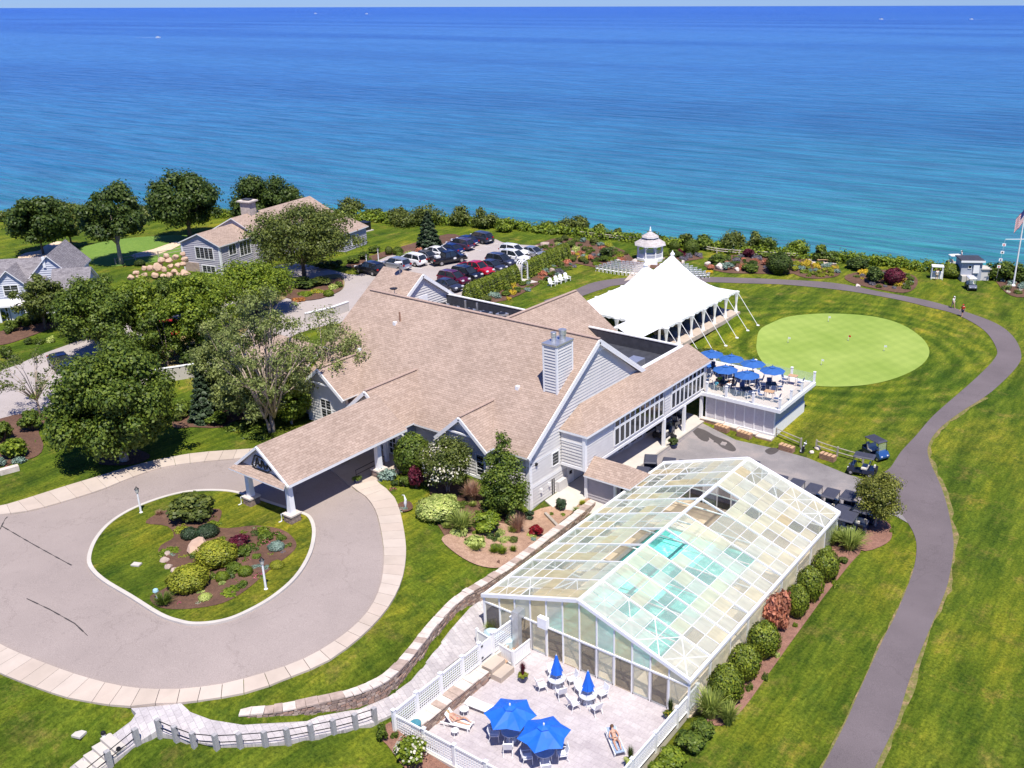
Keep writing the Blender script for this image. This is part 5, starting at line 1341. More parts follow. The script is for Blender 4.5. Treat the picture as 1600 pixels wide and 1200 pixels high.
def plant(kind, loc, r, h, label, cat='shrub', name='shrub', group=None, rz=None):
    """r radius in m, h height in m"""
    parts = lib(kind, random.randrange(2) if kind.startswith(('ball', 'cone', 'bush')) else 0)
    hh = {'ball': 2.0, 'bush': 1.75, 'low': .85, 'hosta': .7, 'blades': 1.15, 'cone': 2.6}[kind.split(':')[0]]
    rr_ = {'cone': .5}.get(kind.split(':')[0], 1.0)
    sc = (r / rr_, r / rr_, h / hh); rz = random.uniform(0, 6.28) if rz is None else rz
    if len(parts) == 1:
        o = link(name, parts[0][1]); o.location = loc; o.scale = sc; o.rotation_euler = (0, 0, rz)
        return tag(o, label, cat, group)
    root = empty(name, loc, rz, label, cat, group); root.scale = sc
    for nme_, me_ in parts: link(nme_, me_, root)
    return root
def pl(kind, u, v, wpx, hm, label, cat='shrub', name='shrub', group=None):
    g, _, r = span(u, v, v - 5, wpx)
    return plant(kind, g - Vector((0, 0, .03)), r, hm, label, cat, name, group)

# clipped yews along the pool house and their companions
pos_ = ('nearest the patio', 'second from the patio', 'just before the coral shrub', 'just after the coral shrub', 'fifth from the patio', 'farthest from the patio')
for i, (u, v, wp_, h_) in enumerate(((1134, 1095, 54, 2.5), (1162, 1058, 49, 2.3), (1192, 1022, 50, 2.3), (1243, 962, 38, 2.4), (1263, 936, 42, 2.5), (1288, 905, 41, 2.4))):
    pl('ball:yew', u, v, wp_, h_, 'clipped egg shaped yew beside the pool house, %s' % pos_[i], 'bush', 'clipped_yew', 'clipped yews along the pool house')
pl('bush:coral', 1213, 985, 48, 3.4, 'coral red shrub between clipped yews beside the pool house', 'bush')
pl('bush:coral', 1219, 985, 30, 2.0, 'low coral sprouts at the foot of the coral shrub', 'bush')
for u, v, wp_, h_, l in ((1298, 850, 52, 1.4, 'behind the clipped yews next to the rail fence'), (1328, 858, 62, 1.5, 'at the far end of the shrub bed'), (1110, 1120, 64, 1.7, 'nearest the patio lattice'), (1137, 1130, 48, 1.3, 'beside the first clipped yew')):
    pl('blades:grass', u, v, wp_, h_, 'light green ornamental grass %s' % l, 'grass clump', 'ornamental_grass', 'ornamental grasses in the pool house bed')
for u, v, wp_, k in ((1316, 880, 18, 'bush:mid'), (1306, 915, 17, 'low:bright'), (1242, 980, 10, 'low:bright'), (1168, 1030, 12, 'low:yellow'), (1214, 1028, 10, 'low:varieg'), (1195, 1062, 12, 'low:mid'), (1170, 1078, 14, 'low:mid'), (1290, 862, 20, 'bush:mid'), (1394, 832, 10, 'low:bright'), (1345, 838, 12, 'low:dark'), (1075, 1170, 58, 'bush:mid'), (1048, 1195, 56, 'bush:bright'), (1025, 1215, 40, 'bush:bright'), (1096, 1150, 46, 'bush:mid')):
    pl(k, u, v, wp_, .6 if wp_ < 25 else 1.2, 'small %s plant in the pool house bed, %s' % ({'mid': 'green', 'bright': 'lime', 'yellow': 'yellow', 'varieg': 'pale', 'dark': 'dark', 'oak': 'olive'}[k.split(':')[1]], 'by the last yew' if u > 1300 else 'by the coral shrub' if u > 1205 else 'by the first yews' if u > 1130 else 'outside the right lattice, ' + {1075: 'second', 1048: 'third', 1025: 'nearest the camera', 1096: 'topmost'}[u]), 'plant', 'bed_plant', 'small plants in the pool house bed')

# island planting
I = 'in the island bed of the circular drive'
for k, u, v, wp_, h_, l, c in (
 ('bush:oak', 302, 812, 78, 2.3, 'large mounded weeping maple at the top of the island bed', 'bush'),
 ('ball:yellow', 340, 882, 60, 1.7, 'golden mounded shrub beside the boulder, larger of two', 'bush'),
 ('ball:yellow', 296, 920, 60, 1.6, 'golden mounded shrub left of the boulder gap, nearer one', 'bush'),
 ('bush:burgundy', 374, 858, 40, 1.3, 'reddish brown spreading shrub behind the golden shrub', 'bush'),
 ('ball:bright', 384, 900, 22, .75, 'small clipped lime ball shrub near the pink flowers', 'bush'),
 ('ball:bright', 348, 908, 20, .7, 'small clipped lime ball left of the similar ball near the lamp post', 'bush'),
 ('low:bright', 361, 928, 44, .5, 'wide low lime cushion at the bed front edge', 'bush'),
 ('low:bright', 263, 865, 40, .5, 'low lime cushion beside the small stone wall', 'bush'),
 ('ball:yew', 306, 868, 20, .5, 'small round green shrub behind the boulder', 'bush'),
 ('low:bright', 335, 822, 26, .6, 'lime cushion below the weeping maple, right one', 'bush'),
 ('low:yellow', 285, 832, 28, .7, 'yellow green cushion below the weeping maple', 'bush'),
 ('ball:spruce', 298, 842, 26, .9, 'dark blue green mound left of the similar one in mid bed', 'bush'),
 ('ball:spruce', 325, 838, 34, .9, 'dark blue green mound in the middle of the island bed', 'bush'),
 ('low:bright', 412, 833, 32, .6, 'lime cushion at the upper right of the island bed', 'bush'),
 ('bush:mid', 415, 846, 28, .7, 'green shrub at the upper right of the island bed', 'bush'),
 ('ball:bluegreen', 432, 860, 24, .7, 'pale blue green round shrub at the right of the island bed', 'bush'),
 ('low:bluegreen', 402, 888, 18, .4, 'pale grey green cushion right of the middle', 'plant'),
 ('ball:yellow', 433, 888, 22, .55, 'yellow green round shrub near the right kerb of the island', 'bush'),
 ('bush:mid', 380, 868, 34, .8, 'dark green spreading shrub right of the golden mounds', 'bush'),
 ('bush:mid', 366, 895, 36, .7, 'dark green spreading shrub in front of the golden mounds', 'bush'),
 ('blades:mid', 257, 946, 40, .8, 'dark green arching clump at the lower left of the island bed', 'plant'),
 ('ball:varieg', 321, 938, 20, .5, 'variegated small mound near the front of the island bed', 'plant'),
 ('low:bluegreen', 269, 870, 14, .3, 'silvery low cushion by the small stone wall', 'plant'),
 ('low:yellow', 284, 872, 18, .3, 'small yellow cushion beside the boulder', 'plant'),
 ('low:mid:pink_f:140', 404, 903, 22, .35, 'pink flowering clump beside the island lamp post', 'flowers'),
 ('low:mid:pink_f:90', 280, 945, 12, .3, 'pink flowering clump at the front left of the island bed', 'flowers'),
 ('low:mid:white_f:140', 310, 945, 14, .3, 'white flowering clump at the front of the island bed', 'flowers'),
 ('low:mid:white_f:140', 448, 855, 12, .3, 'white flowering clump at the right of the island bed', 'flowers'),
 ('low:mid:white_f:80', 397, 828, 8, .3, 'small white flowering clump at the top right of the island bed', 'flowers'),
 ('low:mid:pink_f:60', 437, 840, 12, .3, 'pale pink flowering clump by the upper edge of the island bed', 'flowers'),
 ('low:lav', 443, 866, 12, .3, 'lavender flowering clump at the right edge of the island bed', 'flowers'),
 ('low:mid:pink_f:40', 336, 812, 10, .3, 'small pink flowers beside the weeping maple', 'flowers'),
 ('low:mid:yellow_f:40', 425, 836, 8, .25, 'tiny yellow flowers at the upper right of the island bed', 'flowers'),
 ('blades:tan', 250, 806, 16, .5, 'tan grass clump left of the weeping maple', 'plant')):
    pl(k, u, v, wp_, h_, l, c, 'flower_clump' if c == 'flowers' else 'shrub')
# entrance beds
for k, u, v, wp_, h_, l, c in (
 ('ball:mid', 647, 738, 56, 3.4, 'big round green shrub right of the portico', 'bush'),
 ('low:bluegreen', 607, 748, 34, 1.2, 'silvery blue spreading spruce beside the portico pier', 'bush'),
 ('bush:burgundy', 651, 763, 28, 2.2, 'burgundy barberry left of the dogwood', 'bush'),
 ('ball:varieg', 685, 806, 66, 1.5, 'wide pale yellow green clipped mound in the entrance bed', 'bush'),
 ('bush:varieg', 702, 790, 30, 1.0, 'pale yellow green shrub tucked right of the clipped mound', 'bush'),
 ('blades:tan', 737, 782, 46, 1.6, 'tan pink feathery grass beside the dogwood', 'grass clump'),
 ('blades:grass', 722, 832, 54, 1.7, 'tall green arching grass clump in the entrance bed', 'grass clump'),
 ('bush:bright', 762, 828, 56, 1.6, 'lime green hydrangea mound in the entrance bed', 'bush'),
 ('hosta:varieg', 741, 850, 38, .7, 'cream edged hosta, large round one in the entrance bed', 'plant'),
 ('hosta:varieg', 710, 834, 18, .5, 'small cream edged hosta at the left of the entrance bed', 'plant'),
 ('bush:red', 838, 838, 26, 1.2, 'crimson barberry in the sunny bed by the clubhouse corner', 'bush'),
 ('blades:tan', 809, 832, 34, 1.4, 'tan green fountain grass left of the crimson barberry', 'grass clump'),
 ('low:bright', 676, 820, 14, .4, 'small lime plant at the tip of the entrance bed', 'plant'),
 ('bush:dark', 618, 758, 16, .5, 'low dark plant beside the silvery spruce', 'plant'),
 ('bush:mid', 631, 760, 22, 1.0, 'green shrub left of the burgundy barberry', 'bush'),
 ('low:mid:pink_f:70', 614, 765, 12, .3, 'pink flowering clump beside the entrance walk', 'flowers'),
 ('low:bluegreen:white_f:70', 629, 797, 16, .3, 'small white flowers in the tiny round bed by the walk', 'flowers'),
 ('bush:spruce', 828, 812, 20, .9, 'dark bush at the foot of the clubhouse corner', 'bush'),
 ('bush:dark', 778, 800, 60, 1.4, 'dark shrub under the upright tree', 'bush'),
 ('bush:varieg', 800, 815, 22, 1.1, 'pale flowering shrub right of the upright tree foot', 'bush'),
 ('bush:spruce', 877, 797, 20, 1.3, 'dark leaved rose bush against the clubhouse wall', 'bush'),
 ('low:bluegreen', 833, 845, 10, .4, 'silvery cushion beside the crimson barberry', 'plant'),
 ('low:varieg', 793, 845, 14, .4, 'pale small plant in the middle of the sunny bed', 'plant'),
 ('low:mid', 773, 843, 14, .4, 'small shrub right of the big hosta', 'plant'),
 ('bush:mid', 894, 817, 14, .7, 'small green bush near the pool house eave', 'plant'),
 ('blades:bright', 772, 864, 20, .5, 'daylily clump left of two others in the sunny bed', 'plant'),
 ('blades:bright', 785, 866, 22, .6, 'daylily clump in the middle of the sunny bed', 'plant'),
 ('blades:bright', 802, 862, 16, .5, 'daylily clump right of two others in the sunny bed', 'plant'),
 ('blades:bright', 902, 803, 20, .6, 'daylily clump on the terrace bed beside the utility wall', 'plant'),
 ('blades:yellow', 910, 790, 14, .5, 'yellow daylily clump at the top of the terrace bed', 'plant'),
 ('low:bright', 862, 805, 10, .4, 'small lime plant against the wall in the terrace bed', 'plant'),
 ('low:bright', 880, 806, 10, .4, 'small lime plant in mid terrace bed', 'plant'),
 ('low:mid', 906, 812, 8, .3, 'tiny plant below the daylily in the terrace bed', 'plant'),
 ('blades:bright', 876, 823, 10, .3, 'small daylily by the timber edging', 'plant'),
 ('blades:grass', 769, 987, 30, .8, 'green grass tuft at the corner of the pool house', 'grass clump'),
 ('bush:mid', 598, 1158, 22, 1.3, 'dark green shrub outside the lattice fence corner', 'bush'),
 ('bush:bright:white_f:60', 645, 1190, 56, 1.8, 'lime green hydrangea bush outside the lattice fence', 'bush'),
 ('low:mid', 616, 1152, 14, .5, 'low plant between shrub and lattice fence', 'plant'),
 ('bush:bright:white_f:90', 624, 1180, 20, .8, 'pale flowering hydrangea left of the lime green bush', 'bush')):
    pl(k, u, v, wp_, h_, l, c, 'flower_clump' if c == 'flowers' else 'shrub')
# left-side beds
for k, u, v, wp_, h_, l in (
 ('bush:bright', 24, 715, 48, 2.0, 'mounded green maple in the bed at the left edge'), ('bush:mid', 5, 690, 40, 2.0, 'large green shrub behind the mounded maple at the left edge'),
 ('bush:mid', 50, 672, 42, 2.1, 'upright green shrub at the end of the left bed'), ('low:bluegreen', 32, 722, 24, .6, 'grey green low plant beside the small stone wall'),
 ('low:mid:pink_f:90', 12, 732, 10, .4, 'pink flowers by the low wall at the left edge'), ('bush:bluegreen', 2, 728, 20, .8, 'blue green shrub at the left border'),
 ('bush:mid', 292, 648, 44, 1.3, 'green shrub left of the spruce by the big tree'), ('bush:oak', 280, 656, 30, 1.0, 'olive shrub behind the big tree shade'),
 ('bush:mid', 340, 662, 40, 1.2, 'green shrub in front of the spruce'), ('low:mid', 372, 668, 40, .8, 'spreading juniper left of the birch trunks'),
 ('low:mid', 400, 680, 50, .7, 'spreading juniper at the lawn edge before the birches'), ('bush:mid', 460, 655, 40, 1.2, 'green shrub right of the birch trunks'),
 ('bush:bright', 480, 640, 36, 1.2, 'bright shrub beside the clubhouse wall behind the portico'), ('bush:dark', 405, 640, 60, 2.0, 'dark shrub mass behind the birch trunks'),
 ('bush:bright', 445, 625, 44, 1.8, 'bright green shrub in front of the low west wing'), ('bush:dark', 350, 620, 50, 2.2, 'dark shrub between spruce and birches'),
 ('bush:dark', 240, 560, 60, 2.5, 'dark bush under the bright green trees by the road'), ('bush:mid', 247, 562, 22, 1.4, 'round green bush on the traffic island edge'),
 ('bush:mid', 282, 552, 24, 1.6, 'round green bush below the red car'), ('bush:dark', 310, 565, 60, 2.2, 'dark bush right of the red car under the trees'),
 ('low:yellow:yellow_f:40', 492, 458, 24, .7, 'yellow cushion on the kerbed bed by the parking entrance'), ('low:bright', 478, 462, 28, .9, 'lime cushion left in the kerbed bed'),
 ('ball:bright', 514, 463, 16, .9, 'green ball in the kerbed bed at the parking entrance'), ('low:varieg', 520, 452, 20, .8, 'pale cushion at the right of the kerbed bed'),
 ('bush:dark', 475, 450, 50, 1.6, 'dark shrub under the wide olive tree'), ('bush:mid', 530, 450, 14, 1.1, 'small shrub at the tip of the kerbed bed'),
 ('low:orange_f', 470, 470, 24, .5, 'orange flowering patch in the kerbed bed'), ('bush:oak', 500, 446, 40, 1.4, 'olive shrub behind the kerbed bed cushions')):
    pl(k, u, v, wp_, h_, l, 'bush')
for i, (u, v, wp_, k) in enumerate(((608, 398, 12, 'ball:oak'), (622, 398, 16, 'ball:mid'), (640, 405, 26, 'bush:varieg'), (655, 398, 14, 'bush:coral'), (585, 395, 22, 'bush:mid'), (568, 405, 24, 'bush:mid'), (553, 412, 24, 'bush:mid'), (626, 406, 18, 'bush:mid'), (764, 378, 22, 'bush:mid'), (578, 412, 10, 'low:mid'), (525, 418, 24, 'bush:dark'), (505, 420, 26, 'bush:dark'))):
    pl(k, u, v, wp_, 1.3, ('small clipped brownish shrub on the mulch between guest building and parked cars', 'clipped dark green ball shrub on the mulch left of the parked cars', 'pale variegated shrub at the head of the parked cars', 'reddish shrub beside the tall spruce', 'green shrub at the right corner of the guest building', 'green shrub below the guest building wing', 'dense green shrub under the wide olive tree edge', 'dark low shrub in front of the pale variegated shrub', 'green bush at the far end of the parked cars', 'low plant on the mulch strip', 'dark bush in the wide olive tree shade, right one', 'dark bush in the wide olive tree shade, left one')[i], 'bush')
# guest building and grey house fronts
for i, (u, v, wp_, k) in enumerate(((344, 412, 26, 'bush:bright'), (385, 402, 24, 'ball:mid'), (330, 420, 14, 'low:yellow'), (372, 408, 14, 'low:yellow'), (356, 418, 26, 'low:burgundy'), (342, 424, 16, 'low:yellow_f'), (219, 415, 16, 'ball:dark'), (20, 518, 22, 'bush:mid'), (35, 512, 24, 'bush:mid'), (55, 505, 36, 'bush:dark'), (5, 500, 26, 'bush:bright'), (45, 538, 14, 'bush:dark'), (10, 560, 24, 'bush:mid'), (62, 537, 18, 'low:mid'), (80, 535, 14, 'low:varieg'), (76, 502, 20, 'low:mid'), (12, 522, 14, 'bush:mid'))):
    pl(k, u, v, wp_, .9 if wp_ < 20 else 1.6, ('lime shrub by the guest building entrance', 'clipped round shrub right of the guest building windows', 'yellow cushion beside the guest building corner', 'yellow cushion between the guest building shrubs', 'burgundy low plants before the guest building', 'yellow flowers on the slope below the guest building', 'dark round shrub by the split rail fence end', 'green shrub at the grey house steps', 'second green shrub right of the grey house steps', 'dark green bush beside the grey house porch', 'bright shrub at the left edge before the grey house', 'small dark shrub on the roadside lawn', 'round green shrub on the roadside lawn at the left edge', 'low green plant on the roadside lawn', 'pale flowering plant on the roadside lawn', 'low green edging plant right of the grey house porch', 'small shrub beneath the grey house porch rail')[i], 'bush')
# arborvitae hedge in two runs with the arbor between them
OR = 'first second third fourth fifth sixth seventh eighth ninth tenth eleventh twelfth thirteenth fourteenth fifteenth'.split()
k = 0
for a, b, n_ in (((-80.3, 89.6), (-81.5, 100.9), 14), ((-81.8, 103.6), (-83.9, 116.3), 15)):
    for i in range(n_):
        t = i / (n_ - 1); x = a[0] + (b[0] - a[0]) * t; y = a[1] + (b[1] - a[1]) * t
        first = k == 0; k += 1
        plant('cone:yew', GZ(x, y, -.03), .84, random.uniform(2.45, 2.6), 'arborvitae in the parking hedge, %s of the arbor' % (OR[i] + ' plant of the run left' if n_ == 14 else OR[i] + ' plant of the run right'), 'hedge tree', 'arborvitae', 'arborvitae hedge along the parking lot')
# scattered bed planting
def scatter(poly, n_, kinds, place, seed, rr=(.35, .9)):
    rng = random.Random(seed); W_ = wp(poly, n=1, smooth=False); xs = [q[0] for q in W_]; ys = [q[1] for q in W_]; got = []; tries = 0
    words = {'mid': 'green', 'dark': 'dark green', 'bright': 'lime green', 'yellow': 'yellow green', 'grass': 'grassy', 'bluegreen': 'silvery blue green', 'burgundy': 'burgundy', 'coral': 'coral red', 'varieg': 'pale variegated', 'lav': 'lavender', 'yellow_f': 'yellow flowering', 'orange_f': 'orange flowering', 'white_f': 'white flowering', 'pink_f': 'pink flowering', 'oak': 'olive green', 'spruce': 'blackish green'}
    while len(got) < n_ and tries < n_ * 30:
        tries += 1; x = rng.uniform(min(xs), max(xs)); y = rng.uniform(min(ys), max(ys)); r = rng.uniform(*rr)
        if not inside(np.array([x]), np.array([y]), W_)[0]: continue
        if any((x - a) ** 2 + (y - b) ** 2 < ((r + c) * .8) ** 2 for a, b, c in got): continue
        got.append((x, y, r)); kd = rng.choice(kinds); col = kd.split(':')[-1 if not kd.split(':')[-1].isdigit() else -2]
        plant(kd, GZ(x, y), r, r * rng.uniform(.8, 1.3), '%s %s %s, toward its %s %s' % (words.get(col, col), 'shrub' if kd[0:2] in ('ba', 'bu') else 'perennial', place, ('near', 'middle', 'far')[min(2, int(3 * (y - min(ys)) / (max(ys) - min(ys))))], ('left', 'centre', 'right')[min(2, int(3 * (x - min(xs)) / (max(xs) - min(xs))))]), 'shrub' if kd[0:2] in ('ba', 'bu') else 'perennial', 'garden_plant', 'plants ' + place)
scatter([(738,472),(790,472),(850,442),(925,405),(930,396),(892,400),(825,436)], 60, ['bush:mid', 'bush:bluegreen', 'low:lav', 'low:mid', 'bush:oak', 'low:bright', 'low:bluegreen', 'bush:mid', 'low:coral', 'low:yellow_f'], 'in the border below the arborvitae hedge', 1, (.3, .8))
scatter([(828,394),(850,379),(880,373),(930,379),(980,394),(975,415),(950,418),(900,410)], 62, ['bush:mid', 'bush:bluegreen', 'bush:dark', 'low:mid', 'low:yellow', 'low:coral', 'bush:oak', 'low:bright', 'low:varieg', 'bush:mid', 'bush:oak', 'low:mid'], 'in the garden left of the gazebo', 2, (.4, 1.0))
scatter([(1030,396),(1060,393),(1098,400),(1075,408),(1055,416),(1035,410)], 22, ['bush:mid', 'low:lav', 'low:burgundy', 'bush:dark', 'low:mid'], 'in the garden right of the gazebo', 3, (.4, 1.0))
scatter([(1102,415),(1120,404),(1160,399),(1210,400),(1200,420),(1180,426),(1130,424)], 34, ['bush:mid', 'bush:dark', 'low:lav', 'low:coral', 'bush:bluegreen', 'low:mid'], 'in the middle seaside bed', 4, (.4, 1.1))
scatter([(1240,415),(1262,412),(1300,413),(1310,425),(1300,433),(1270,434),(1242,427)], 30, ['low:yellow_f', 'low:yellow', 'bush:yellow', 'low:bright', 'low:bluegreen'], 'in the yellow flower bed beside the path', 5, (.4, 1.0))
scatter([(1322,432),(1345,426),(1390,424),(1425,431),(1432,440),(1425,450),(1408,456),(1372,450)], 30, ['bush:mid', 'low:lav', 'low:bright', 'low:mid', 'bush:bluegreen', 'low:yellow_f'], 'in the bed right of the yellow flowers', 6, (.35, .9))
scatter([(1558,436),(1575,433),(1618,438),(1635,450),(1602,463),(1574,457)], 22, ['low:bluegreen', 'low:mid', 'low:varieg', 'low:white_f', 'bush:mid'], 'in the rock bed under the flagpole', 7, (.35, .8))
for k_, u, v, wp_, h_, l in (('ball:dark', 1217, 427, 40, 3.1, 'large dark clipped round bush in the middle seaside bed'), ('ball:burgundy', 1396, 444, 32, 2.4, 'dark burgundy round bush beside the path'), ('bush:dark', 1364, 442, 34, 2.8, 'dark green bush left of the burgundy bush'),
 ('bush:dark', 1340, 420, 40, 1.9, 'dark green juniper behind the bed right of the yellow flowers'), ('ball:mid', 1080, 397, 24, 2.3, 'round dark bush right of the gazebo'), ('ball:mid', 1054, 392, 16, 1.6, 'smaller round bush behind the tent peak'),
 ('bush:dark', 949, 403, 28, 2.1, 'dark bush behind the left rows of white chairs'), ('bush:mid', 1122, 413, 30, 1.9, 'green bush left in the middle seaside bed'), ('bush:coral', 1110, 421, 14, .9, 'coral shrub by the pale rock left of the path bed'), ('bush:coral', 1136, 421, 14, .9, 'coral shrub right of the pale rock in the path bed'),
 ('bush:mid', 1173, 425, 32, 1.3, 'low spreading green shrub in front of the middle seaside bed'), ('bush:coral', 923, 407, 12, 1.0, 'coral red shrub at the left garden edge'), ('ball:yew', 1487, 433, 32, 2.0, 'clipped oblong hedge before the seaside snack hut'), ('bush:burgundy', 1170, 402, 22, 1.7, 'reddish brown shrub at the top of the middle seaside bed'), ('low:yellow_f', 1106, 426, 16, .4, 'yellow flowers at the tip of the middle seaside bed'),
 ('bush:oak', 1105, 562, 60, 1.4, 'olive spreading shrub between the tent and the deck umbrellas'), ('bush:bright', 1153, 572, 30, 1.0, 'green shrub just beyond the far deck railing')):
    pl(k_, u, v, wp_, h_, l, 'bush')
scatter([(275,840),(300,826),(345,834),(400,832),(440,834),(455,848),(440,870),(410,895),(380,920),(330,940),(275,945),(262,935),(290,905),(300,880),(265,880)], 46, ['low:mid', 'low:dark', 'low:bluegreen', 'low:bright', 'low:mid:pink_f:30', 'bush:mid', 'low:varieg', 'low:oak'], 'in the circular drive island bed', 8, (.25, .5))
scatter([(640,752),(668,768),(676,800),(700,835),(740,860),(790,860),(840,836),(815,825),(770,790),(730,775),(690,760),(650,745)], 34, ['low:mid', 'low:dark', 'bush:oak', 'low:bright', 'bush:mid', 'low:varieg', 'blades:grass'], 'in the bed before the clubhouse', 9, (.3, .65))
# scrub along the bluff edge: one mass nobody could count, with separate bushes standing out of it
rr0 = np.linspace(_ef[1, 0], _ef[-2, 0], 900); cl_ = []
for r_ in rr0:
    f_ = float(np.interp(r_, _ef[:, 0], _ef[:, 1]))
    for q in range(3):
        ff_ = f_ + npr.uniform(-2.4, 5.0); r2 = r_ + npr.uniform(-1, 1)
        x = r2 * _ca - ff_ * _sa; y = r2 * _sa + ff_ * _ca
        cl_.append((x, y, float(hz(x, y)) + npr.uniform(.1, .9), npr.uniform(.6, 1.3)))
o = link('bluff_scrub', leaves('bluff_scrub', *cloud(cl_, 95000, .42, .6), LM['bright'])); tag(o, 'green thicket of low scrub covering the edge of the bluff above the sea', 'scrub', kind='stuff')
for i, (u, v, vt, wp_, m_) in enumerate(((548, 337, 305, 42, 'oak'), (625, 348, 319, 32, 'oak'), (668, 350, 314, 50, 'oak'), (585, 342, 322, 26, 'mid'), (722, 352, 319, 36, 'oak'), (757, 356, 320, 36, 'oak'), (885, 370, 338, 34, 'oak'), (905, 372, 335, 28, 'oak'), (858, 366, 346, 26, 'mid'), (935, 376, 348, 20, 'mid'), (965, 381, 354, 14, 'oak'), (1022, 390, 358, 24, 'oak'),
  (1072, 394, 362, 20, 'oak'), (1100, 397, 364, 28, 'mid'), (1145, 400, 358, 42, 'oak'), (1178, 402, 360, 24, 'oak'), (1197, 404, 368, 34, 'mid'), (1245, 406, 372, 36, 'bright'), (1280, 408, 382, 20, 'mid'), (1300, 410, 388, 18, 'mid'), (1562, 437, 402, 40, 'mid'), (1590, 440, 412, 30, 'mid'), (15, 345, 325, 26, 'oak'), (100, 345, 308, 60, 'oak'), (228, 345, 318, 26, 'oak'), (790, 362, 340, 26, 'bright'), (500, 340, 322, 40, 'bright'), (640, 352, 330, 60, 'oak'))):
    if 820 < u < 1260: v -= 8
    tree(u, v, vt, wp_, m_, 'seaside bush on the bluff edge, %s' % ('left of the tall spruce', 'just left above the tall spruce', 'right behind the tall spruce', 'low one between two taller bushes left of the spruce', 'left one of the pair right of the spruce', 'right one of the pair right of the spruce', 'left one of the pair left of the gazebo', 'right one of the pair left of the gazebo', 'low one beyond the parking hedge', 'small one just left of the gazebo garden', 'thin one nearest the gazebo on its left', 'just behind the gazebo roof',
     'narrow one right of the gazebo', 'paired with the narrow one right of the gazebo', 'wide brownish one above the middle seaside bed', 'tall pale one above the middle seaside bed', 'green one right of the tall pale one', 'bright one above the yellow flower bed', 'small one right of the bright one', 'last low one left of the picnic table', 'left of the flagpole', 'behind the flagpole', 'at the far left edge', 'between the two dark trees at far left', 'left of the largest spreading tree', 'low bright one before the parked cars', 'low bright one right of the touching dark pair', 'low wide one behind the spruce')[i],
     'tree', 'seaside_bush', z0=.0, n=2300, leaf=.34, ncl=22, trunk=.08, nl=5, rscale=1.15, top=.62, shell=(.3, 1.25), group='bushes along the bluff edge', rmin=.2, rmax=.48)
# ---------------------------------------------------------------- walls, fences
def stone_wall(name, pts, label, side=1, thick=.5, cat='wall', capl=.6, row=.16):
    """pts: (x, y, ztop, zfoot); face stones on the given side"""
    root = empty(name, (pts[0][0], pts[0][1], 0), 0, label, cat)
    P = np.array(smooth_poly([p for p in pts], False, 6)); s = np.r_[0, np.cumsum(np.hypot(*np.diff(P[:, :2], axis=0).T))]
    def at(t): return np.array([np.interp(t, s, P[:, k]) for k in range(4)])
    L = s[-1]; rng = random.Random(3); core = MB(); n_ = int(L / .5) + 1; vs = []
    ts = np.linspace(0, L, n_)
    for t in ts:
        p = at(t); d = at(min(t + .1, L)) - at(max(t - .1, 0)); d = d[:2] / np.hypot(*d[:2]); nn = np.array([d[1], -d[0]]) * side
        a = p[:2] + nn * thick / 2; b = p[:2] - nn * thick / 2
        vs += [(a[0], a[1], p[3] - .3), (a[0], a[1], p[2] - .06), (b[0], b[1], p[2] - .06), (b[0], b[1], p[3] - .3)]
    fs = [(i*4+k, i*4+k+1, i*4+k+5, i*4+k+4) for i in range(n_ - 1) for k in range(3)] + [(0, 1, 2, 3), tuple((n_-1)*4 + k for k in (3, 2, 1, 0))]
    core.add(vs, fs); core.build('core', pm('dark_mortar', (.12, .09, .075), .95, .2), root, world=True)  # dark core filling the joints between face stones
    face = MB(); t = 0
    z = -1
    for r_ in range(14):
        t = rng.uniform(0, .2)
        while t < L - .1:
            w_ = rng.uniform(.16, .45); p = at(t + w_ / 2); z0 = p[3] - .05 + r_ * row
            if z0 + row * .6 > p[2] - .06: t += w_ + .02; continue
            d = at(min(t + w_, L)) - at(t); d = d[:2] / (np.hypot(*d[:2]) + 1e-9); nn = np.array([d[1], -d[0]]) * side
            o_ = rng.uniform(.015, .07); h_ = row * rng.uniform(.75, .95)
            a = p[:2] - d * w_ / 2 + nn * (thick / 2 - .05); b = p[:2] + d * w_ / 2 + nn * (thick / 2 - .05); a2 = a + nn * (.05 + o_); b2 = b + nn * (.05 + o_ * rng.uniform(.6, 1.2))
            face.add([(a[0], a[1], z0), (b[0], b[1], z0), (b2[0], b2[1], z0), (a2[0], a2[1], z0), (a[0], a[1], z0+h_), (b[0], b[1], z0+h_), (b2[0], b2[1], z0+h_*.95), (a2[0], a2[1], z0+h_)],
                     [(0,1,2,3), (4,7,6,5), (3,2,6,7), (0,3,7,4), (1,5,6,2)], rng.choice([0, 0, 1, 2]))
            t += w_ + .02
    o = face.build('face_stones', [STONE_D, STONE, pm('rust_stone', (.34, .22, .17), .95, .3, 4)], root, world=True); o['kind'] = 'stuff'
    t = 0
    while t < L - .1:
        w_ = min(rng.uniform(.7, 1.3) * capl, L - t); p = at(t); q = at(t + w_ - .02); d = q[:2] - p[:2]; d /= np.hypot(*d) + 1e-9; nn = np.array([d[1], -d[0]]) * side; hh = rng.uniform(.06, .11)
        e = thick / 2 + rng.uniform(.02, .08)
        vs = [(*(p[:2] - nn * e), p[2] - .06), (*(q[:2] - nn * e), q[2] - .06), (*(q[:2] + nn * e), q[2] - .06), (*(p[:2] + nn * e), p[2] - .06)]
        vs += [(a, b, c + hh) for a, b, c in vs]
        MB().add(vs, [(3,2,1,0), (4,5,6,7), (0,1,5,4), (1,2,6,5), (2,3,7,6), (3,0,4,7)]).build('cap_stone', CAPST if rng.random() < .75 else STONE, root, world=True)
        t += w_
    return root
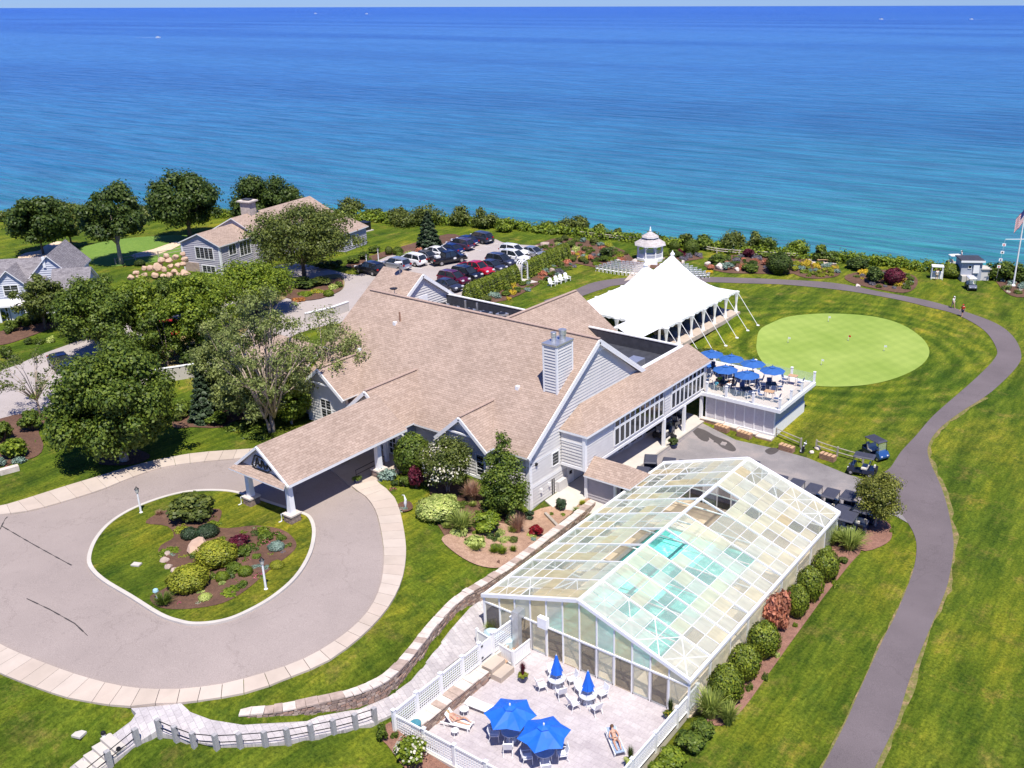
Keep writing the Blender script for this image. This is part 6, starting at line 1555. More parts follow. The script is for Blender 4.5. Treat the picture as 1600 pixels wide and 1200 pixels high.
RW = [(375,1112,2.12,1.75),(430,1107,2.1,1.5),(500,1093,2.0,1.05),(560,1078,1.8,.75),(605,1056,1.65,.5),(645,1015,1.45,.3),(678,973,1.25,.15),(715,935,1.15,.0),(757,908,1.1,-.1),(800,880,1.05,-.1),(850,842,.95,-.1),(900,804,.75,-.05),(925,783,.4,-.05)]
stone_wall('retaining_wall', [(*PZ(u, v, zt), zt, zf) for u, v, zt, zf in RW], 'long curving dry stone retaining wall with pale cap stones between lawn and walkway', 1, .55)
stone_wall('patio_wall', [(-32.85, 29.7, .22, -.5), (-32.8, 33.5, .22, -.5), (-32.75, 36.2, .22, -.5)], 'low stone wall along the sunken patio beneath the lattice fence', 1, .75)
for a, b, h in ((-33.1, -32.3, .2), (-32.3, -31.6, -.12)):
    tag(MB().box(a, 36.4, -.5, b, 37.7, h).build('patio_step', SLABS[3]), ('upper' if h > 0 else 'lower') + ' stone step below the lattice gate', 'step')
sheet('soil_strip', [(-33.1, 37.8), (-32.4, 37.8), (-32.4, 40.0), (-33.1, 40.0)], MULCH_T, 0.02, 1, flat=-.3)
tag(MB().box(-33.4, 29.2, -2, -33.05, 40.1, .12).build('patio_curb', CONC_W), kind='structure')
tag(MB().box(-33.4, 29.2, -2, -20.8, 29.5, .0).build('patio_curb', CONC_W), kind='structure')
tag(MB().box(-20.95, 29.2, -2, -20.7, 40.0, -.1).build('patio_curb', CONC_W), kind='structure')

def lattice(root, a, b, z0, h, zb=None):
    a = Vector(a); b = Vector(b); L = (b - a).length; d = (b - a) / L; z1 = z0 if zb is None else zb
    def pt(s, t, o=0): 
        p = a + d * s; zz = z0 + (z1 - z0) * s / L
        return (p.x - d.y * o, p.y + d.x * o, zz + t)
    m_ = MB(); sp = .16
    n_ = int(L / sp); k = int(h / sp)
    for i in range(1, n_): 
        s = i * L / n_; m_.bar(pt(s, .05, .008), pt(s, h - .05, .008), .075, .012, 0, (d.x, d.y, 0))
    for j in range(1, k):
        t = j * h / k; m_.bar(pt(0, t, -.008), pt(L, t, -.008), .012, .075)
    o = m_.build('lattice_panel', WHITE2, root, world=True)
    for t in (.0, h): MB().bar(pt(0, t), pt(L, t), .10, .12).build('rail', WHITE2, root, world=True)
def lpost(root, x, y, z, h):
    p = MB().box(x - .09, y - .09, z - .2, x + .09, y + .09, z + h).build('post', WHITE2, root, world=True)
    q = MB().lathe([(.17, 0), (.17, .05), (.02, .14)], 4, (x, y, z + h), ph=math.pi / 4).build('post_cap', WHITE2); q.parent = p
LA = empty('lattice_fence', (-33.3, 34, 0), 0, 'tall white lattice fence between the walkway and the sunken patio, with a gate', 'fence')
ya = [29.2, 31.0, 33.0, 34.9, 36.45]
for p, q in zip(ya[:-1], ya[1:]): lattice(LA, (-33.3, p), (-33.3, q), .25, 1.35)
lattice(LA, (-33.3, 37.75), (-33.2, 39.7), .25, 1.35)
for y in ya + [37.7, 39.7]: lpost(LA, -33.3, y, .1, 1.65)
gt = MB().box(-33.33, 36.6, .3, -33.27, 37.6, 1.55).build('gate', WHITE2, LA, world=True)
for zz in (.5, 1.35): q = MB().box(-33.26, 36.55, zz, -33.22, 36.75, zz + .07).build('hinge', BLACK); q.parent = gt
LB = empty('lattice_fence', (-28, 29.4, 0), 0, 'white lattice fence along the camera side of the sunken patio', 'fence')
xb = [-33.3, -31.2, -29.0, -26.8, -24.6]
for p, q in zip(xb[:-1], xb[1:]): lattice(LB, (p, 29.35), (q, 29.35), .05, 1.2)
for x in xb[1:]: lpost(LB, x, 29.35, 0, 1.4)
LC = empty('lattice_fence', (-20.8, 36, 0), 0, 'white lattice fence on the right of the patio beside the ornamental grasses', 'fence')
yc = [41.3, 38.9, 36.5, 34.1, 31.7, 29.4]
for p, q in zip(yc[:-1], yc[1:]): lattice(LC, (-20.75, p), (-20.75, q), -.15, 1.1)
for y in yc: lpost(LC, -20.75, y, -.2, 1.25)

# granite posts with black rails
gp_ = [(250,1146),(276,1157),(304,1167),(339,1170),(376,1168),(415,1165),(450,1160),(487,1153),(522,1146),(556,1137),(586,1127)]
GF = empty('post_and_rail_fence', G(376, 1168), 0, 'granite post fence with thin black rails curving along the lower walkway', 'fence')
GP = [G(*q) for q in gp_]
for g in GP: MB().box(g.x - .12, g.y - .12, g.z - .3, g.x + .12, g.y + .12, g.z + .95).build('granite_post', GRANITE, GF, world=True)
for a, b in zip(GP[:-1], GP[1:]):
    for h in (.42, .86): MB().bar((a.x, a.y, a.z + h), (b.x, b.y, b.z + h), .035, .035).build('rail', BLACK, GF, world=True)
SF = empty('stair_railing', G(168, 1180), 0, 'black handrail with granite posts beside the stone garden steps', 'railing')
GP = [G(215, 1161), G(172, 1196), G(130, 1230)]
for g in GP: MB().box(g.x - .13, g.y - .13, g.z - .3, g.x + .13, g.y + .13, g.z + .95).build('granite_post', GRANITE, SF, world=True)
for a, b in zip(GP[:-1], GP[1:]):
    for h in (.42, .88): MB().bar((a.x, a.y, a.z + h), (b.x, b.y, b.z + h), .035, .035).build('rail', BLACK, SF, world=True)
a = G(178, 1165); b = G(135, 1205); d = (b - a).normalized()
for i in range(4):
    c = a.lerp(b, i / 3.2); o = MB().box(-.85, -.28, -.5, .85, .28, .17 - i * .04).build('stone_step', CONC_W)
    o.location = (c.x, c.y, c.z + .05); o.rotation_euler = (0, 0, math.atan2(d.y, d.x) + math.pi / 2)
    tag(o, 'pale granite garden step at the lower left, %s of the flight' % ('top', 'second', 'third', 'bottom')[i], 'step', 'garden steps')
def path_light(u, v, label):
    g = G(u, v); t = empty('path_light', g, 0, label, 'garden light')
    MB().lathe([(.10, 0), (.10, .22), (.13, .25)], 8).build('lamp_base', WHITE, t)
    MB().lathe([(.12, .25), (.14, .3), (.1, .42), (.02, .45)], 8).build('lamp_shade', BLACK, t)
path_light(163, 1153, 'small black path light left of the garden steps'); path_light(187, 1178, 'small black path light right of the garden steps')

def rail_fence(root, pts, h=.95, rails=(.42, .85), world=True, mat=None, r=.05):
    Q = [G(*p) if len(p) == 2 else Vector(p) for p in pts]
    for g in Q: MB().box(g.x - .07, g.y - .07, g.z - .2, g.x + .07, g.y + .07, g.z + h).build('post', mat or WOOD_G, root, world=True)
    for a, b in zip(Q[:-1], Q[1:]):
        for t in rails: MB().tube([(a.x, a.y, a.z + t), ((a.x+b.x)/2, (a.y+b.y)/2, (a.z+b.z)/2 + t - .02), (b.x, b.y, b.z + t)], r, 5).build('rail', mat or WOOD_G, root, world=True)
rail_fence(empty('split_rail_fence', G(1280, 705), 0, 'weathered split rail fence between the cart yard and the putting green lawn', 'fence'), [(1212,682),(1251,699)])
rail_fence(empty('split_rail_fence', G(1310, 712), 0, 'weathered split rail fence ending behind the dark golf cart', 'fence'), [(1275,702),(1308,713),(1348,724)])
rail_fence(empty('split_rail_fence', G(1325, 812), 0, 'short rail fence at the pool house corner under the small tree', 'fence'), [(1316,828),(1338,800)])
rail_fence(empty('split_rail_fence', G(230, 405), 0, 'split rail fence on the lawn below the tall dark tree with bare trunk', 'fence'), [(181,413),(212,407),(248,402),(284,396)])
bl_ = [(905,369),(939,373),(967,376),(1000,379),(1030,380),(1061,384),(1090,390),(1120,396),(1155,399),(1190,401),(1245,404)]
rail_fence(empty('bluff_fence', G(1030, 380), 0, 'long low wooden rail fence following the bluff edge behind the gazebo', 'fence'), bl_, .9, (.45, .8), mat=pm('bleached_rail', (.50, .44, .36), .9, .12), r=.07)
MB_ = [(208,416,'b')]
# low white road wall behind the spruce with dark slots
lw = [G(235, 600), G(300, 590), G(345, 583), G(400, 566)]
LWW = empty('low_wall', lw[1], 0, 'long low pale wall beside the road behind the blue green spruce', 'wall')
for a, b in zip(lw[:-1], lw[1:]):
    MB().bar((a.x, a.y, 3.0), (b.x, b.y, 3.0), .25, 1.8).build('wall_panel', CONC_W, LWW, world=True)
    n_ = int((b - a).length / .6)
    for i in range(n_):
        p = a.lerp(b, (i + .5) / n_); MB().box(p.x - .14, p.y - .14, 3.85, p.x + .14, p.y + .14, 3.98).build('baluster', BLACK, LWW, world=True)
    MB().bar((a.x, a.y, 4.02), (b.x, b.y, 4.02), .34, .08).build('coping', WHITE, LWW, world=True)
lw = [G(478, 505), G(520, 495), G(545, 486)]
LWW = empty('low_wall', lw[1], 0, 'low pale wall by the road seen between the birch branches', 'wall')
for a, b in zip(lw[:-1], lw[1:]):
    MB().bar((a.x, a.y, 2.9), (b.x, b.y, 2.9), .25, 1.7).build('wall_panel', CONC_W, LWW, world=True)
    MB().bar((a.x, a.y, 3.8), (b.x, b.y, 3.8), .34, .08).build('coping', WHITE, LWW, world=True)

# boulders
def boulder(loc, r, label=None, name='boulder', mat=None, parent=None, sq=.7, seed=0, cat='rock', group=None):
    bm = bmesh.new(); bmesh.ops.create_icosphere(bm, subdivisions=2, radius=1); rng = np.random.RandomState(seed)
    dirs = rng.normal(size=(9, 3)); dirs /= np.linalg.norm(dirs, axis=1)[:, None]
    for v in bm.verts:
        for d in dirs:
            k = v.co.x * d[0] + v.co.y * d[1] + v.co.z * d[2]
            if k > .66: v.co -= Vector(d) * (k - .66)
    me = bpy.data.meshes.new(name); bm.to_mesh(me); bm.free(); me.materials.append(mat or STONE)
    o = link(name, me, parent); o.location = loc; o.scale = (r, r * .85, r * sq); o.rotation_euler = (0, 0, seed * 1.3)
    if label: tag(o, label, cat, group)
    return o
boulder(G(313, 862, .35), .95, 'large rounded pinkish boulder in the middle of the island bed', seed=4, mat=pm('pink_boulder', (.50, .34, .25), .9, .12, 2), sq=.85)
for i, (u, v, r) in enumerate(((262,868,.35),(258,878,.4),(264,888,.4),(273,894,.35))):
    boulder(G(u, v, .15), r, 'flat pale stone in the small island retaining wall, %s' % ('top', 'second', 'third', 'bottom')[i], 'wall_stone', STONE, seed=20 + i, sq=.5, group='island wall stones')
BW = empty('boulder_wall', G(245, 432), 0, 'retaining wall of large tan boulders beside the guest building', 'wall')
rng = random.Random(9)
bl2 = []
for i in range(500):
    t = rng.random(); r = rng.uniform(.5, .85); hmax = .5 + 2.6 * min(1, t * 1.5); z = rng.uniform(.2, hmax)
    g = G(203 + t * 86, 438 - t * 3); x = g.x - _sa * z * .5; y = g.y + _ca * z * .5
    if all((x - a) ** 2 + (y - b) ** 2 + (z - c) ** 2 > (.62 * (r + d)) ** 2 for a, b, c, d in bl2):
        bl2.append((x, y, z, r)); boulder((x, y, g.z + z), r, None, 'boulder', pm('tan_boulder', (.52, .36, .26), .9, .14, 2), BW, .85, seed=i)
for o in kids(BW): o.matrix_parent_inverse = BW.matrix_basis.inverted()
for i, (u, v, r, l) in enumerate(((852,385,1.0,'upright tan rock in the garden left of the gazebo'), (838,388,.6,'grey rock beside the upright tan rock'), (893,397,.6,'white rock in the garden left of the gazebo'), (1124,420,1.0,'pale rock between two coral shrubs'), (1106,414,.6,'pale rock left of the coral shrubs'), (1152,423,.6,'pale rock right of the coral shrubs'), (966,410,.55,'white rock left of the gazebo steps'), (992,409,.6,'white rock at the gazebo steps, left'), (1020,409,.6,'white rock at the gazebo steps, right'), (1066,411,.5,'white rock right of the gazebo'), (1038,407,.5,'grey rock right of the gazebo'), (863,424,.6,'grey rock in the border below the hedge'), (1340,448,.5,'pale rock by the lavender right bed'), (1574,452,.5,'white rock under the flagpole, left'), (1590,459,.4,'white rock under the flagpole, right'), (1277,702,.35,'small pale rock beside the golf bag'), (1268,708,.3,'small white rock at the cart yard edge'), (772,985,.3,'pale rock at the pool house corner bed'))):
    boulder(G(u, v, r * .25), r, l, 'rock', CAPST if 'white' in l or 'pale' in l else STONE, seed=40 + i)
tw = [G(852, 805), G(880, 834)]
tag(MB().bar(tw[0] + Vector((0, 0, .12)), tw[1] + Vector((0, 0, .12)), .22, .3).build('timber_edging', WOOD_G), 'grey timber edging running down the sunny bed', 'edging')
sw_ = [G(0, 742), G(30, 734)]
tag(MB().bar(sw_[0] + Vector((0, 0, .2)), sw_[1] + Vector((0, 0, .2)), .5, .5).build('low_stone_wall', CAPST), 'short low stone wall in the flower bed at the left edge', 'wall')

# ---------------------------------------------------------------- guest building, grey house, hut
def local_house(name, loc, rz, label):
    root = empty(name, loc, rz, label, 'building'); return root
def gable_block(root, x0, x1, y0, y1, ze, zr, zb, mat=SIDING, roofm=None, ov=.35, axis='y', name='wall', boards=True, dep=.14):
    """ridge runs along the given local axis"""
    if axis == 'y':
        xc = (x0 + x1) / 2; k = (zr - ze) / ((x1 - x0) / 2)
        slab_roof(root, [(x1 + ov, y0 - ov, ze - k*ov), (x1 + ov, y1 + ov, ze - k*ov), (xc, y1 + ov, zr), (xc, y0 - ov, zr)], roofm, thick=dep, world=False)
        slab_roof(root, [(x0 - ov, y1 + ov, ze - k*ov), (x0 - ov, y0 - ov, ze - k*ov), (xc, y0 - ov, zr), (xc, y1 + ov, zr)], roofm, thick=dep, world=False)
        for y, sg in ((y0, -1), (y1, 1)): wall(root, 'y', y, sg, [(x0, zb), (x1, zb), (x1, ze - .15), (xc, zr - .18), (x0, ze - .15)], mat, world=False, boards=boards)
        for x, sg in ((x0, -1), (x1, 1)): wall(root, 'x', x, sg, [(y0 + .02, zb), (y1 - .02, zb), (y1 - .02, ze - .15), (y0 + .02, ze - .15)], mat, world=False, boards=boards)
    else:
        yc = (y0 + y1) / 2; k = (zr - ze) / ((y1 - y0) / 2)
        slab_roof(root, [(x0 - ov, y0 - ov, ze - k*ov), (x1 + ov, y0 - ov, ze - k*ov), (x1 + ov, yc, zr), (x0 - ov, yc, zr)], roofm, thick=dep, world=False)
        slab_roof(root, [(x1 + ov, y1 + ov, ze - k*ov), (x0 - ov, y1 + ov, ze - k*ov), (x0 - ov, yc, zr), (x1 + ov, yc, zr)], roofm, thick=dep, world=False)
        for x, sg in ((x0, -1), (x1, 1)): wall(root, 'x', x, sg, [(y0, zb), (y1, zb), (y1, ze - .15), (yc, zr - .18), (y0, ze - .15)], mat, world=False, boards=boards)
        for y, sg in ((y0, -1), (y1, 1)): wall(root, 'y', y, sg, [(x0 + .02, zb), (x1 - .02, zb), (x1 - .02, ze - .15), (x0 + .02, ze - .15)], mat, world=False, boards=boards)
GB = local_house('guest_building', (-123.6, 78.2, 0), R(13), 'long low grey guest building with tan roof and a stone chimney')
gs = pm('mauve_siding', (.40, .385, .42), .6, .06, 1.5)
gable_block(GB, 0, 6.6, 0, 7.0, 7.1, 8.5, 1.4, gs)
gable_block(GB, -.6, 7.4, 7.0, 25, 7.3, 9.35, 2.4, gs)
gable_block(GB, 7.4, 14.5, 18, 24, 5.6, 6.8, 2.4, gs)
window(GB, 'y', 0, -1, 2.4, 5.4, 4.9, 6.5, 4, 1, .12, world=False); window(GB, 'y', 0, -1, 3.2, 5.4, 2.0, 3.9, 3, 2, .12, world=False)
window(GB, 'x', 6.6, 1, 1.8, 3.2, 5.2, 6.6, 2, 1, .1, world=False); window(GB, 'x', 6.6, 1, 4.0, 6.2, 4.6, 6.6, 3, 1, .1, world=False)
window(GB, 'x', 7.4, 1, 9, 12, 4.6, 6.6, 4, 1, .1, world=False); window(GB, 'x', 14.5, 1, 20, 21, 3.2, 4.8, 1, 1, .1, world=False)
for x_ in (0, 6.6): MB().box(x_ - .12, -.12, 1.4, x_ + .12, .15, 7.0).build('corner_board', WHITE, GB)
MB().box(.2, -.2, 1.4, 2.6, 0.05, 4.2).build('stone_base', STONE, GB)
c_ = MB().box(2.3, 10.2, 7.5, 4.0, 11.6, 11.0).build('chimney', pm('stone_chimney', (.46, .39, .34), .95, .25, 3), GB); q = MB().box(2.0, 9.9, 11.0, 4.3, 11.9, 11.2).build('chimney_cap', CAPST); q.parent = c_
q = MB().box(2.5, 10.4, 11.3, 3.8, 11.4, 11.4).build('flue_hood', DARKWALL); q.parent = c_
bs = empty('utility_box', G(571, 360), 0, 'black utility box on a pale pad on the lawn behind the guest building', 'box')
MB().box(-1.1, -.9, 0, 1.1, .9, .12).build('pad', CONC_W, bs); MB().box(-.8, -.6, .12, .8, .6, 1.4).build('cabinet', BLACK, bs); MB().box(-.85, -.65, 1.4, .85, .65, 1.5).build('lid', BLACK, bs)
GH = local_house('grey_house', (-119.8, 52.2, 0), R(90 - 42), 'blue grey two storey house with slate coloured gables and a white front door')
hs = pm('blue_house_siding', (.50, .52, .58), .6, .05, 1.5)
# local x = along the front (s), local -y = toward the camera (t)
gable_block(GH, -9, 4.0, 0.2, 7.5, 7.3, 9.6, 2.6, hs, ROOF_G, axis='x')
gable_block(GH, -.9, 2.3, -.6, 3.0, 7.7, 9.3, 2.6, hs, ROOF_G, axis='y')
gable_block(GH, 2.6, 7.0, 1.2, 9.5, 8.0, 10.4, 2.6, hs, ROOF_G, axis='y')
gable_block(GH, 5.8, 9.4, -3.6, 3.2, 6.6, 9.0, 2.4, hs, ROOF_G, axis='x')
gable_block(GH, -5.6, -2.8, -.6, 3.0, 7.5, 8.9, 2.6, hs, ROOF_G, axis='y')
window(GH, 'y', -.6, -1, .0, 1.5, 6.2, 7.4, 2, 2, .12, world=False)
slab_roof(GH, [(-1.2, -1.6, 5.2), (2.5, -1.6, 5.2), (2.5, -.55, 5.8), (-1.2, -.55, 5.8)], SIDING, thick=.2, world=False)
MB().box(-.6, -.72, 2.9, 1.9, -.62, 5.2).build('porch_recess', SIDING_B, GH)
window(GH, 'y', -.72, -1, .3, 1.2, 3.0, 4.9, 2, 2, .1, world=False, name='door', glass=WHITE)
window(GH, 'y', -.72, -1, -.3, -.05, 3.0, 4.9, 1, 3, .08, world=False)
for x_ in (-.8, 2.1): MB().box(x_ - .12, -1.5, 2.8, x_ + .12, -1.26, 5.1).build('porch_post', WHITE, GH)
MB().box(-1.0, -2.2, 2.4, 2.3, -.6, 2.95).build('porch_floor', BRICKM, GH); MB().box(-.4, -2.9, 2.3, 1.7, -2.2, 2.75).build('step', CAPST, GH)
MB().box(4.2, 1.0, 8.9, 4.5, 1.3, 10.2).build('vent_pipe', WHITE, GH)
HT = local_house('snack_hut', (-31.1, 145.3, 0), R(31), 'small pale grey seaside hut with dark flat roof beside the bluff')
MB().box(-1.6, 0, -.2, 1.4, 2.8, 3.0).build('wall', SIDING_B, HT); MB().box(-1.8, -.35, 3.0, 1.6, 3.0, 3.12).build('roof', DARKWALL, HT); MB().box(-1.85, -.42, 2.82, 1.65, -.33, 3.1).build('fascia', WHITE, HT)
window(HT, 'y', 0, -1, -.6, -.2, 1.9, 2.3, 1, 1, .06, world=False); MB().box(.1, -.25, 1.2, .95, -.02, 2.4).build('serving_hatch', WHITE, HT)
MB().box(-1.6, -.9, -.2, .1, 0, .9).build('counter', CONC_W, HT); MB().box(1.4, .1, -.2, 2.6, 1.8, 1.7).build('side_shed', SIDING, HT); MB().box(1.35, -.1, 1.7, 2.8, 2.0, 1.85).build('shed_roof', CONC_W, HT)
ST = empty('drink_stand', G(1463, 436), R(20), 'small white drink stand shelter left of the clipped oblong hedge', 'stand')
MB().box(-.85, -.5, 1.9, .85, .9, 2.0).build('canopy', WHITE, ST); MB().box(-.8, .2, 0, .8, .8, 1.0).build('counter', WHITE, ST)
for x_, y_ in ((-.78, -.4), (.78, -.4), (-.78, .8), (.78, .8)): MB().box(x_ - .04, y_ - .04, 0, x_ + .04, y_ + .04, 1.9).build('post', WHITE, ST)

# gazebo
gz = Vector((-73.9, 124.4, 0)); gz.z = float(hz0(gz.x, gz.y))
GA = empty('gazebo', gz, R(22.5 + 34), 'white octagonal gazebo with two tiered cedar shingle roof facing the sea', 'gazebo'); GA.scale = (.92, .92, .74)
MB().lathe([(2.35, -.3), (2.35, .62), (2.3, .66)], 8).build('floor', WHITE, GA)
for k in range(8):
    a = k * math.pi / 4; b = a + math.pi / 4; x, y = 2.15 * math.cos(a), 2.15 * math.sin(a); x2, y2 = 2.15 * math.cos(b), 2.15 * math.sin(b)
    MB().box(x - .09, y - .09, .6, x + .09, y + .09, 3.35).build('post', WHITE, GA)
    if k != 3:
        MB().bar((x, y, 1.5), (x2, y2, 1.5), .08, .1).build('handrail', WHITE, GA)
        for t in np.linspace(.08, .92, 9):
            p = (x + (x2 - x) * t, y + (y2 - y) * t); MB().box(p[0] - .03, p[1] - .03, .66, p[0] + .03, p[1] + .03, 1.46).build('baluster', WHITE, GA)
    MB().bar((x, y, 3.2), (x2, y2, 3.2), .1, .35).build('frieze', WHITE, GA)
    for t0, t1 in ((0, .28), (1, .72)):
        MB().bar((x + (x2-x)*t0, y + (y2-y)*t0, 2.6), (x + (x2-x)*t1, y + (y2-y)*t1, 3.1), .06, .12).build('bracket', WHITE, GA)
def octroof(r0, z0, r1, z1, name):
    mb = MB()
    for k in range(8):
        a = k * math.pi / 4; b = a + math.pi / 4
        P = [(r0*math.cos(a), r0*math.sin(a), z0), (r0*math.cos(b), r0*math.sin(b), z0), (r1*math.cos(b), r1*math.sin(b), z1), (r1*math.cos(a), r1*math.sin(a), z1)]
        w0, w1, hh = r0 * .765, r1 * .765, math.hypot(r0 - r1, z1 - z0)
        mb.add(P, [(0,1,2,3)], 0, [[(0, 0), (w0, 0), ((w0+w1)/2, hh), ((w0-w1)/2, hh)]])
        mb.add([P[0], P[1], (P[1][0], P[1][1], z0 - .14), (P[0][0], P[0][1], z0 - .14)], [(0, 3, 2, 1)], 1)
    mb.build(name, [ROOF_W, WHITE], GA)
octroof(2.75, 3.35, 1.15, 4.55, 'roof'); MB().lathe([(1.1, 4.5), (1.1, 4.85)], 8).build('clerestory', WHITE, GA)
octroof(1.5, 4.85, .06, 5.9, 'upper_roof')
MB().lathe([(.12, 5.85), (.22, 6.0), (.10, 6.1), (.18, 6.3), (.08, 6.45), (.12, 6.6), (.01, 6.9)], 8).build('finial', WHITE, GA)
dv = Vector((_sa, -_ca, 0))
st_ = empty('gazebo_steps', gz + dv * 2.9, AZ, 'white steps leading up to the gazebo', 'steps')
for i in range(3): MB().box(-.85, -.3 * i - .1, -.1, .85, -.3 * i + .25, .5 - i * .17).build('step', WHITE, st_)
for sg in (-1, 1): MB().box(sg * .9 - .05, -.7, -.1, sg * .9 + .05, .3, .6).build('side', WHITE, st_)
sheet('aisle', [(q.x, q.y) for q in (G(997, 413), G(1017, 413), G(1010, 432), G(975, 440))], SLABS[1], .08, 1)

# tent
TX0, TX1, TY0, TY1, TE, TPK = -64.4, -51.05, 89.9, 107.7, 4.25, 9.1
TT = empty('event_tent', (-57.7, 98.8, 1.5), 0, 'huge white two peaked event tent between clubhouse and putting green', 'tent')
tm, tn, tb = nm('white_tent_vinyl'); tb.inputs['Base Color'].default_value = (.86, .86, .85, 1); tb.inputs['Roughness'].default_value = .5
poles = [(-57.9, 96.5), (-57.9, 103.0)]
def th_(x, y):
    hs_ = []
    for px, py in poles:
        dx, dy = x - px, y - py; d = math.hypot(dx, dy)
        if d < 1e-6: hs_.append(1.0); continue
        tt = []
        if dx > 0: tt.append((TX1 - px) / dx)
        if dx < 0: tt.append((TX0 - px) / dx)
        if dy > 0: tt.append((TY1 - py) / dy)
        if dy < 0: tt.append((TY0 - py) / dy)
        t = 1 / min(tt); hs_.append(max(0, 1 - t) ** 2.0)
    return TE + (TPK - TE) * ((hs_[0] ** 9 + hs_[1] ** 9) ** (1 / 9) if min(hs_) > 0 else max(hs_))
nx_, ny_ = 52, 70; vs = []; gx_ = np.linspace(TX0, TX1, nx_); gy_ = np.linspace(TY0, TY1, ny_)
gx_[np.argmin(abs(gx_ - poles[0][0]))] = poles[0][0]
for p in poles: gy_[np.argmin(abs(gy_ - p[1]))] = p[1]
for y in gy_:
    for x in gx_: vs.append((x, y, min(th_(x, y), TPK + .02)))
fs = [(j*nx_+i, j*nx_+i+1, (j+1)*nx_+i+1, (j+1)*nx_+i) for j in range(ny_-1) for i in range(nx_-1)]
mb = MB(); mb.add(vs, fs); mb.build('canopy', tm, TT, smooth=True, world=True)
mb = MB()
for a, b in (((TX0, TY0), (TX1, TY0)), ((TX1, TY0), (TX1, TY1)), ((TX1, TY1), (TX0, TY1)), ((TX0, TY1), (TX0, TY0))):
    n_ = 60
    for i in range(n_):
        p = [a[k] + (b[k] - a[k]) * i / n_ for k in (0, 1)]; q = [a[k] + (b[k] - a[k]) * (i + 1) / n_ for k in (0, 1)]
        z1_ = .28 + .07 * math.sin(i * 1.57); z2_ = .28 + .07 * math.sin((i + 1) * 1.57)
        mb.add([(p[0], p[1], TE), (q[0], q[1], TE), (q[0], q[1], TE - z2_), (p[0], p[1], TE - z1_)], [(0, 1, 2, 3)])
mb.build('valance', tm, TT, world=True)
for px, py in poles:
    MB().lathe([(.28, -.15), (.30, .0), (.1, .25), (.02, .45)], 10, (px, py, TPK)).build('peak_cap', tm, TT, world=True)
    MB().tube([(px, py, 1.5), (px, py, TPK)], .1, 8).build('centre_pole', STEEL, TT, world=True)
gyv = np.linspace(TY0, TY1, 7)
def tpost(x, y):
    MB().tube([(x, y, 1.45), (x, y, TE)], .06, 6).build('leg', WHITE, TT, world=True)
    m_ = MB(); m_.lathe([(.38, 2.7), (.22, 2.0), (.12, .95), (.2, .3), (.26, 0)], 7, (x, y, 1.5)); m_.build('curtain', tm, TT, world=True)
for y in gyv: tpost(TX1, y)
for x in np.linspace(TX0, TX1, 5)[:-1]: tpost(x, TY1); tpost(x, TY0)
for y in gyv[1:-1]: tpost(TX0, y)
for i, y in enumerate(gyv):
    e = GZ(TX1 + 3.4, y - .5)
    MB().tube([(TX1, y, TE), tuple(e)], .035, 5).build('guy_strap', WHITE, TT, world=True); MB().lathe([(.22, 0), (.2, .06)], 8, tuple(e)).build('stake_plate', WHITE, TT, world=True)
sheet('tent_floor', [(TX0 - .3, TY0 - 2.5), (TX1 + .5, TY0 - 2.5), (TX1 + .5, TY1 + .3), (TX0 - .3, TY1 + .5)], SLABS[0], 0, 2, flat=1.52, thick=.5)
# passage canopy from the clubhouse
PC = empty('passage_canopy', (-54, 87, 1.5), 0, 'small white scalloped canopy joining the clubhouse to the big tent', 'canopy')
slab_roof(PC, [(-51.9, 84.6, 4.0), (-51.9, 90.0, 4.0), (-54.2, 90.0, 5.1), (-54.2, 84.6, 5.1)], tm, tm, .05, 'canopy'); slab_roof(PC, [(-56.5, 90.0, 4.0), (-56.5, 84.6, 4.0), (-54.2, 84.6, 5.1), (-54.2, 90.0, 5.1)], tm, tm, .05, 'canopy')
for x, y in ((-51.9, 84.7), (-56.5, 84.7), (-51.9, 89.8)): MB().box(x - .1, y - .1, 1.4, x + .1, y + .1, 4.0).build('post', WHITE, PC, world=True)
mb = MB()
for i in range(16):
    t = -56.5 + i * 4.6 / 16; mb.add([(t, 84.55, 4.0), (t + .29, 84.55, 4.0), (t + .27, 84.55, 3.68), (t + .02, 84.55, 3.68)], [(0, 1, 2, 3)])
mb.build('valance', tm, PC, world=True)
# draped round tables under the tent
tbm = pm('navy_tablecloth', (.03, .06, .12), .8)
rt_ = MB().lathe([(.95, 0), (.9, .3), (.85, .72), (.85, .75)], 16).mesh('banquet_table', tbm)
for i, (x, y) in enumerate([(-53, y) for y in (91.5, 95, 98.5, 102, 105.5)] + [(-56.5, y) for y in (93, 97, 101, 105)]):
    o = link('banquet_table', rt_); o.location = (x, y, 1.53); tag(o, 'round dark blue clothed table under the event tent, %s from the clubhouse, %s row' % (OR[i % 5], 'outer' if i < 5 else 'inner'), 'table', 'banquet tables under the tent')

# arbor
ab = GZ(-81.4, 102.3); AB = empty('garden_arbor', ab, R(90) + .08, 'white arched lattice arbor gate in the gap of the arborvitae hedge', 'arbor')
for x in (-.75, .75):
    for y in (-.4, .4): MB().box(x - .06, y - .06, 0, x + .06, y + .06, 2.3).build('post', WHITE, AB)
    m_ = MB()
    for k in range(9): m_.box(x - .02, -.4, .2 + k * .25, x + .02, .4, .25 + k * .25)
    m_.build('side_lattice', WHITE, AB)
for y in (-.4, 0, .4):
    m_ = MB(); m_.tube([(math.cos(a) * .75, y, 2.3 + math.sin(a) * .5) for a in np.linspace(0, math.pi, 9)], .06, 5); m_.build('arch', WHITE, AB)
for a in np.linspace(.3, math.pi - .3, 6): MB().box(math.cos(a) * .75 - .04, -.45, 2.3 + math.sin(a) * .5 - .03, math.cos(a) * .75 + .04, .45, 2.3 + math.sin(a) * .5 + .03).build('arch_slat', WHITE, AB)
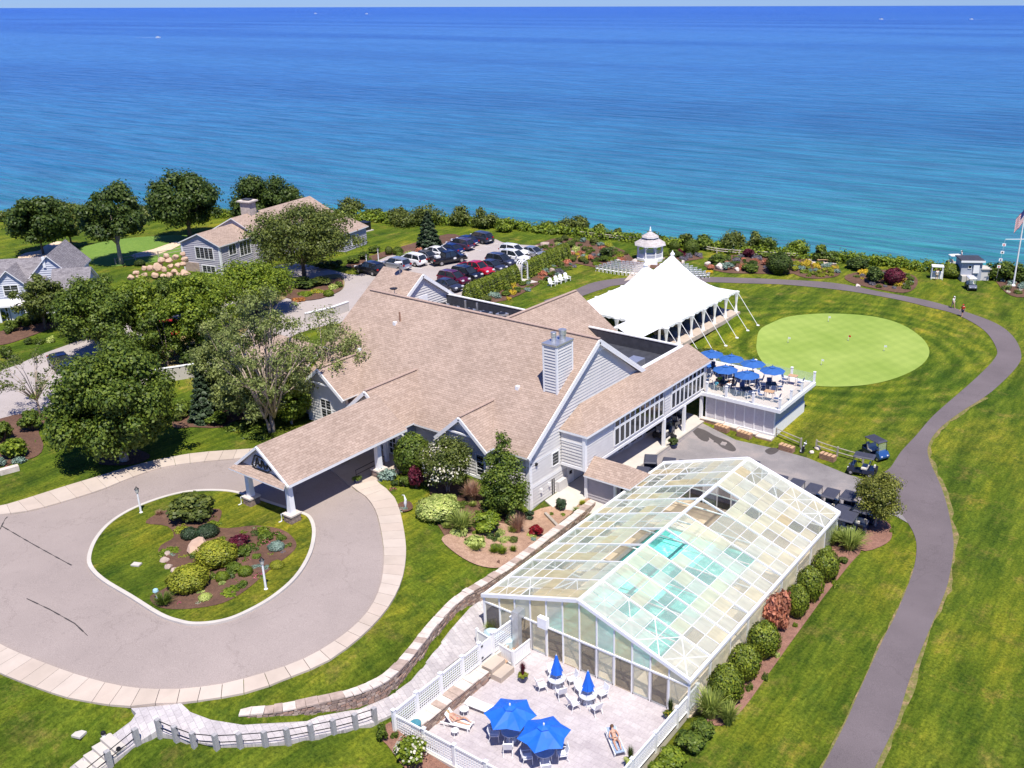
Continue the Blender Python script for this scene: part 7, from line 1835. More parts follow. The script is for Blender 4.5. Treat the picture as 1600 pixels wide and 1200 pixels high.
sheet('arbor_path', [(-82.3, 101.6), (-79.6, 101.2), (-79.0, 102.8), (-82.3, 103.1)], CONC_W, .09, 1)

# ---------------------------------------------------------------- flagpole, lamps
fp = G(1583, 447); FP = empty('flagpole', fp, AZ, 'tall white flagpole with yardarm standing in the rock bed at the right edge', 'flagpole')
MB().tube([(0, 0, 0), (0, 0, 14)], [.13, .08], 8).build('pole', WHITE, FP); MB().lathe([(.35, 0), (.3, .2), (.14, .3)], 8).build('base', WHITE, FP)
MB().tube([(-2.2, 0, 6.9), (2.2, 0, 6.9)], [.04, .06], 6).build('yardarm', WHITE, FP)
MB().tube([(-2.2, 0, 6.9), (-2.6, 0, 1.2)], .012, 4).build('halyard', WHITE, FP)
# national flag hanging in folds
fl = MB(); nx2, nz2 = 14, 13; sw = []
for j in range(nz2 + 1):
    for i in range(nx2 + 1):
        t = i / nx2; fold = math.sin(t * 9) * .12 * t
        sw.append((-.1 - t * 1.0, fold, 11.4 - j * .16 - t * 1.5 - abs(math.sin(t * 5)) * .15))
for j in range(nz2):
    for i in range(nx2):
        a = j * (nx2 + 1) + i; q = [sw[a], sw[a + 1], sw[a + nx2 + 2], sw[a + nx2 + 1]]
        fl.add(q, [(0, 1, 2, 3)], 2 if (i < 6 and j < 7) else (0 if j % 2 == 0 else 1))
tag(fl.build('national_flag', [pm('flag_red', (.45, .02, .03), .8), WHITE, pm('flag_blue', (.02, .03, .14), .8)], None), 'red and white striped flag with blue canton hanging on the flagpole', 'flag')
S.objects['national_flag'].location = fp; S.objects['national_flag'].rotation_euler = (0, 0, AZ)
for i, (dx, z, c1) in enumerate(((-2.25, 6.1, RED), (-2.32, 5.0, BLACK), (-2.4, 3.9, pm('flag_blue', (.02, .03, .14), .8)), (-2.5, 2.9, RED), (2.3, 4.4, RED), (2.35, 3.2, BLUEBRIGHT))):
    m_ = MB(); m_.box(-.02, -.24, -.2, .02, .24, .2, 0); m_.box(-.03, -.1, -.12, .03, .1, .08, 1); o = m_.build('signal_flag', [WHITE, c1])
    o.location = fp + Vector((dx * _ca, dx * _sa, z)); o.rotation_euler = (0, .1, AZ + R(70))
    tag(o, 'small signal flag hanging from the flagpole yardarm, %s' % ('topmost left', 'second on the left', 'third on the left', 'lowest left', 'upper right', 'lower right')[i], 'flag', 'signal flags on the flagpole halyards')
def lamp_post(u, v, h, label):
    t = empty('lamp_post', G(u, v), 0, label, 'lamp post')
    MB().lathe([(.13, 0), (.13, .15), (.08, .2), (.06, h - .35)], 8).build('post', WHITE, t)
    l = MB().lathe([(.06, h - .35), (.12, h - .28), (.15, h - .02), (.15, h)], 6).build('lantern', pm('lantern_glass', (.5, .5, .45), .2), t)
    q = MB().lathe([(.18, h), (.05, h + .14), (.02, h + .22)], 6).build('lantern_cap', BLACK); q.parent = l
lamp_post(221, 803, 2.1, 'white lamp post on the left of the island lawn'); lamp_post(416, 923, 2.3, 'white lamp post at the lower right of the island bed')
lamp_post(367, 404, 2.6, 'white lamp post before the guest building shrubs')
for u, v, l in ((574, 424, 'white post light left of the dark parked car'), (592, 414, 'white post light on the strip behind the parked cars')):
    lamp_post(u, v, 2.4, l)
def box_thing(name, u, v, b, mat, label, cat, rz=0):
    o = MB().box(*b).build(name, mat); o.location = G(u, v, .06); o.rotation_euler = (0, 0, rz); return tag(o, label, cat)
box_thing('drain_cover', 214, 886, (-.3, -.2, .1, .3, .2, .2), CONC_W, 'small pale cover plate in the island lawn', 'cover', .4)
box_thing('drain_cover', 124, 1149, (-.28, -.25, -.05, .28, .25, .08), CONC_W, 'white square plate in the lawn at the lower left', 'cover', .3)
gl_ = empty('garden_ornament', G(246, 938), 0, 'small blue topped garden ornament beside the arching clump in the island bed', 'ornament')
MB().lathe([(.12, 0), (.05, .2), (.05, .5), (.1, .55)], 8).build('pedestal', WHITE, gl_); MB().lathe([(.08, .55), (.18, .68), (.15, .82), (.02, .9)], 10).build('globe', pm('pale_blue_glaze', (.35, .55, .65), .3), gl_)
fx = empty('garden_statue', G(634, 795), 0, 'small white heron statue in the tiny round bed by the entrance walk', 'statue')
MB().tube([(0, 0, 0), (0, 0, .5), (.05, 0, .8), (-.05, 0, 1.15)], [.02, .12, .09, .03], 7).build('body', WHITE, fx); MB().tube([(-.05, 0, 1.15), (-.3, 0, 1.1)], [.04, .01], 5).build('head', WHITE, fx)
# drive cracks: tarred seams
for i, pts in enumerate((((42, 936), (78, 953), (117, 975), (137, 994)), ((2, 822), (50, 850), (112, 884)), ((0, 828), (8, 812), (12, 808)))):
    P = [G(*q) for q in pts]; m_ = MB()
    for a, b in zip(P[:-1], P[1:]):
        n_ = max(2, int((b - a).length / .5))
        for k in range(n_):
            p = a.lerp(b, k / n_); q = a.lerp(b, (k + 1) / n_); d = (q - p).normalized(); nn = Vector((-d.y, d.x, 0)) * (.035 + .015 * math.sin(k * 2.3))
            m_.add([(p.x+nn.x, p.y+nn.y, float(hz0(p.x, p.y))+.04), (p.x-nn.x, p.y-nn.y, float(hz0(p.x, p.y))+.04), (q.x-nn.x, q.y-nn.y, float(hz0(q.x, q.y))+.04), (q.x+nn.x, q.y+nn.y, float(hz0(q.x, q.y))+.04)], [(0, 1, 2, 3)])
    tag(m_.build('drive_crack', pm('tar', (.05, .045, .045), .9)), kind='structure')
# parking stall lines
for i in range(8):
    y = 98.2 + i * 2.62
    m_ = MB(); m_.box(-98.4, y - .05, float(hz0(-98, y)) + .055, -96.6, y + .05, float(hz0(-98, y)) + .057); tag(m_.build('stall_line', WHITE), kind='structure')
for i, (u, v) in enumerate(((1231, 536), (1294, 503), (1325, 533), (1381, 549), (1283, 571))):
    g = G(u, v); t = empty('practice_flag', g + Vector((0, 0, .05)), 0, 'small white hole marker on the putting green, %s' % ('left', 'far', 'middle', 'right', 'near')[i], 'golf flag', 'hole markers on the putting green')
    MB().tube([(0, 0, 0), (0, 0, .7)], .02, 5).build('pin', WHITE, t); MB().box(0, -.01, .5, .3, .01, .72).build('flag', WHITE if i != 2 else RED, t)
    MB().lathe([(.08, 0), (.08, .006)], 8).build('hole', BLACK, t)
# ---------------------------------------------------------------- vehicles
def paint(name, c, metal=.3, rough=.3):
    m, n, b = nm(name); b.inputs['Base Color'].default_value = (*c, 1); b.inputs['Roughness'].default_value = rough
    b.inputs['Metallic'].default_value = metal; b.inputs['Coat Weight'].default_value = .5; return m
TYRE = pm('tyre_rubber', (.02, .02, .02), .9); RIM = pm('alloy', (.5, .5, .52), .3, .05, 1, .5, .8)
LGT = pm('headlamp_glass', (.75, .77, .8), .15, .05); TLG = pm('tail_lamp_red', (.35, .01, .01), .25, .1); PLATE = pm('licence_plate', (.75, .75, .72), .5)
PROF = {  # (x, half width low, half width belt, z low, z belt) body stations; cabin stations (x, z roof, half width roof)
 'sedan': dict(L=4.7, W=1.82, belt=[(-2.35, .62), (-2.2, .88), (-1.5, .95), (.9, .92), (2.0, .78), (2.3, .62), (2.35, .5)], cab=[(-1.75, .95), (-1.0, 1.38), (-.2, 1.45), (.35, 1.40), (1.15, .93)], lo=.22),
 'suv': dict(L=4.75, W=1.9, belt=[(-2.37, .7), (-2.3, 1.05), (-1.5, 1.1), (.9, 1.06), (2.0, .98), (2.3, .8), (2.37, .55)], cab=[(-2.25, 1.08), (-1.95, 1.62), (-.6, 1.74), (.4, 1.68), (1.25, 1.06)], lo=.28),
 'pickup': dict(L=5.6, W=1.95, belt=[(-2.8, .95), (-2.75, 1.08), (-.9, 1.1), (1.2, 1.12), (2.4, 1.05), (2.75, .9), (2.8, .6)], cab=[(-.95, 1.1), (-.75, 1.75), (.2, 1.84), (.75, 1.78), (1.5, 1.1)], lo=.4)}
def car(kind, mat, label, cat='car', name='parked_car', bed_items=False, emblem=False):
    P = PROF[kind]; W_ = P['W'] / 2; L = P['L'] / 2; root = empty(name, (0, 0, 0), 0, label, cat)
    mb = MB(); vs = []; xs = np.linspace(-L, L, 23); bx_, bz_ = zip(*P['belt'])
    wr = .34 if kind != 'pickup' else .39; wx = (-L * .6, L * .6)
    for x in xs:
        t = abs(x) / L; w_ = W_ * (1 - .13 * t ** 6); zt = float(np.interp(x, bx_, bz_)); lo = P['lo'] + (.12 * t ** 8)
        zl = lo
        for wxi in wx:
            if abs(x - wxi) < wr: zl = max(zl, math.sqrt(max(0, wr ** 2 - (x - wxi) ** 2)) + wr * .85)
        zl = min(zl, zt - .12)
        vs += [(x, -w_ * .96, zl), (x, -w_, (zl + zt) / 2), (x, -w_ * .96, zt - .07), (x, -w_ * .86, zt), (x, w_ * .86, zt), (x, w_ * .96, zt - .07), (x, w_, (zl + zt) / 2), (x, w_ * .96, zl)]
    n_ = len(xs); fs = [(i*8+k, i*8+(k+1)%8, (i+1)*8+(k+1)%8, (i+1)*8+k) for i in range(n_-1) for k in range(8)] + [tuple(range(8))[::-1], tuple((n_-1)*8+k for k in range(8))]
    if kind == 'pickup':   # open bed
        pass
    mb.add(vs, fs); mb.build('body', mat, root, smooth=False)
    cx_ = P['cab']; z0 = [float(np.interp(x, bx_, bz_)) for x, _ in cx_]; gm_ = MB(); vs = []
    for (x, z), zb in zip(cx_, z0):
        rw_ = W_ * .70 if z - zb > .2 else W_ * .84
        vs += [(x, -W_ * .86, zb - .02), (x, -rw_, z), (x, rw_, z), (x, W_ * .86, zb - .02)]
    fs = [(i*4+k, i*4+k+1, (i+1)*4+k+1, (i+1)*4+k) for i in range(len(cx_)-1) for k in range(3)]
    gm_.add(vs, fs); gm_.build('glass', GLASS, root)
    rf = MB(); a, b, c = cx_[1], cx_[2], cx_[3]
    pts = [(a[0] - .02, a[1]), (b[0], b[1]), (c[0] + .04, c[1])]
    for (x0, z0_), (x1, z1_) in zip(pts[:-1], pts[1:]):
        w0 = W_ * .72; rf.add([(x0, -w0, z0_+.01), (x1, -w0, z1_+.01), (x1, -w0*.8, z1_+.05), (x0, -w0*.8, z0_+.05), (x0, w0, z0_+.01), (x1, w0, z1_+.01), (x1, w0*.8, z1_+.05), (x0, w0*.8, z0_+.05)], [(0,1,2,3), (3,2,6,7), (7,6,5,4), (0,4,5,1)])
    rf.build('roof', mat, root)
    for sg in (-1, 1):
        pm_ = MB()
        for (x, z), (x2, z2) in ((cx_[0], cx_[1]), (cx_[4], cx_[3])): pm_.bar((x, sg * W_ * .855, float(np.interp(x, bx_, bz_))), (x2, sg * W_ * .72, z2 + .01), .08, .07)
        xm = (cx_[1][0] + cx_[3][0]) / 2; pm_.bar((xm, sg * W_ * .86, float(np.interp(xm, bx_, bz_))), (xm - .05, sg * W_ * .72, max(q[1] for q in cx_) - .02), .08, .05)
        pm_.build('pillar', mat, root)
        MB().box(1.0, sg * W_ * .9, 1.0 if kind == 'sedan' else 1.15, 1.18, sg * W_ * 1.12, 1.12 if kind == 'sedan' else 1.3).build('mirror', mat, root)
        MB().box(L - .22, sg * W_ * .86, .62 if kind == 'sedan' else .78, L - .01, sg * W_ * .5, .76 if kind == 'sedan' else .94).build('headlight', LGT, root)
        MB().box(-L + .12, sg * W_ * .9, .72 if kind == 'sedan' else .85, -L - .01, sg * W_ * .6, .88 if kind == 'sedan' else 1.05).build('taillight', TLG, root)
        for wxi in wx:
            w2 = MB(); w2.tube([(wxi, sg * (W_ - .22), wr), (wxi, sg * (W_ + .01), wr)], wr, 14); wo_ = w2.build('wheel', TYRE, root)
            w3 = MB(); w3.tube([(wxi, sg * (W_ - .02), wr), (wxi, sg * (W_ + .025), wr)], wr * .6, 10); q = w3.build('rim', RIM); q.parent = wo_
    MB().box(-L - .03, -.26, .5, -L + .02, .26, .64).build('licence_plate', PLATE, root)
    MB().box(L - .1, -W_ * .45, .45, L + .015, W_ * .45, .62).build('grille', BLACK, root)
    MB().box(-L + .0, -W_ * .8, .36, L - .0, W_ * .8, .42).build('underbody', BLACK, root)
    if kind == 'suv':
        for sg in (-1, 1): MB().bar((-1.8, sg * W_ * .62, 1.74), (.3, sg * W_ * .62, 1.76), .04, .05).build('roof_rail', STEEL, root)
    if kind == 'pickup':
        MB().box(-2.68, -W_ * .76, .8, -1.05, W_ * .76, 1.115).build('cargo_bed', BLACK, root)
        for sg in (-1, 1): MB().box(-2.75, sg * W_ * .86, 1.05, -1.0, sg * W_ * .76, 1.2).build('bed_side', mat, root)
        MB().box(-2.8, -W_ * .86, 1.0, -2.68, W_ * .86, 1.2).build('tailgate', mat, root)
        MB().bar((-.9, W_ * 1.02, .42), (1.2, W_ * 1.02, .42), .12, .06).build('side_step', BLACK, root)
    if bed_items:
        b_ = MB().box(-2.2, -.4, 1.12, -1.5, .3, 1.4).build('bed_box', WHITE, root)
    if emblem:
        e = MB(); e.prism([(.35, -W_ * 1.005, .72), (.75, -W_ * 1.005, .72), (.82, -W_ * 1.005, .88), (.55, -W_ * 1.005, 1.02), (.3, -W_ * 1.005, .9)], (0, .01, 0)); e.build('door_emblem', WHITE, root)
    return root
C_ = {k: paint('car_' + k, c, m) for k, (c, m) in dict(white=((.75, .75, .75), .0), silver=((.42, .44, .47), .6), grey=((.16, .16, .18), .5), black=((.012, .013, .018), .2), navy=((.015, .03, .12), .4), slate=((.05, .055, .085), .4), plum=((.09, .06, .11), .4), maroon=((.13, .01, .035), .4), red=((.50, .01, .03), .2)).items()}
def park(c, x, y, rz, dz=.06):
    c.location = (x, y, float(hz0(x, y)) + dz); c.rotation_euler = (0, 0, rz)
PI = math.pi
park(car('suv', C_['black'], 'black car nosing out beyond the clubhouse roof at the head of the parked row'), -100.9, 92.2, PI)
park(car('suv', C_['silver'], 'silver wagon partly hidden by the clubhouse roof'), -99.6, 96.0, PI)
park(car('suv', C_['white'], 'white suv parked between the silver wagon and the grey sedan'), -99.5, 99.2, PI)
park(car('sedan', C_['grey'], 'grey sedan between the two white cars of the left row'), -99.9, 102.1, PI)
park(car('sedan', C_['white'], 'white sedan in the left row before the tall spruce'), -100.3, 104.9, PI)
park(car('sedan', C_['navy'], 'dark blue sedan in the left row right of the spruce'), -99.6, 107.6, PI)
park(car('suv', C_['plum'], 'purplish grey suv third from the far end of the left row'), -100.0, 110.4, PI)
park(car('sedan', C_['navy'], 'dark blue car squeezed second from the far end of the left row'), -101.3, 113.0, PI)
park(car('suv', C_['slate'], 'dark navy suv at the far end of the left row beside a green bush'), -100.6, 115.6, PI)
park(car('pickup', C_['black'], 'black pickup truck with a white door emblem standing in the driving lane', 'pickup truck', 'pickup_truck', True, True), -95.6, 102.8, R(72))
park(car('sedan', C_['silver'], 'silver sedan at the far end of the right row next to the hedge'), -88.2, 113.6, 0)
park(car('suv', C_['white'], 'white suv in the right row beyond the arbor, farther one'), -90.6, 112.0, .0)
park(car('suv', C_['white'], 'white car partly hidden behind the white arbor'), -88.4, 109.4, 0)
park(car('suv', C_['slate'], 'dark blue wagon left of the white arbor'), -88.6, 106.4, 0)
park(car('sedan', C_['slate'], 'dark grey sedan beside the red pickup'), -88.0, 103.6, 0)
park(car('pickup', C_['red'], 'red pickup truck in the right row', 'pickup truck', 'pickup_truck'), -88.5, 100.7, 0)
park(car('suv', C_['black'], 'black suv between the red pickup and the maroon wagon'), -87.8, 97.9, 0)
park(car('suv', C_['maroon'], 'maroon wagon parked before the hedge'), -87.6, 95.0, 0)
park(car('sedan', C_['slate'], 'slate grey car nearest the clubhouse gable in the right row'), -86.3, 92.2, 0)
g = G(272, 524); park(car('suv', C_['red'], 'red car on the road between the bright green trees'), g.x, g.y, R(60))
g = G(97, 575); park(car('sedan', C_['navy'], 'dark blue car on the road behind the nearly bare tree'), g.x, g.y, R(-15))

# golf carts
CB = paint('cart_dark_blue', (.012, .022, .06), .3); CW = paint('cart_white', (.72, .72, .70), 0); SEATM = pm('cream_vinyl', (.62, .58, .50), .5); ROOFM = pm('charcoal_canopy', (.060, .062, .085), .5, .1); BLUECOWL = paint('cart_bright_blue', (.03, .10, .30), .3)
def golf_cart(body, roofm, label, bags=False, cowl=None):
    t = empty('golf_cart', (0, 0, 0), 0, label, 'golf cart')      # faces +x
    b = MB()
    b.prism([(1.15, -.56, .32), (1.2, -.56, .5), (.95, -.56, .86), (.62, -.56, .92), (.5, -.56, .36), (.5, -.56, .28), (1.1, -.56, .28)], (0, 1.12, 0))
    b.build('cowl', cowl or body, t)
    MB().box(-.35, -.56, .26, .55, .56, .33).build('floor', BLACK, t)
    MB().prism([(-1.15, -.57, .38), (-1.1, -.57, .72), (-.4, -.57, .66), (-.1, -.57, .6), (-.1, -.57, .3), (-1.0, -.57, .3)], (0, 1.14, 0)).build('rear_body', body, t)
    MB().box(-.5, -.52, .66, .02, .52, .78).build('seat', SEATM, t); MB().bar((-.5, 0, .78), (-.6, 0, 1.14), 1.02, .1, 0, (1, 0, 0)).build('seat_back', SEATM, t)
    r_ = MB(); r_.add([(-.98, -.56, 1.76), (.78, -.56, 1.76), (.78, .56, 1.76), (-.98, .56, 1.76), (-.86, -.46, 1.84), (.66, -.46, 1.85), (.66, .46, 1.85), (-.86, .46, 1.84), (-.98, -.56, 1.72), (.78, -.56, 1.72), (.78, .56, 1.72), (-.98, .56, 1.72)],
        [(4,5,6,7), (0,1,5,4), (1,2,6,5), (2,3,7,6), (3,0,4,7), (8,9,1,0), (9,10,2,1), (10,11,3,2), (11,8,0,3), (8,11,10,9)])
    for k in range(5): r_.box(-.8, -.38 + k * .19 - .02, 1.84, .6, -.38 + k * .19 + .02, 1.87)
    r_.build('canopy', roofm, t)
    for sg in (-1, 1):
        MB().bar((.85, sg * .5, .85), (.7, sg * .5, 1.74), .04, .04).build('strut', BLACK, t)
        MB().bar((-.62, sg * .5, .7), (-.9, sg * .5, 1.74), .04, .04).build('strut', BLACK, t)
        for x in (-.78, .85):
            w = MB().tube([(x, sg * .42, .22), (x, sg * .6, .22)], .22, 12).build('wheel', TYRE, t); q = MB().tube([(x, sg * .58, .22), (x, sg * .615, .22)], .12, 8).build('rim', RIM); q.parent = w
        MB().box(1.12, sg * .42, .5, 1.19, sg * .26, .6).build('headlight', LGT, t)
    MB().tube([(.62, -.26, .85), (.4, -.26, 1.02)], .02, 5).build('steering_column', BLACK, t)
    sw_ = MB(); sw_.tube([(.38 + .04 * math.sin(a), -.26 + .17 * math.cos(a), 1.03 + .16 * math.sin(a)) for a in np.linspace(0, 2 * PI, 13)], .018, 5); sw_.build('steering_wheel', BLACK, t)
    o = MB().box(.72, -.48, .92, .735, .48, 1.62).build('windscreen', gm, t)
    MB().box(-1.28, -.45, .4, -1.08, .45, .82).build('bag_well', BLACK, t)
    MB().box(-1.12, -.12, .86, -.98, .16, 1.06).build('cooler', SEATM, t)
    return t
gc = golf_cart(CB, ROOFM, 'dark golf cart')
rows = [(-27.17, 67.3), (-25.68, 67.3), (-24.16, 67.25), (-22.66, 67.2), (-21.3, 67.6)]
wd_ = ['leftmost in the far row behind the pool house', 'second from left in the far row behind the pool house', 'middle of the far row behind the pool house', 'fourth in the far row behind the pool house', 'rightmost in the far row beside the small tree']
spots = [(x, y, R(92) + .03 * math.sin(i * 3), 'dark roofed golf cart, ' + wd_[i]) for i, (x, y) in enumerate(rows)]
spots += [(-22.55, 64.6, R(94), 'dark roofed golf cart in the near row, half hidden by the pool house corner'), (-21.0, 64.9, R(88), 'dark roofed golf cart in the near row, closest to the pool house corner'), (-19.6, 66.2, R(90), 'dark golf cart in the shade under the small tree'), (-20.1, 64.3, R(93), 'dark golf cart beside the short rail fence'),
  (-37.8, 64.4, R(118), 'dark golf cart in front of the wing windows, with its roof fully in view'), (-36.3, 64.9, R(112), 'dark golf cart roof right of the fully visible one by the wing'), (-35.0, 65.3, R(112), 'dark golf cart roof behind the pool house ridge, third from the wing'), (-37.2, 62.0, R(110), 'dark golf cart just beyond the small hipped canopy'), (-35.8, 62.2, R(110), 'dark golf cart tucked between hipped canopy and pool house'), (-30.3, 68.6, R(95), 'lone dark golf cart roof above the far pool house gable'),
  (-41.3, 75.0, R(90), 'dark golf cart parked inside the open bay beneath the wing'), (-41.0, 72.2, R(90), 'dark golf cart at the front of the open bay beneath the wing')]
for i, (x, y, a, l) in enumerate(spots):
    gr_ = 'dark golf carts parked in the cart yard'
    if i == 0: c = gc; c['label'] = l; c['group'] = gr_; c.location = (x, y, float(hz0(x, y)) + .05); c.rotation_euler = (0, 0, a)
    else: c = dup(gc, (x, y, float(hz0(x, y)) + .05), a, l, gr_)
c = golf_cart(CB, ROOFM, 'dark golf cart standing sideways on the asphalt with wheels showing', cowl=CB); g = G(1346, 741); c.location = g + Vector((0, 0, .06)); c.rotation_euler = (0, 0, R(188))
c = golf_cart(CB, ROOFM, 'dark golf cart on the grass edge with a clear windscreen and bright blue nose', cowl=BLUECOWL); g = G(1367, 714); c.location = g; c.rotation_euler = (0, 0, R(-28))
c = golf_cart(CB, CW, 'golf cart with white roof facing the camera before the seaside hut', cowl=CB); g = G(1516, 452); c.location = g; c.rotation_euler = (0, 0, R(-61))
c = golf_cart(CW, CW, 'white roofed golf cart left of the seaside hut behind the hedge'); g = G(1491, 418); c.location = g + Vector((0, 0, .2)); c.rotation_euler = (0, 0, R(40))

# ---------------------------------------------------------------- furniture
def table_round(mat, r, h, label, legs=4, cat='table'):
    t = empty('patio_table', (0, 0, 0), 0, label, cat)
    MB().lathe([(r, h - .04), (r, h)], 20).build('tabletop', mat, t)
    for k in range(legs):
        a = k * 2 * PI / legs + .4; MB().tube([(math.cos(a) * r * .75, math.sin(a) * r * .75, 0), (math.cos(a) * r * .6, math.sin(a) * r * .6, h - .04)], .02, 5).build('leg', WHITE, t)
    return t
def table_sq(mat, s, h, label, d=None):
    t = empty('square_table', (0, 0, 0), 0, label, 'table'); d = d or s
    n_ = 6
    for k in range(n_): MB().box(-s / 2, -d / 2 + k * d / n_ + .006, h - .04, s / 2, -d / 2 + (k + 1) * d / n_ - .006, h).build('slat', mat, t)
    for x in (-1, 1):
        for y in (-1, 1): MB().box(x * (s/2 - .06) - .025, y * (d/2 - .06) - .025, 0, x * (s/2 - .06) + .025, y * (d/2 - .06) + .025, h - .04).build('leg', BLACK if mat is BLACK else STEEL, t)
    return t
SLING = pm('blue_sling_fabric', (.06, .10, .22), .7)
def arm_chair(frame, sling, label, name='patio_chair'):
    t = empty(name, (0, 0, 0), 0, label, 'chair')           # faces +x
    MB().box(-.22, -.24, .40, .26, .24, .44).build('seat', sling, t)
    MB().bar((-.22, 0, .44), (-.36, 0, .92), .46, .035, 0, (1, 0, 0)).build('backrest', sling, t)
    for sg in (-1, 1):
        MB().tube([(.26, sg * .26, 0), (.24, sg * .26, .62), (-.28, sg * .26, .64)], .02, 5).build('armrest', frame, t)
        MB().tube([(-.34, sg * .26, 0), (-.22, sg * .25, .42), (-.38, sg * .25, .94)], .02, 5).build('leg', frame, t)
    return t
def folding_chair(label, name='folding_chair'):
    t = empty(name, (0, 0, 0), 0, label, 'chair')           # faces +x
    MB().box(-.2, -.21, .43, .2, .21, .46).build('seat', WHITE2, t)
    b = MB()
    for sg in (-1, 1): b.bar((.2, sg * .22, 0), (-.26, sg * .22, .86), .035, .035, 0, (0, 1, 0)); b.bar((-.22, sg * .2, 0), (.16, sg * .2, .44), .035, .035, 0, (0, 1, 0))
    b.build('frame', WHITE2, t)
    MB().bar((-.2, 0, .68), (-.27, 0, .88), .44, .02, 0, (1, 0, 0)).build('backrest', WHITE2, t)
    return t
def umbrella(mat, r, h, n, label, name, open_=True, droop=.42, scal=.0, tip=None):
    t = empty(name, (0, 0, 0), 0, label, 'umbrella')
    MB().tube([(0, 0, 0), (0, 0, h)], .03, 8).build('pole', STEEL if open_ else WHITE, t)
    MB().lathe([(.3, 0), (.3, .06), (.08, .12)], 12).build('base', WHITE, t)
    c = MB()
    if open_:
        for k in range(n):
            a = k * 2 * PI / n; b = (k + 1) * 2 * PI / n; m = (a + b) / 2; A = (r*math.cos(a), r*math.sin(a), h - droop); B = (r*math.cos(b), r*math.sin(b), h - droop)
            rm = r * math.cos(PI / n) * (1 - scal); M_ = (rm*math.cos(m), rm*math.sin(m), h - droop + .02)
            A2 = (A[0]*.55, A[1]*.55, h - droop * .48); B2 = (B[0]*.55, B[1]*.55, h - droop * .48); M2 = (rm*.55*math.cos(m), rm*.55*math.sin(m), h - droop * .55)
            A3 = (A[0]*.18, A[1]*.18, h - .05); B3 = (B[0]*.18, B[1]*.18, h - .05)
            c.add([A, M_, B, B2, M2, A2, B3, A3], [(0, 1, 4, 5), (1, 2, 3, 4), (5, 4, 7), (4, 3, 6), (4, 6, 7)])
            c.add([A3, B3, (0, 0, h + .02)], [(0, 1, 2)])
            MB().bar((0, 0, h - .12), (A[0], A[1], A[2] - .02), .02, .02).build('rib', STEEL, t)
        c.build('canopy', mat, t)
        v = MB()
        for k in range(n):
            a = k * 2 * PI / n; b = (k + 1) * 2 * PI / n; q = .26 * r; v.add([(q*math.cos(a), q*math.sin(a), h - .02), (q*math.cos(b), q*math.sin(b), h - .02), (0, 0, h + .1)], [(0, 1, 2)])
        v.build('vent', mat, t)
        MB().lathe([(.05, h + .05), (.05, h + .18), (.01, h + .24)], 8).build('finial', tip or mat, t)
    else:
        c.lathe([(.34, h - 1.25), (.26, h - .9), (.16, h - .4), (.06, h)], 10)
        for k in range(6):
            a = k * PI / 3; c.add([(.18*math.cos(a-.3), .18*math.sin(a-.3), h - 1.1), (.46*math.cos(a), .46*math.sin(a), h - 1.35), (.18*math.cos(a+.3), .18*math.sin(a+.3), h - 1.1), (.05*math.cos(a), .05*math.sin(a), h - .1)], [(0, 1, 3), (1, 2, 3)])
        c.build('canopy', mat, t); MB().lathe([(.03, h), (.01, h + .12)], 6).build('finial', WHITE, t)
    return t
# deck
D0 = umbrella(BLUECLOTH, 1.27, 2.45, 8, 'x', 'deck_umbrella', scal=.0)
dl = [(-41.6, 82.6, 'far left one, beside the clubhouse wing corner'), (-39.3, 82.5, 'second from left in the far row'), (-36.9, 82.4, 'third from left in the far row'), (-34.5, 81.7, 'rightmost, near the railing corner'), (-38.4, 79.4, 'left one of the near pair, shading the diners'), (-36.0, 79.2, 'right one of the near pair'), (-41.2, 79.2, 'mostly hidden behind the wing corner')]
for i, (x, y, l) in enumerate(dl):
    lab = 'open blue umbrella on the dining deck, ' + l
    if i == 0: u_ = D0; u_['label'] = lab; u_['group'] = 'blue umbrellas on the dining deck'; u_.location = (x, y, DZ); u_.rotation_euler = (0, 0, .2)
    else: dup(D0, (x, y, DZ), .2 + i * .13, lab, 'blue umbrellas on the dining deck')
BT = table_sq(BLACK, .95, .74, 'x'); TT2 = table_sq(WOOD_T, .9, .98, 'x', .7); AC = arm_chair(WHITE, SLING, 'x'); 
first = dict(bt=True, tt=True, ac=True)
def place(src, key, loc, rz, label, group):
    if first.get(key): 
        first[key] = False; src['label'] = label; src['group'] = group; src.location = loc; src.rotation_euler = (0, 0, rz); return src
    return dup(src, loc, rz, label, group)
for i, (x, y, l) in enumerate(dl):
    w_ = l.split(',')[0]
    place(BT, 'bt', (x, y + .02, DZ), .3 + .1 * i, 'black square table under the deck umbrella, ' + w_, 'black tables on the dining deck')
    for k in range(4):
        a = k * PI / 2 + .3 + .1 * i
        place(AC, 'ac', (x + .82 * math.cos(a), y + .82 * math.sin(a), DZ), a + PI, 'blue sling armchair at the deck table, ' + w_, 'blue sling chairs on the dining deck')
for x, y, l in ((-33.4, 84.3, 'tall tan slatted table at the far railing corner of the deck'), (-33.6, 79.2, 'tall tan slatted table at the near right corner of the deck'), (-41.6, 80.6, 'tan slatted table beside the wing corner on the deck')):
    place(TT2, 'tt', (x, y, DZ), .1, l, None)
    for a in (0, PI): place(AC, 'ac', (x + .8 * math.cos(a), y, DZ), a + PI, 'blue sling chair at the ' + l.split(' of the deck')[0].split(' on the deck')[0], 'blue sling chairs on the dining deck')
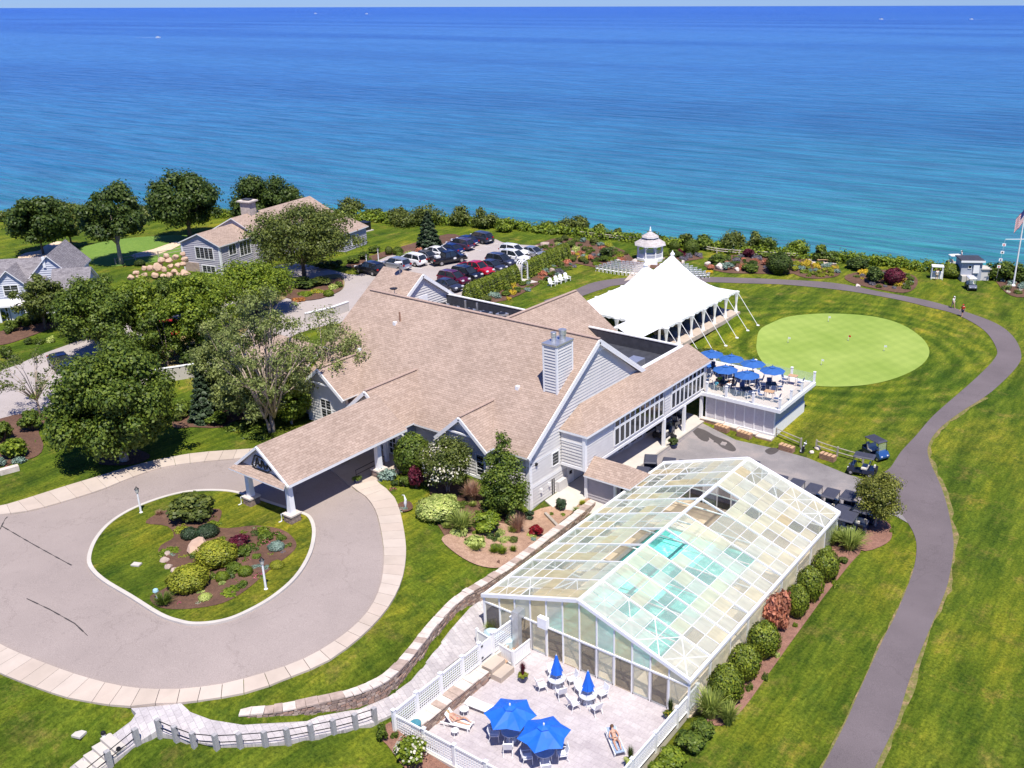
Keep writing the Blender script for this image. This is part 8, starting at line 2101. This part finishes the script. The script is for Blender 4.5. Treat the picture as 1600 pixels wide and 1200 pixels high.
# patio
for (x, y, l) in ((-28.0, 32.9, 'open bright blue umbrella with scalloped edge on the patio, left one'), (-25.5, 32.7, 'open bright blue umbrella with scalloped edge on the patio, right one')):
    u_ = umbrella(BLUEBRIGHT, 1.5, 2.4, 6, l, 'patio_umbrella', scal=.09, droop=.55, tip=WHITE); u_.location = (x, y, PATIO_Z); u_.rotation_euler = (0, 0, .52 + .3 * (x > -26)); u_['group'] = 'open patio umbrellas'
for (x, y, l) in ((-28.55, 38.0, 'closed bright blue umbrella, left one near the exhaust duct'), (-26.15, 37.85, 'closed bright blue umbrella, right one before the glass doors')):
    u_ = umbrella(BLUEBRIGHT, 1.4, 2.35, 6, l, 'patio_umbrella', False); u_.location = (x, y, PATIO_Z); u_['group'] = 'closed patio umbrellas'
PT = table_round(pm('frosted_tabletop', (.55, .57, .62), .3), .55, .72, 'x'); first['pt'] = True
PCH = folding_chair('x', 'patio_chair'); PCH2 = arm_chair(WHITE2, pm('white_sling', (.72, .72, .74), .7), 'x', 'patio_chair'); first['pc'] = True; first['pc2'] = True
for i, (x, y, w_) in enumerate(((-28.0, 32.9, 'left open umbrella'), (-25.5, 32.7, 'right open umbrella'), (-28.55, 38.0, 'left closed umbrella'), (-26.15, 37.85, 'right closed umbrella'))):
    place(PT, 'pt', (x, y, PATIO_Z), 0, 'round pale table under the %s on the patio' % w_, 'round patio tables')
    for k in range(4):
        a = k * PI / 2 + .5 + i * .2
        pos = ('far right', 'far left', 'near left', 'near right')[k]
        place(PCH2, 'pc2', (x + .95 * math.cos(a), y + .95 * math.sin(a), PATIO_Z), a + PI + .1, 'white patio armchair on the %s side of the %s table' % (pos, w_), 'white chairs round the patio tables')
bpy.data.objects.remove(PCH, do_unlink=True) if False else None
for c in kids(PCH): bpy.data.objects.remove(c, do_unlink=True)
bpy.data.objects.remove(PCH, do_unlink=True)
def lounger(label, cushion, frame, up=.5):
    t = empty('sun_lounger', (0, 0, 0), 0, label, 'sun lounger')   # head toward -x
    for sg in (-1, 1): MB().bar((-.95, sg * .3, .3), (.95, sg * .3, .3), .05, .06).build('rail', frame, t)
    for x in (-.7, .8):
        for sg in (-1, 1): MB().box(x - .03, sg * .3 - .03, 0, x + .03, sg * .3 + .03, .3).build('leg', frame, t)
    n_ = 9
    for k in range(n_): MB().box(-.2 + k * .125, -.3, .32, -.1 + k * .125, .3, .345).build('slat', frame, t)
    MB().bar((-.22, 0, .34), (-.22 - .72 * math.cos(up), 0, .34 + .72 * math.sin(up)), .6, .03, 0, (0, 0, 1)).build('backrest', frame, t)
    if cushion:
        MB().box(-.2, -.27, .35, .92, .27, .39).build('cushion', cushion, t)
        MB().bar((-.22, 0, .39), (-.22 - .70 * math.cos(up), 0, .39 + .70 * math.sin(up)), .54, .05).build('back_cushion', cushion, t)
    return t
wv = pm('white_towel', (.80, .80, .80), .9)
l1 = lounger('empty white sun lounger by the low patio wall', wv, WHITE2, .06); l1.location = (-31.1, 33.9, PATIO_Z); l1.rotation_euler = (0, 0, .1)
l2 = lounger('white sun lounger with raised back holding a person in pink', wv, WHITE2, .95); l2.location = (-31.3, 32.1, PATIO_Z); l2.rotation_euler = (0, 0, .25)
l3 = lounger('white and navy striped sun lounger holding a dark haired sunbather', pm('striped_towel', (.30, .38, .52), .9, .5, 8), WHITE2, .35); l3.location = (-22.9, 35.8, PATIO_Z); l3.rotation_euler = (0, 0, R(-40))
st2 = table_round(WHITE2, .27, .45, 'small round white side table between the two loungers'); st2.location = (-31.6, 33.05, PATIO_Z)
st3 = table_round(WHITE2, .22, .4, 'small white stool beside the lounger with the person in pink'); st3.location = (-30.9, 31.45, PATIO_Z)
def pot(x, y, z, label, kind, r=.28, mat=None):
    t = empty('flower_pot', (x, y, z), 0, label, 'plant pot'); MB().lathe([(r * .65, 0), (r, .38), (r * 1.05, .4)], 12).build('pot', mat or pm('dark_blue_glaze', (.02, .03, .09), .3), t)
    for k, kd in enumerate(kind):
        for nme_, me_ in lib(kd): o = link(nme_, me_, t); o.location = (0, 0, .35 + k * .12); o.scale = (r * 1.4 / (1 + k * .4),) * 2 + (.45 + .35 * k,)
pot(-30.6, 37.3, PATIO_Z, 'dark pot with yellow and burgundy foliage beside the board fence', ['low:yellow', 'blades:burgundy']); pot(-21.45, 39.4, PATIO_Z, 'dark blue pot with flowers at the pool house corner post', ['low:mid:yellow_f:60', 'blades:dark']); pot(-21.35, 34.9, PATIO_Z, 'dark blue pot with palm like leaves beside the right lattice fence', ['low:varieg', 'blades:dark'])
pot(-53.9, 45.9, float(hz0(-53.9, 45.9)) + .1, 'potted plant at the entrance handrail', ['low:mid']); pot(-39.2, 70.9, float(hz0(-39.2, 70.9)), 'green planter by the wing post in the cart yard', ['bush:dark'], .4)
hb = MB().lathe([(.32, 0), (.32, .25), (.28, .28)], 14).build('hose_reel', pm('teal_plastic', (.06, .22, .28), .4)); hb.location = (-32.7, 30.2, .2); tag(hb, 'teal hose reel at the corner of the two lattice fences', 'hose reel')
# sand bottle crates along the yard
def crate(u, v, label, rz=-.12):
    t = empty('slatted_crate', G(u, v), rz, label, 'crate')
    for z in (.08, .25, .42):
        for y in (-.28, .28): MB().box(-.7, y - .02, z - .06, .7, y + .02, z + .06).build('board', BRICKM, t)
        for x in (-.7, .7): MB().box(x - .02, -.28, z - .06, x + .02, .28, z + .06).build('board', BRICKM, t)
    for k in range(4): MB().box(-.72 + k * .38, -.3, .5, -.44 + k * .38, .3, .54).build('top_slat', WOOD_T, t)
for u, v, l in ((1128, 673, 'brown slatted wooden crate nearest the clubhouse wing, below the deck'), (1163, 683, 'brown slatted wooden crate in the middle of the ledge below the deck'), (1229, 704, 'brown slatted wooden crate just right of the deck corner'), (1293, 718, 'brown slatted wooden crate before the split rail fence')): crate(u, v, l)
gbg = empty('golf_bag', G(1252, 707), .5, 'white and black golf bag leaning at the end of the rail fence', 'golf bag')
MB().tube([(0, 0, 0), (.15, 0, .5), (.3, .02, .95)], [.17, .16, .16], 10).build('bag', WHITE, gbg); MB().box(.0, -.2, .15, .25, -.12, .7).build('pocket', BLACK, gbg); MB().tube([(0, 0, -.02), (.02, 0, .1)], [.18, .18], 10).build('bag_base', BLACK, gbg)
for k in range(5): MB().tube([(.3, -.08 + k * .04, .9), (.38, -.1 + k * .05, 1.2)], .012, 4).build('club', STEEL, gbg)
for x, y in ((-.15, .25), (-.15, -.3)): MB().tube([(.3, 0, .8), (x, y, 0)], .012, 4).build('stand_leg', BLACK, gbg)
bn = empty('waste_bin', GZ(-39.6, 71.6), 0, 'dark green waste bin by the wing post', 'bin'); MB().lathe([(.26, 0), (.3, .8)], 12).build('bin_body', pm('bin_green', (.02, .06, .04), .5), bn); MB().lathe([(.32, .8), (.3, .88), (.02, .95)], 12).build('lid', BLACK, bn)
# picnic table by the sea
pt = empty('picnic_table', G(1284, 409, .08), AZ, 'tan picnic table on a pale pad by the bluff fence', 'picnic table')
MB().box(-2.0, -1.5, -.06, 2.0, 1.5, .0).build('pad', CAPST, pt)
for k in range(4): MB().box(-.9, -.36 + k * .19, .72, .9, -.2 + k * .19, .76).build('plank', WOOD_T, pt)
for y in (-.75, .75): MB().box(-.9, y - .13, .42, .9, y + .13, .46).build('bench_plank', WOOD_T, pt)
for x in (-.7, .7):
    for sg in (-1, 1): MB().bar((x, sg * .7, 0), (x, sg * .2, .72), .07, .07).build('leg', WOOD_T, pt)
# adirondack chairs
def adirondack(label):
    t = empty('adirondack_chair', (0, 0, 0), 0, label, 'chair')    # faces +x
    for k in range(5):
        y = -.24 + k * .12; MB().bar((-.2, y, .3), (-.52, y, 1.0 + .06 * (2 - abs(k - 2))), .1, .03, 0, (1, 0, 0)).build('back_slat', WHITE2, t)
        MB().bar((-.25 + k * .13, 0, .29 + k * .02), (-.14 + k * .13, 0, .31 + k * .02), .55, .03).build('seat_slat', WHITE2, t)
    for sg in (-1, 1):
        MB().box(-.4, sg * .36 - .07, .55, .42, sg * .36 + .07, .58).build('armrest', WHITE2, t); MB().box(.3, sg * .33 - .03, 0, .4, sg * .33 + .03, .55).build('leg', WHITE2, t)
        MB().bar((.4, sg * .3, .34), (-.6, sg * .3, .03), .04, .12).build('rail', WHITE2, t)
    return t
A0 = adirondack('x'); first['ad'] = True
for i, (u, v) in enumerate(((862, 447), (871, 443.5), (878, 441), (886, 438.5))):
    place(A0, 'ad', G(u, v), R(-18), 'white adirondack chair on the lawn, %s of four in a row' % ('nearest', 'second', 'third', 'farthest')[i], 'adirondack chairs on the lawn')
# ceremony chairs in curved rows facing the gazebo
FC = folding_chair('x', 'ceremony_chair'); first['fc'] = True
gc2 = Vector((gz.x, gz.y)) ; cnt = 0
f2 = Vector((_sa, -_ca)); r2_ = Vector((_ca, _sa)); rn = ('front', 'second', 'third', 'fourth', 'fifth', 'back')
for side in (-1, 1):
    for row in range(6):
        n_ = 8 + row
        for k in range(n_):
            off = (1.35 + k * .56) * side
            dist = 5.2 + row * 1.0 - (abs(off) ** 2) * .035
            p = gc2 + f2 * dist + r2_ * off
            ang = math.atan2(gc2.y + 2 * 0 - p.y, gc2.x - p.x)
            ang = math.atan2(-f2.y, -f2.x) + off * .055
            place(FC, 'fc', GZ(p.x, p.y), ang, 'white folding chair in the %s ceremony row, %s %s of the aisle' % (rn[row], OR[k], 'left' if side < 0 else 'right'), 'white ceremony chairs before the gazebo')
# ---------------------------------------------------------------- people
def skinned(name, verts, edges, radii, mat, parent, root=0, sub=1):
    me = bpy.data.meshes.new(name); me.from_pydata(verts, edges, []); me.materials.append(mat); o = link(name, me, parent)
    md = o.modifiers.new('skin', 'SKIN'); md.use_smooth_shade = True
    for i, r_ in enumerate(radii): me.skin_vertices[0].data[i].radius = (r_, r_); me.skin_vertices[0].data[i].use_root = (i == root)
    s_ = o.modifiers.new('sub', 'SUBSURF'); s_.levels = sub; s_.render_levels = sub
    return o
def person(pose, loc, rz, label, shirt=None, shorts=None, hair=HAIR, cap=None, swim=None, group=None):
    t = empty('person', loc, rz, label, 'person', group)       # faces +x
    if pose in ('stand', 'walk'):
        s_ = .22 if pose == 'walk' else .04
        J = dict(pel=(0, 0, .95), ch=(.0, 0, 1.28), sh=(0, 0, 1.42), nk=(0, 0, 1.50), hd=(.02, 0, 1.58), ht=(.02, 0, 1.70))
        legs = [[(0, sg * .10, .90), (sg * s_ * .5 + .02, sg * .11, .50), (sg * s_, sg * .11, .10), (sg * s_ + .12, sg * .12, .04)] for sg in (-1, 1)]
        arms = [[(0, sg * .19, 1.40), (-sg * s_ * .4, sg * .25, 1.12), (-sg * s_ * .6 + .12, sg * .26, .90)] for sg in (-1, 1)]
    elif pose == 'sit':
        J = dict(pel=(0, 0, .52), ch=(-.05, 0, .85), sh=(-.04, 0, 1.0), nk=(-.02, 0, 1.08), hd=(.0, 0, 1.16), ht=(0, 0, 1.28))
        legs = [[(.05, sg * .1, .52), (.45, sg * .12, .50), (.5, sg * .12, .1), (.62, sg * .12, .04)] for sg in (-1, 1)]
        arms = [[(-.04, sg * .19, .98), (.08, sg * .24, .72), (.32, sg * .2, .78)] for sg in (-1, 1)]
    else:    # reclining on a lounger, head toward -x
        J = dict(pel=(0, 0, .50), ch=(-.28, 0, .66), sh=(-.42, 0, .76), nk=(-.49, 0, .83), hd=(-.55, 0, .90), ht=(-.60, 0, 1.0))
        legs = [[(.04, sg * .1, .50), (.42, sg * .12, .50 + .22 * (sg > 0)), (.80, sg * .11, .47), (.86, sg * .11, .56)] for sg in (-1, 1)]
        arms = [[(-.40, sg * .19, .74), (-.16, sg * .27, .58), (.06, sg * .16, .66)] for sg in (-1, 1)]
    V = [J['pel'], J['ch'], J['sh'], J['nk'], J['hd'], J['ht']]; E = [(0, 1), (1, 2), (2, 3), (3, 4), (4, 5)]; Rr = [.13, .135, .10, .055, .095, .07]
    for lg in legs:
        b = len(V); V += lg; E += [(0, b), (b, b+1), (b+1, b+2), (b+2, b+3)]; Rr += [.085, .062, .042, .035]
    for am in arms:
        b = len(V); V += am; E += [(2, b), (b, b+1), (b+1, b+2)]; Rr += [.055, .042, .028]
        w_ = Vector(am[2]); d = (w_ - Vector(am[1])).normalized(); sd = d.cross(Vector((0, 0, 1))).normalized() if abs(d.z) < .95 else Vector((0, 1, 0))
        pb = len(V); V.append(tuple(w_ + d * .08)); E.append((b + 2, pb)); Rr.append(.032)
        for k, (o_, L_) in enumerate(((-.03, .075), (-.01, .09), (.01, .085), (.03, .07))):
            f_ = len(V); V.append(tuple(w_ + d * (.08 + L_) + sd * o_)); E.append((pb, f_)); Rr.append(.009)
        f_ = len(V); V.append(tuple(w_ + d * .09 - sd * .06)); E.append((b + 2, f_)); Rr.append(.011)
    skinned('body', V, E, Rr, SKIN, t)
    hd = Vector(J['hd']); ax_ = (Vector(J['ht']) - Vector(J['nk'])).normalized()
    fwd = Vector((1, 0, 0)) if pose != 'lie' else Vector((.35, 0, .94)).normalized()
    hr = MB(); hr.lathe([(.06, -.10), (.105, -.03), (.11, .05), (.07, .11), (.01, .13)], 10); o = hr.build('hair', hair, t, smooth=True); o.location = hd + ax_ * .04 - fwd * .025; o.rotation_euler = ax_.to_track_quat('Z', 'X').to_euler()
    sdv = Vector((0, 1, 0)); up_ = fwd.cross(sdv)
    for sg in (-1, 1): q = hd + fwd * .088 + sdv * sg * .033 + ax_ * .02; MB().lathe([(.012, -.01), (.014, 0), (.01, .01)], 6, tuple(q)).build('eye', BLACK, t)
    q = hd + fwd * .10 - ax_ * .01; MB().tube([tuple(q + ax_ * .02), tuple(q + fwd * .02 - ax_ * .015)], [.008, .014], 5).build('nose', SKIN, t)
    if cap: c = MB(); c.lathe([(.112, 0), (.105, .06), (.05, .11), (.01, .12)], 12); c.box(.08, -.07, 0, .2, .07, .015); o = c.build('cap', cap, t); o.location = hd + ax_ * .045
    if shirt:
        v = [J['pel'], J['ch'], J['sh']]; e = [(0, 1), (1, 2)]; r_ = [.15, .158, .125]
        for am in arms: b = len(v); m_ = tuple(Vector(am[0]).lerp(Vector(am[1]), .75)); v += [am[0], m_]; e += [(2, b), (b, b+1)]; r_ += [.078, .066]
        skinned('shirt', v, e, r_, shirt, t)
    if shorts:
        v = [J['pel']]; e = []; r_ = [.155]
        for lg in legs: b = len(v); v += [lg[0], tuple(Vector(lg[0]).lerp(Vector(lg[1]), .85))]; e += [(0, b), (b, b+1)]; r_ += [.11, .085]
        skinned('shorts', v, e, r_, shorts, t)
    if swim:
        v = [J['pel'], tuple(Vector(J['pel']).lerp(Vector(J['ch']), .4))]; skinned('swim_bottom', v, [(0, 1)], [.175, .165], swim, t)
        v = [tuple(Vector(J['ch']).lerp(Vector(J['sh']), -.1)), tuple(Vector(J['ch']).lerp(Vector(J['sh']), .35))]; skinned('swim_top', v, [(0, 1)], [.175, .165], swim, t)
    return t
wt = pm('white_cotton', (.78, .78, .76), .9); kh = pm('khaki_cotton', (.42, .36, .27), .9); nv = pm('navy_cotton', (.03, .035, .07), .9); gn_ = pm('lime_cotton', (.30, .55, .05), .9); lb = pm('aqua_cotton', (.12, .45, .55), .9); pkm = pm('pink_swimsuit', (.60, .12, .16), .8)
person('walk', G(1488.5, 482), R(-20), 'person in white polo, pale shorts and cap walking along the cart path', wt, kh, cap=wt)
person('walk', G(1503, 495), R(-110), 'person in red shirt and dark shorts walking on the cart path', RED, nv, cap=RED)
person('stand', G(1463, 438), R(120), 'person in white shirt standing at the drink stand', wt, kh)
person('stand', G(1501, 408), R(200), 'person in white standing between the white roofed cart and the hut', wt, nv, cap=wt)
person('lie', (-22.95, 35.82, PATIO_Z - .05), R(-40), 'dark haired sunbather in black swimsuit lying on the striped lounger', swim=BLACK)
person('lie', (-31.3, 32.1, PATIO_Z - .05), .25, 'person in pink swimsuit reclining on the white lounger', swim=pkm, hair=pm('blonde_hair', (.45, .32, .16), .8))
person('sit', (-39.2, 79.9, DZ), R(-40), 'diner in lime green shirt seated at the shaded deck table', gn_, nv)
person('sit', (-38.9, 78.65, DZ), R(60), 'diner in aqua shirt with back to the camera on the deck', lb, kh)
person('sit', (-37.7, 78.9, DZ), R(140), 'diner in white shirt seated at the shaded deck table', wt, nv)
person('sit', (-37.8, 80.0, DZ), R(220), 'diner in dark clothes seated under the near left deck umbrella', nv, nv)
# ---------------------------------------------------------------- boats
for i, (u, v, L_, d) in enumerate(((247, 59, 9, 1), (493, 21.5, 22, -1), (573, 22, 22, -1), (1377, 30.5, 16, -1), (1518, 30.5, 14, -1))):
    x, y = PZ(u, v, SEA_Z); t = empty('motor_boat', (x, y, SEA_Z), AZ + (0 if d > 0 else PI), 'tiny white motor boat far out at sea, %s' % ('nearest, at the left with a long wake', 'left of two close together', 'right of two close together', 'near the horizon at the right', 'rightmost near the horizon')[i], 'boat', 'motor boats out at sea')
    s_ = L_ / 9.0
    h = MB(); h.add([(-4.5*s_, -1.4*s_, 0), (2*s_, -1.4*s_, 0), (5*s_, 0, .4*s_), (2*s_, 1.4*s_, 0), (-4.5*s_, 1.4*s_, 0), (-4.5*s_, -1.7*s_, 1.5*s_), (2*s_, -1.7*s_, 1.6*s_), (5.8*s_, 0, 2*s_), (2*s_, 1.7*s_, 1.6*s_), (-4.5*s_, 1.7*s_, 1.5*s_)], [(4,3,2,1,0), (5,6,7,8,9), (0,1,6,5), (1,2,7,6), (2,3,8,7), (3,4,9,8), (4,0,5,9)]); h.build('hull', WHITE, t)
    MB().box(-2*s_, -1.1*s_, 1.5*s_, 1.2*s_, 1.1*s_, 3*s_).build('cabin', WHITE, t); MB().box(-1.6*s_, -1.12*s_, 2.1*s_, 1.22*s_, 1.12*s_, 2.6*s_).build('cabin_window', GLASS, t)
    wk = MB(); Lw = L_ * (5.5 if i == 0 else 5); wk.add([(-4*s_, -.8*s_, .15), (-Lw*.4, -1.6*s_, .15), (-Lw, -.4*s_, .15), (-Lw, .4*s_, .15), (-Lw*.4, 1.6*s_, .15), (-4*s_, .8*s_, .15)], [(0,1,2,3,4,5)]); wk.build('wake', pm('foam', (.7, .75, .8), .8), t)
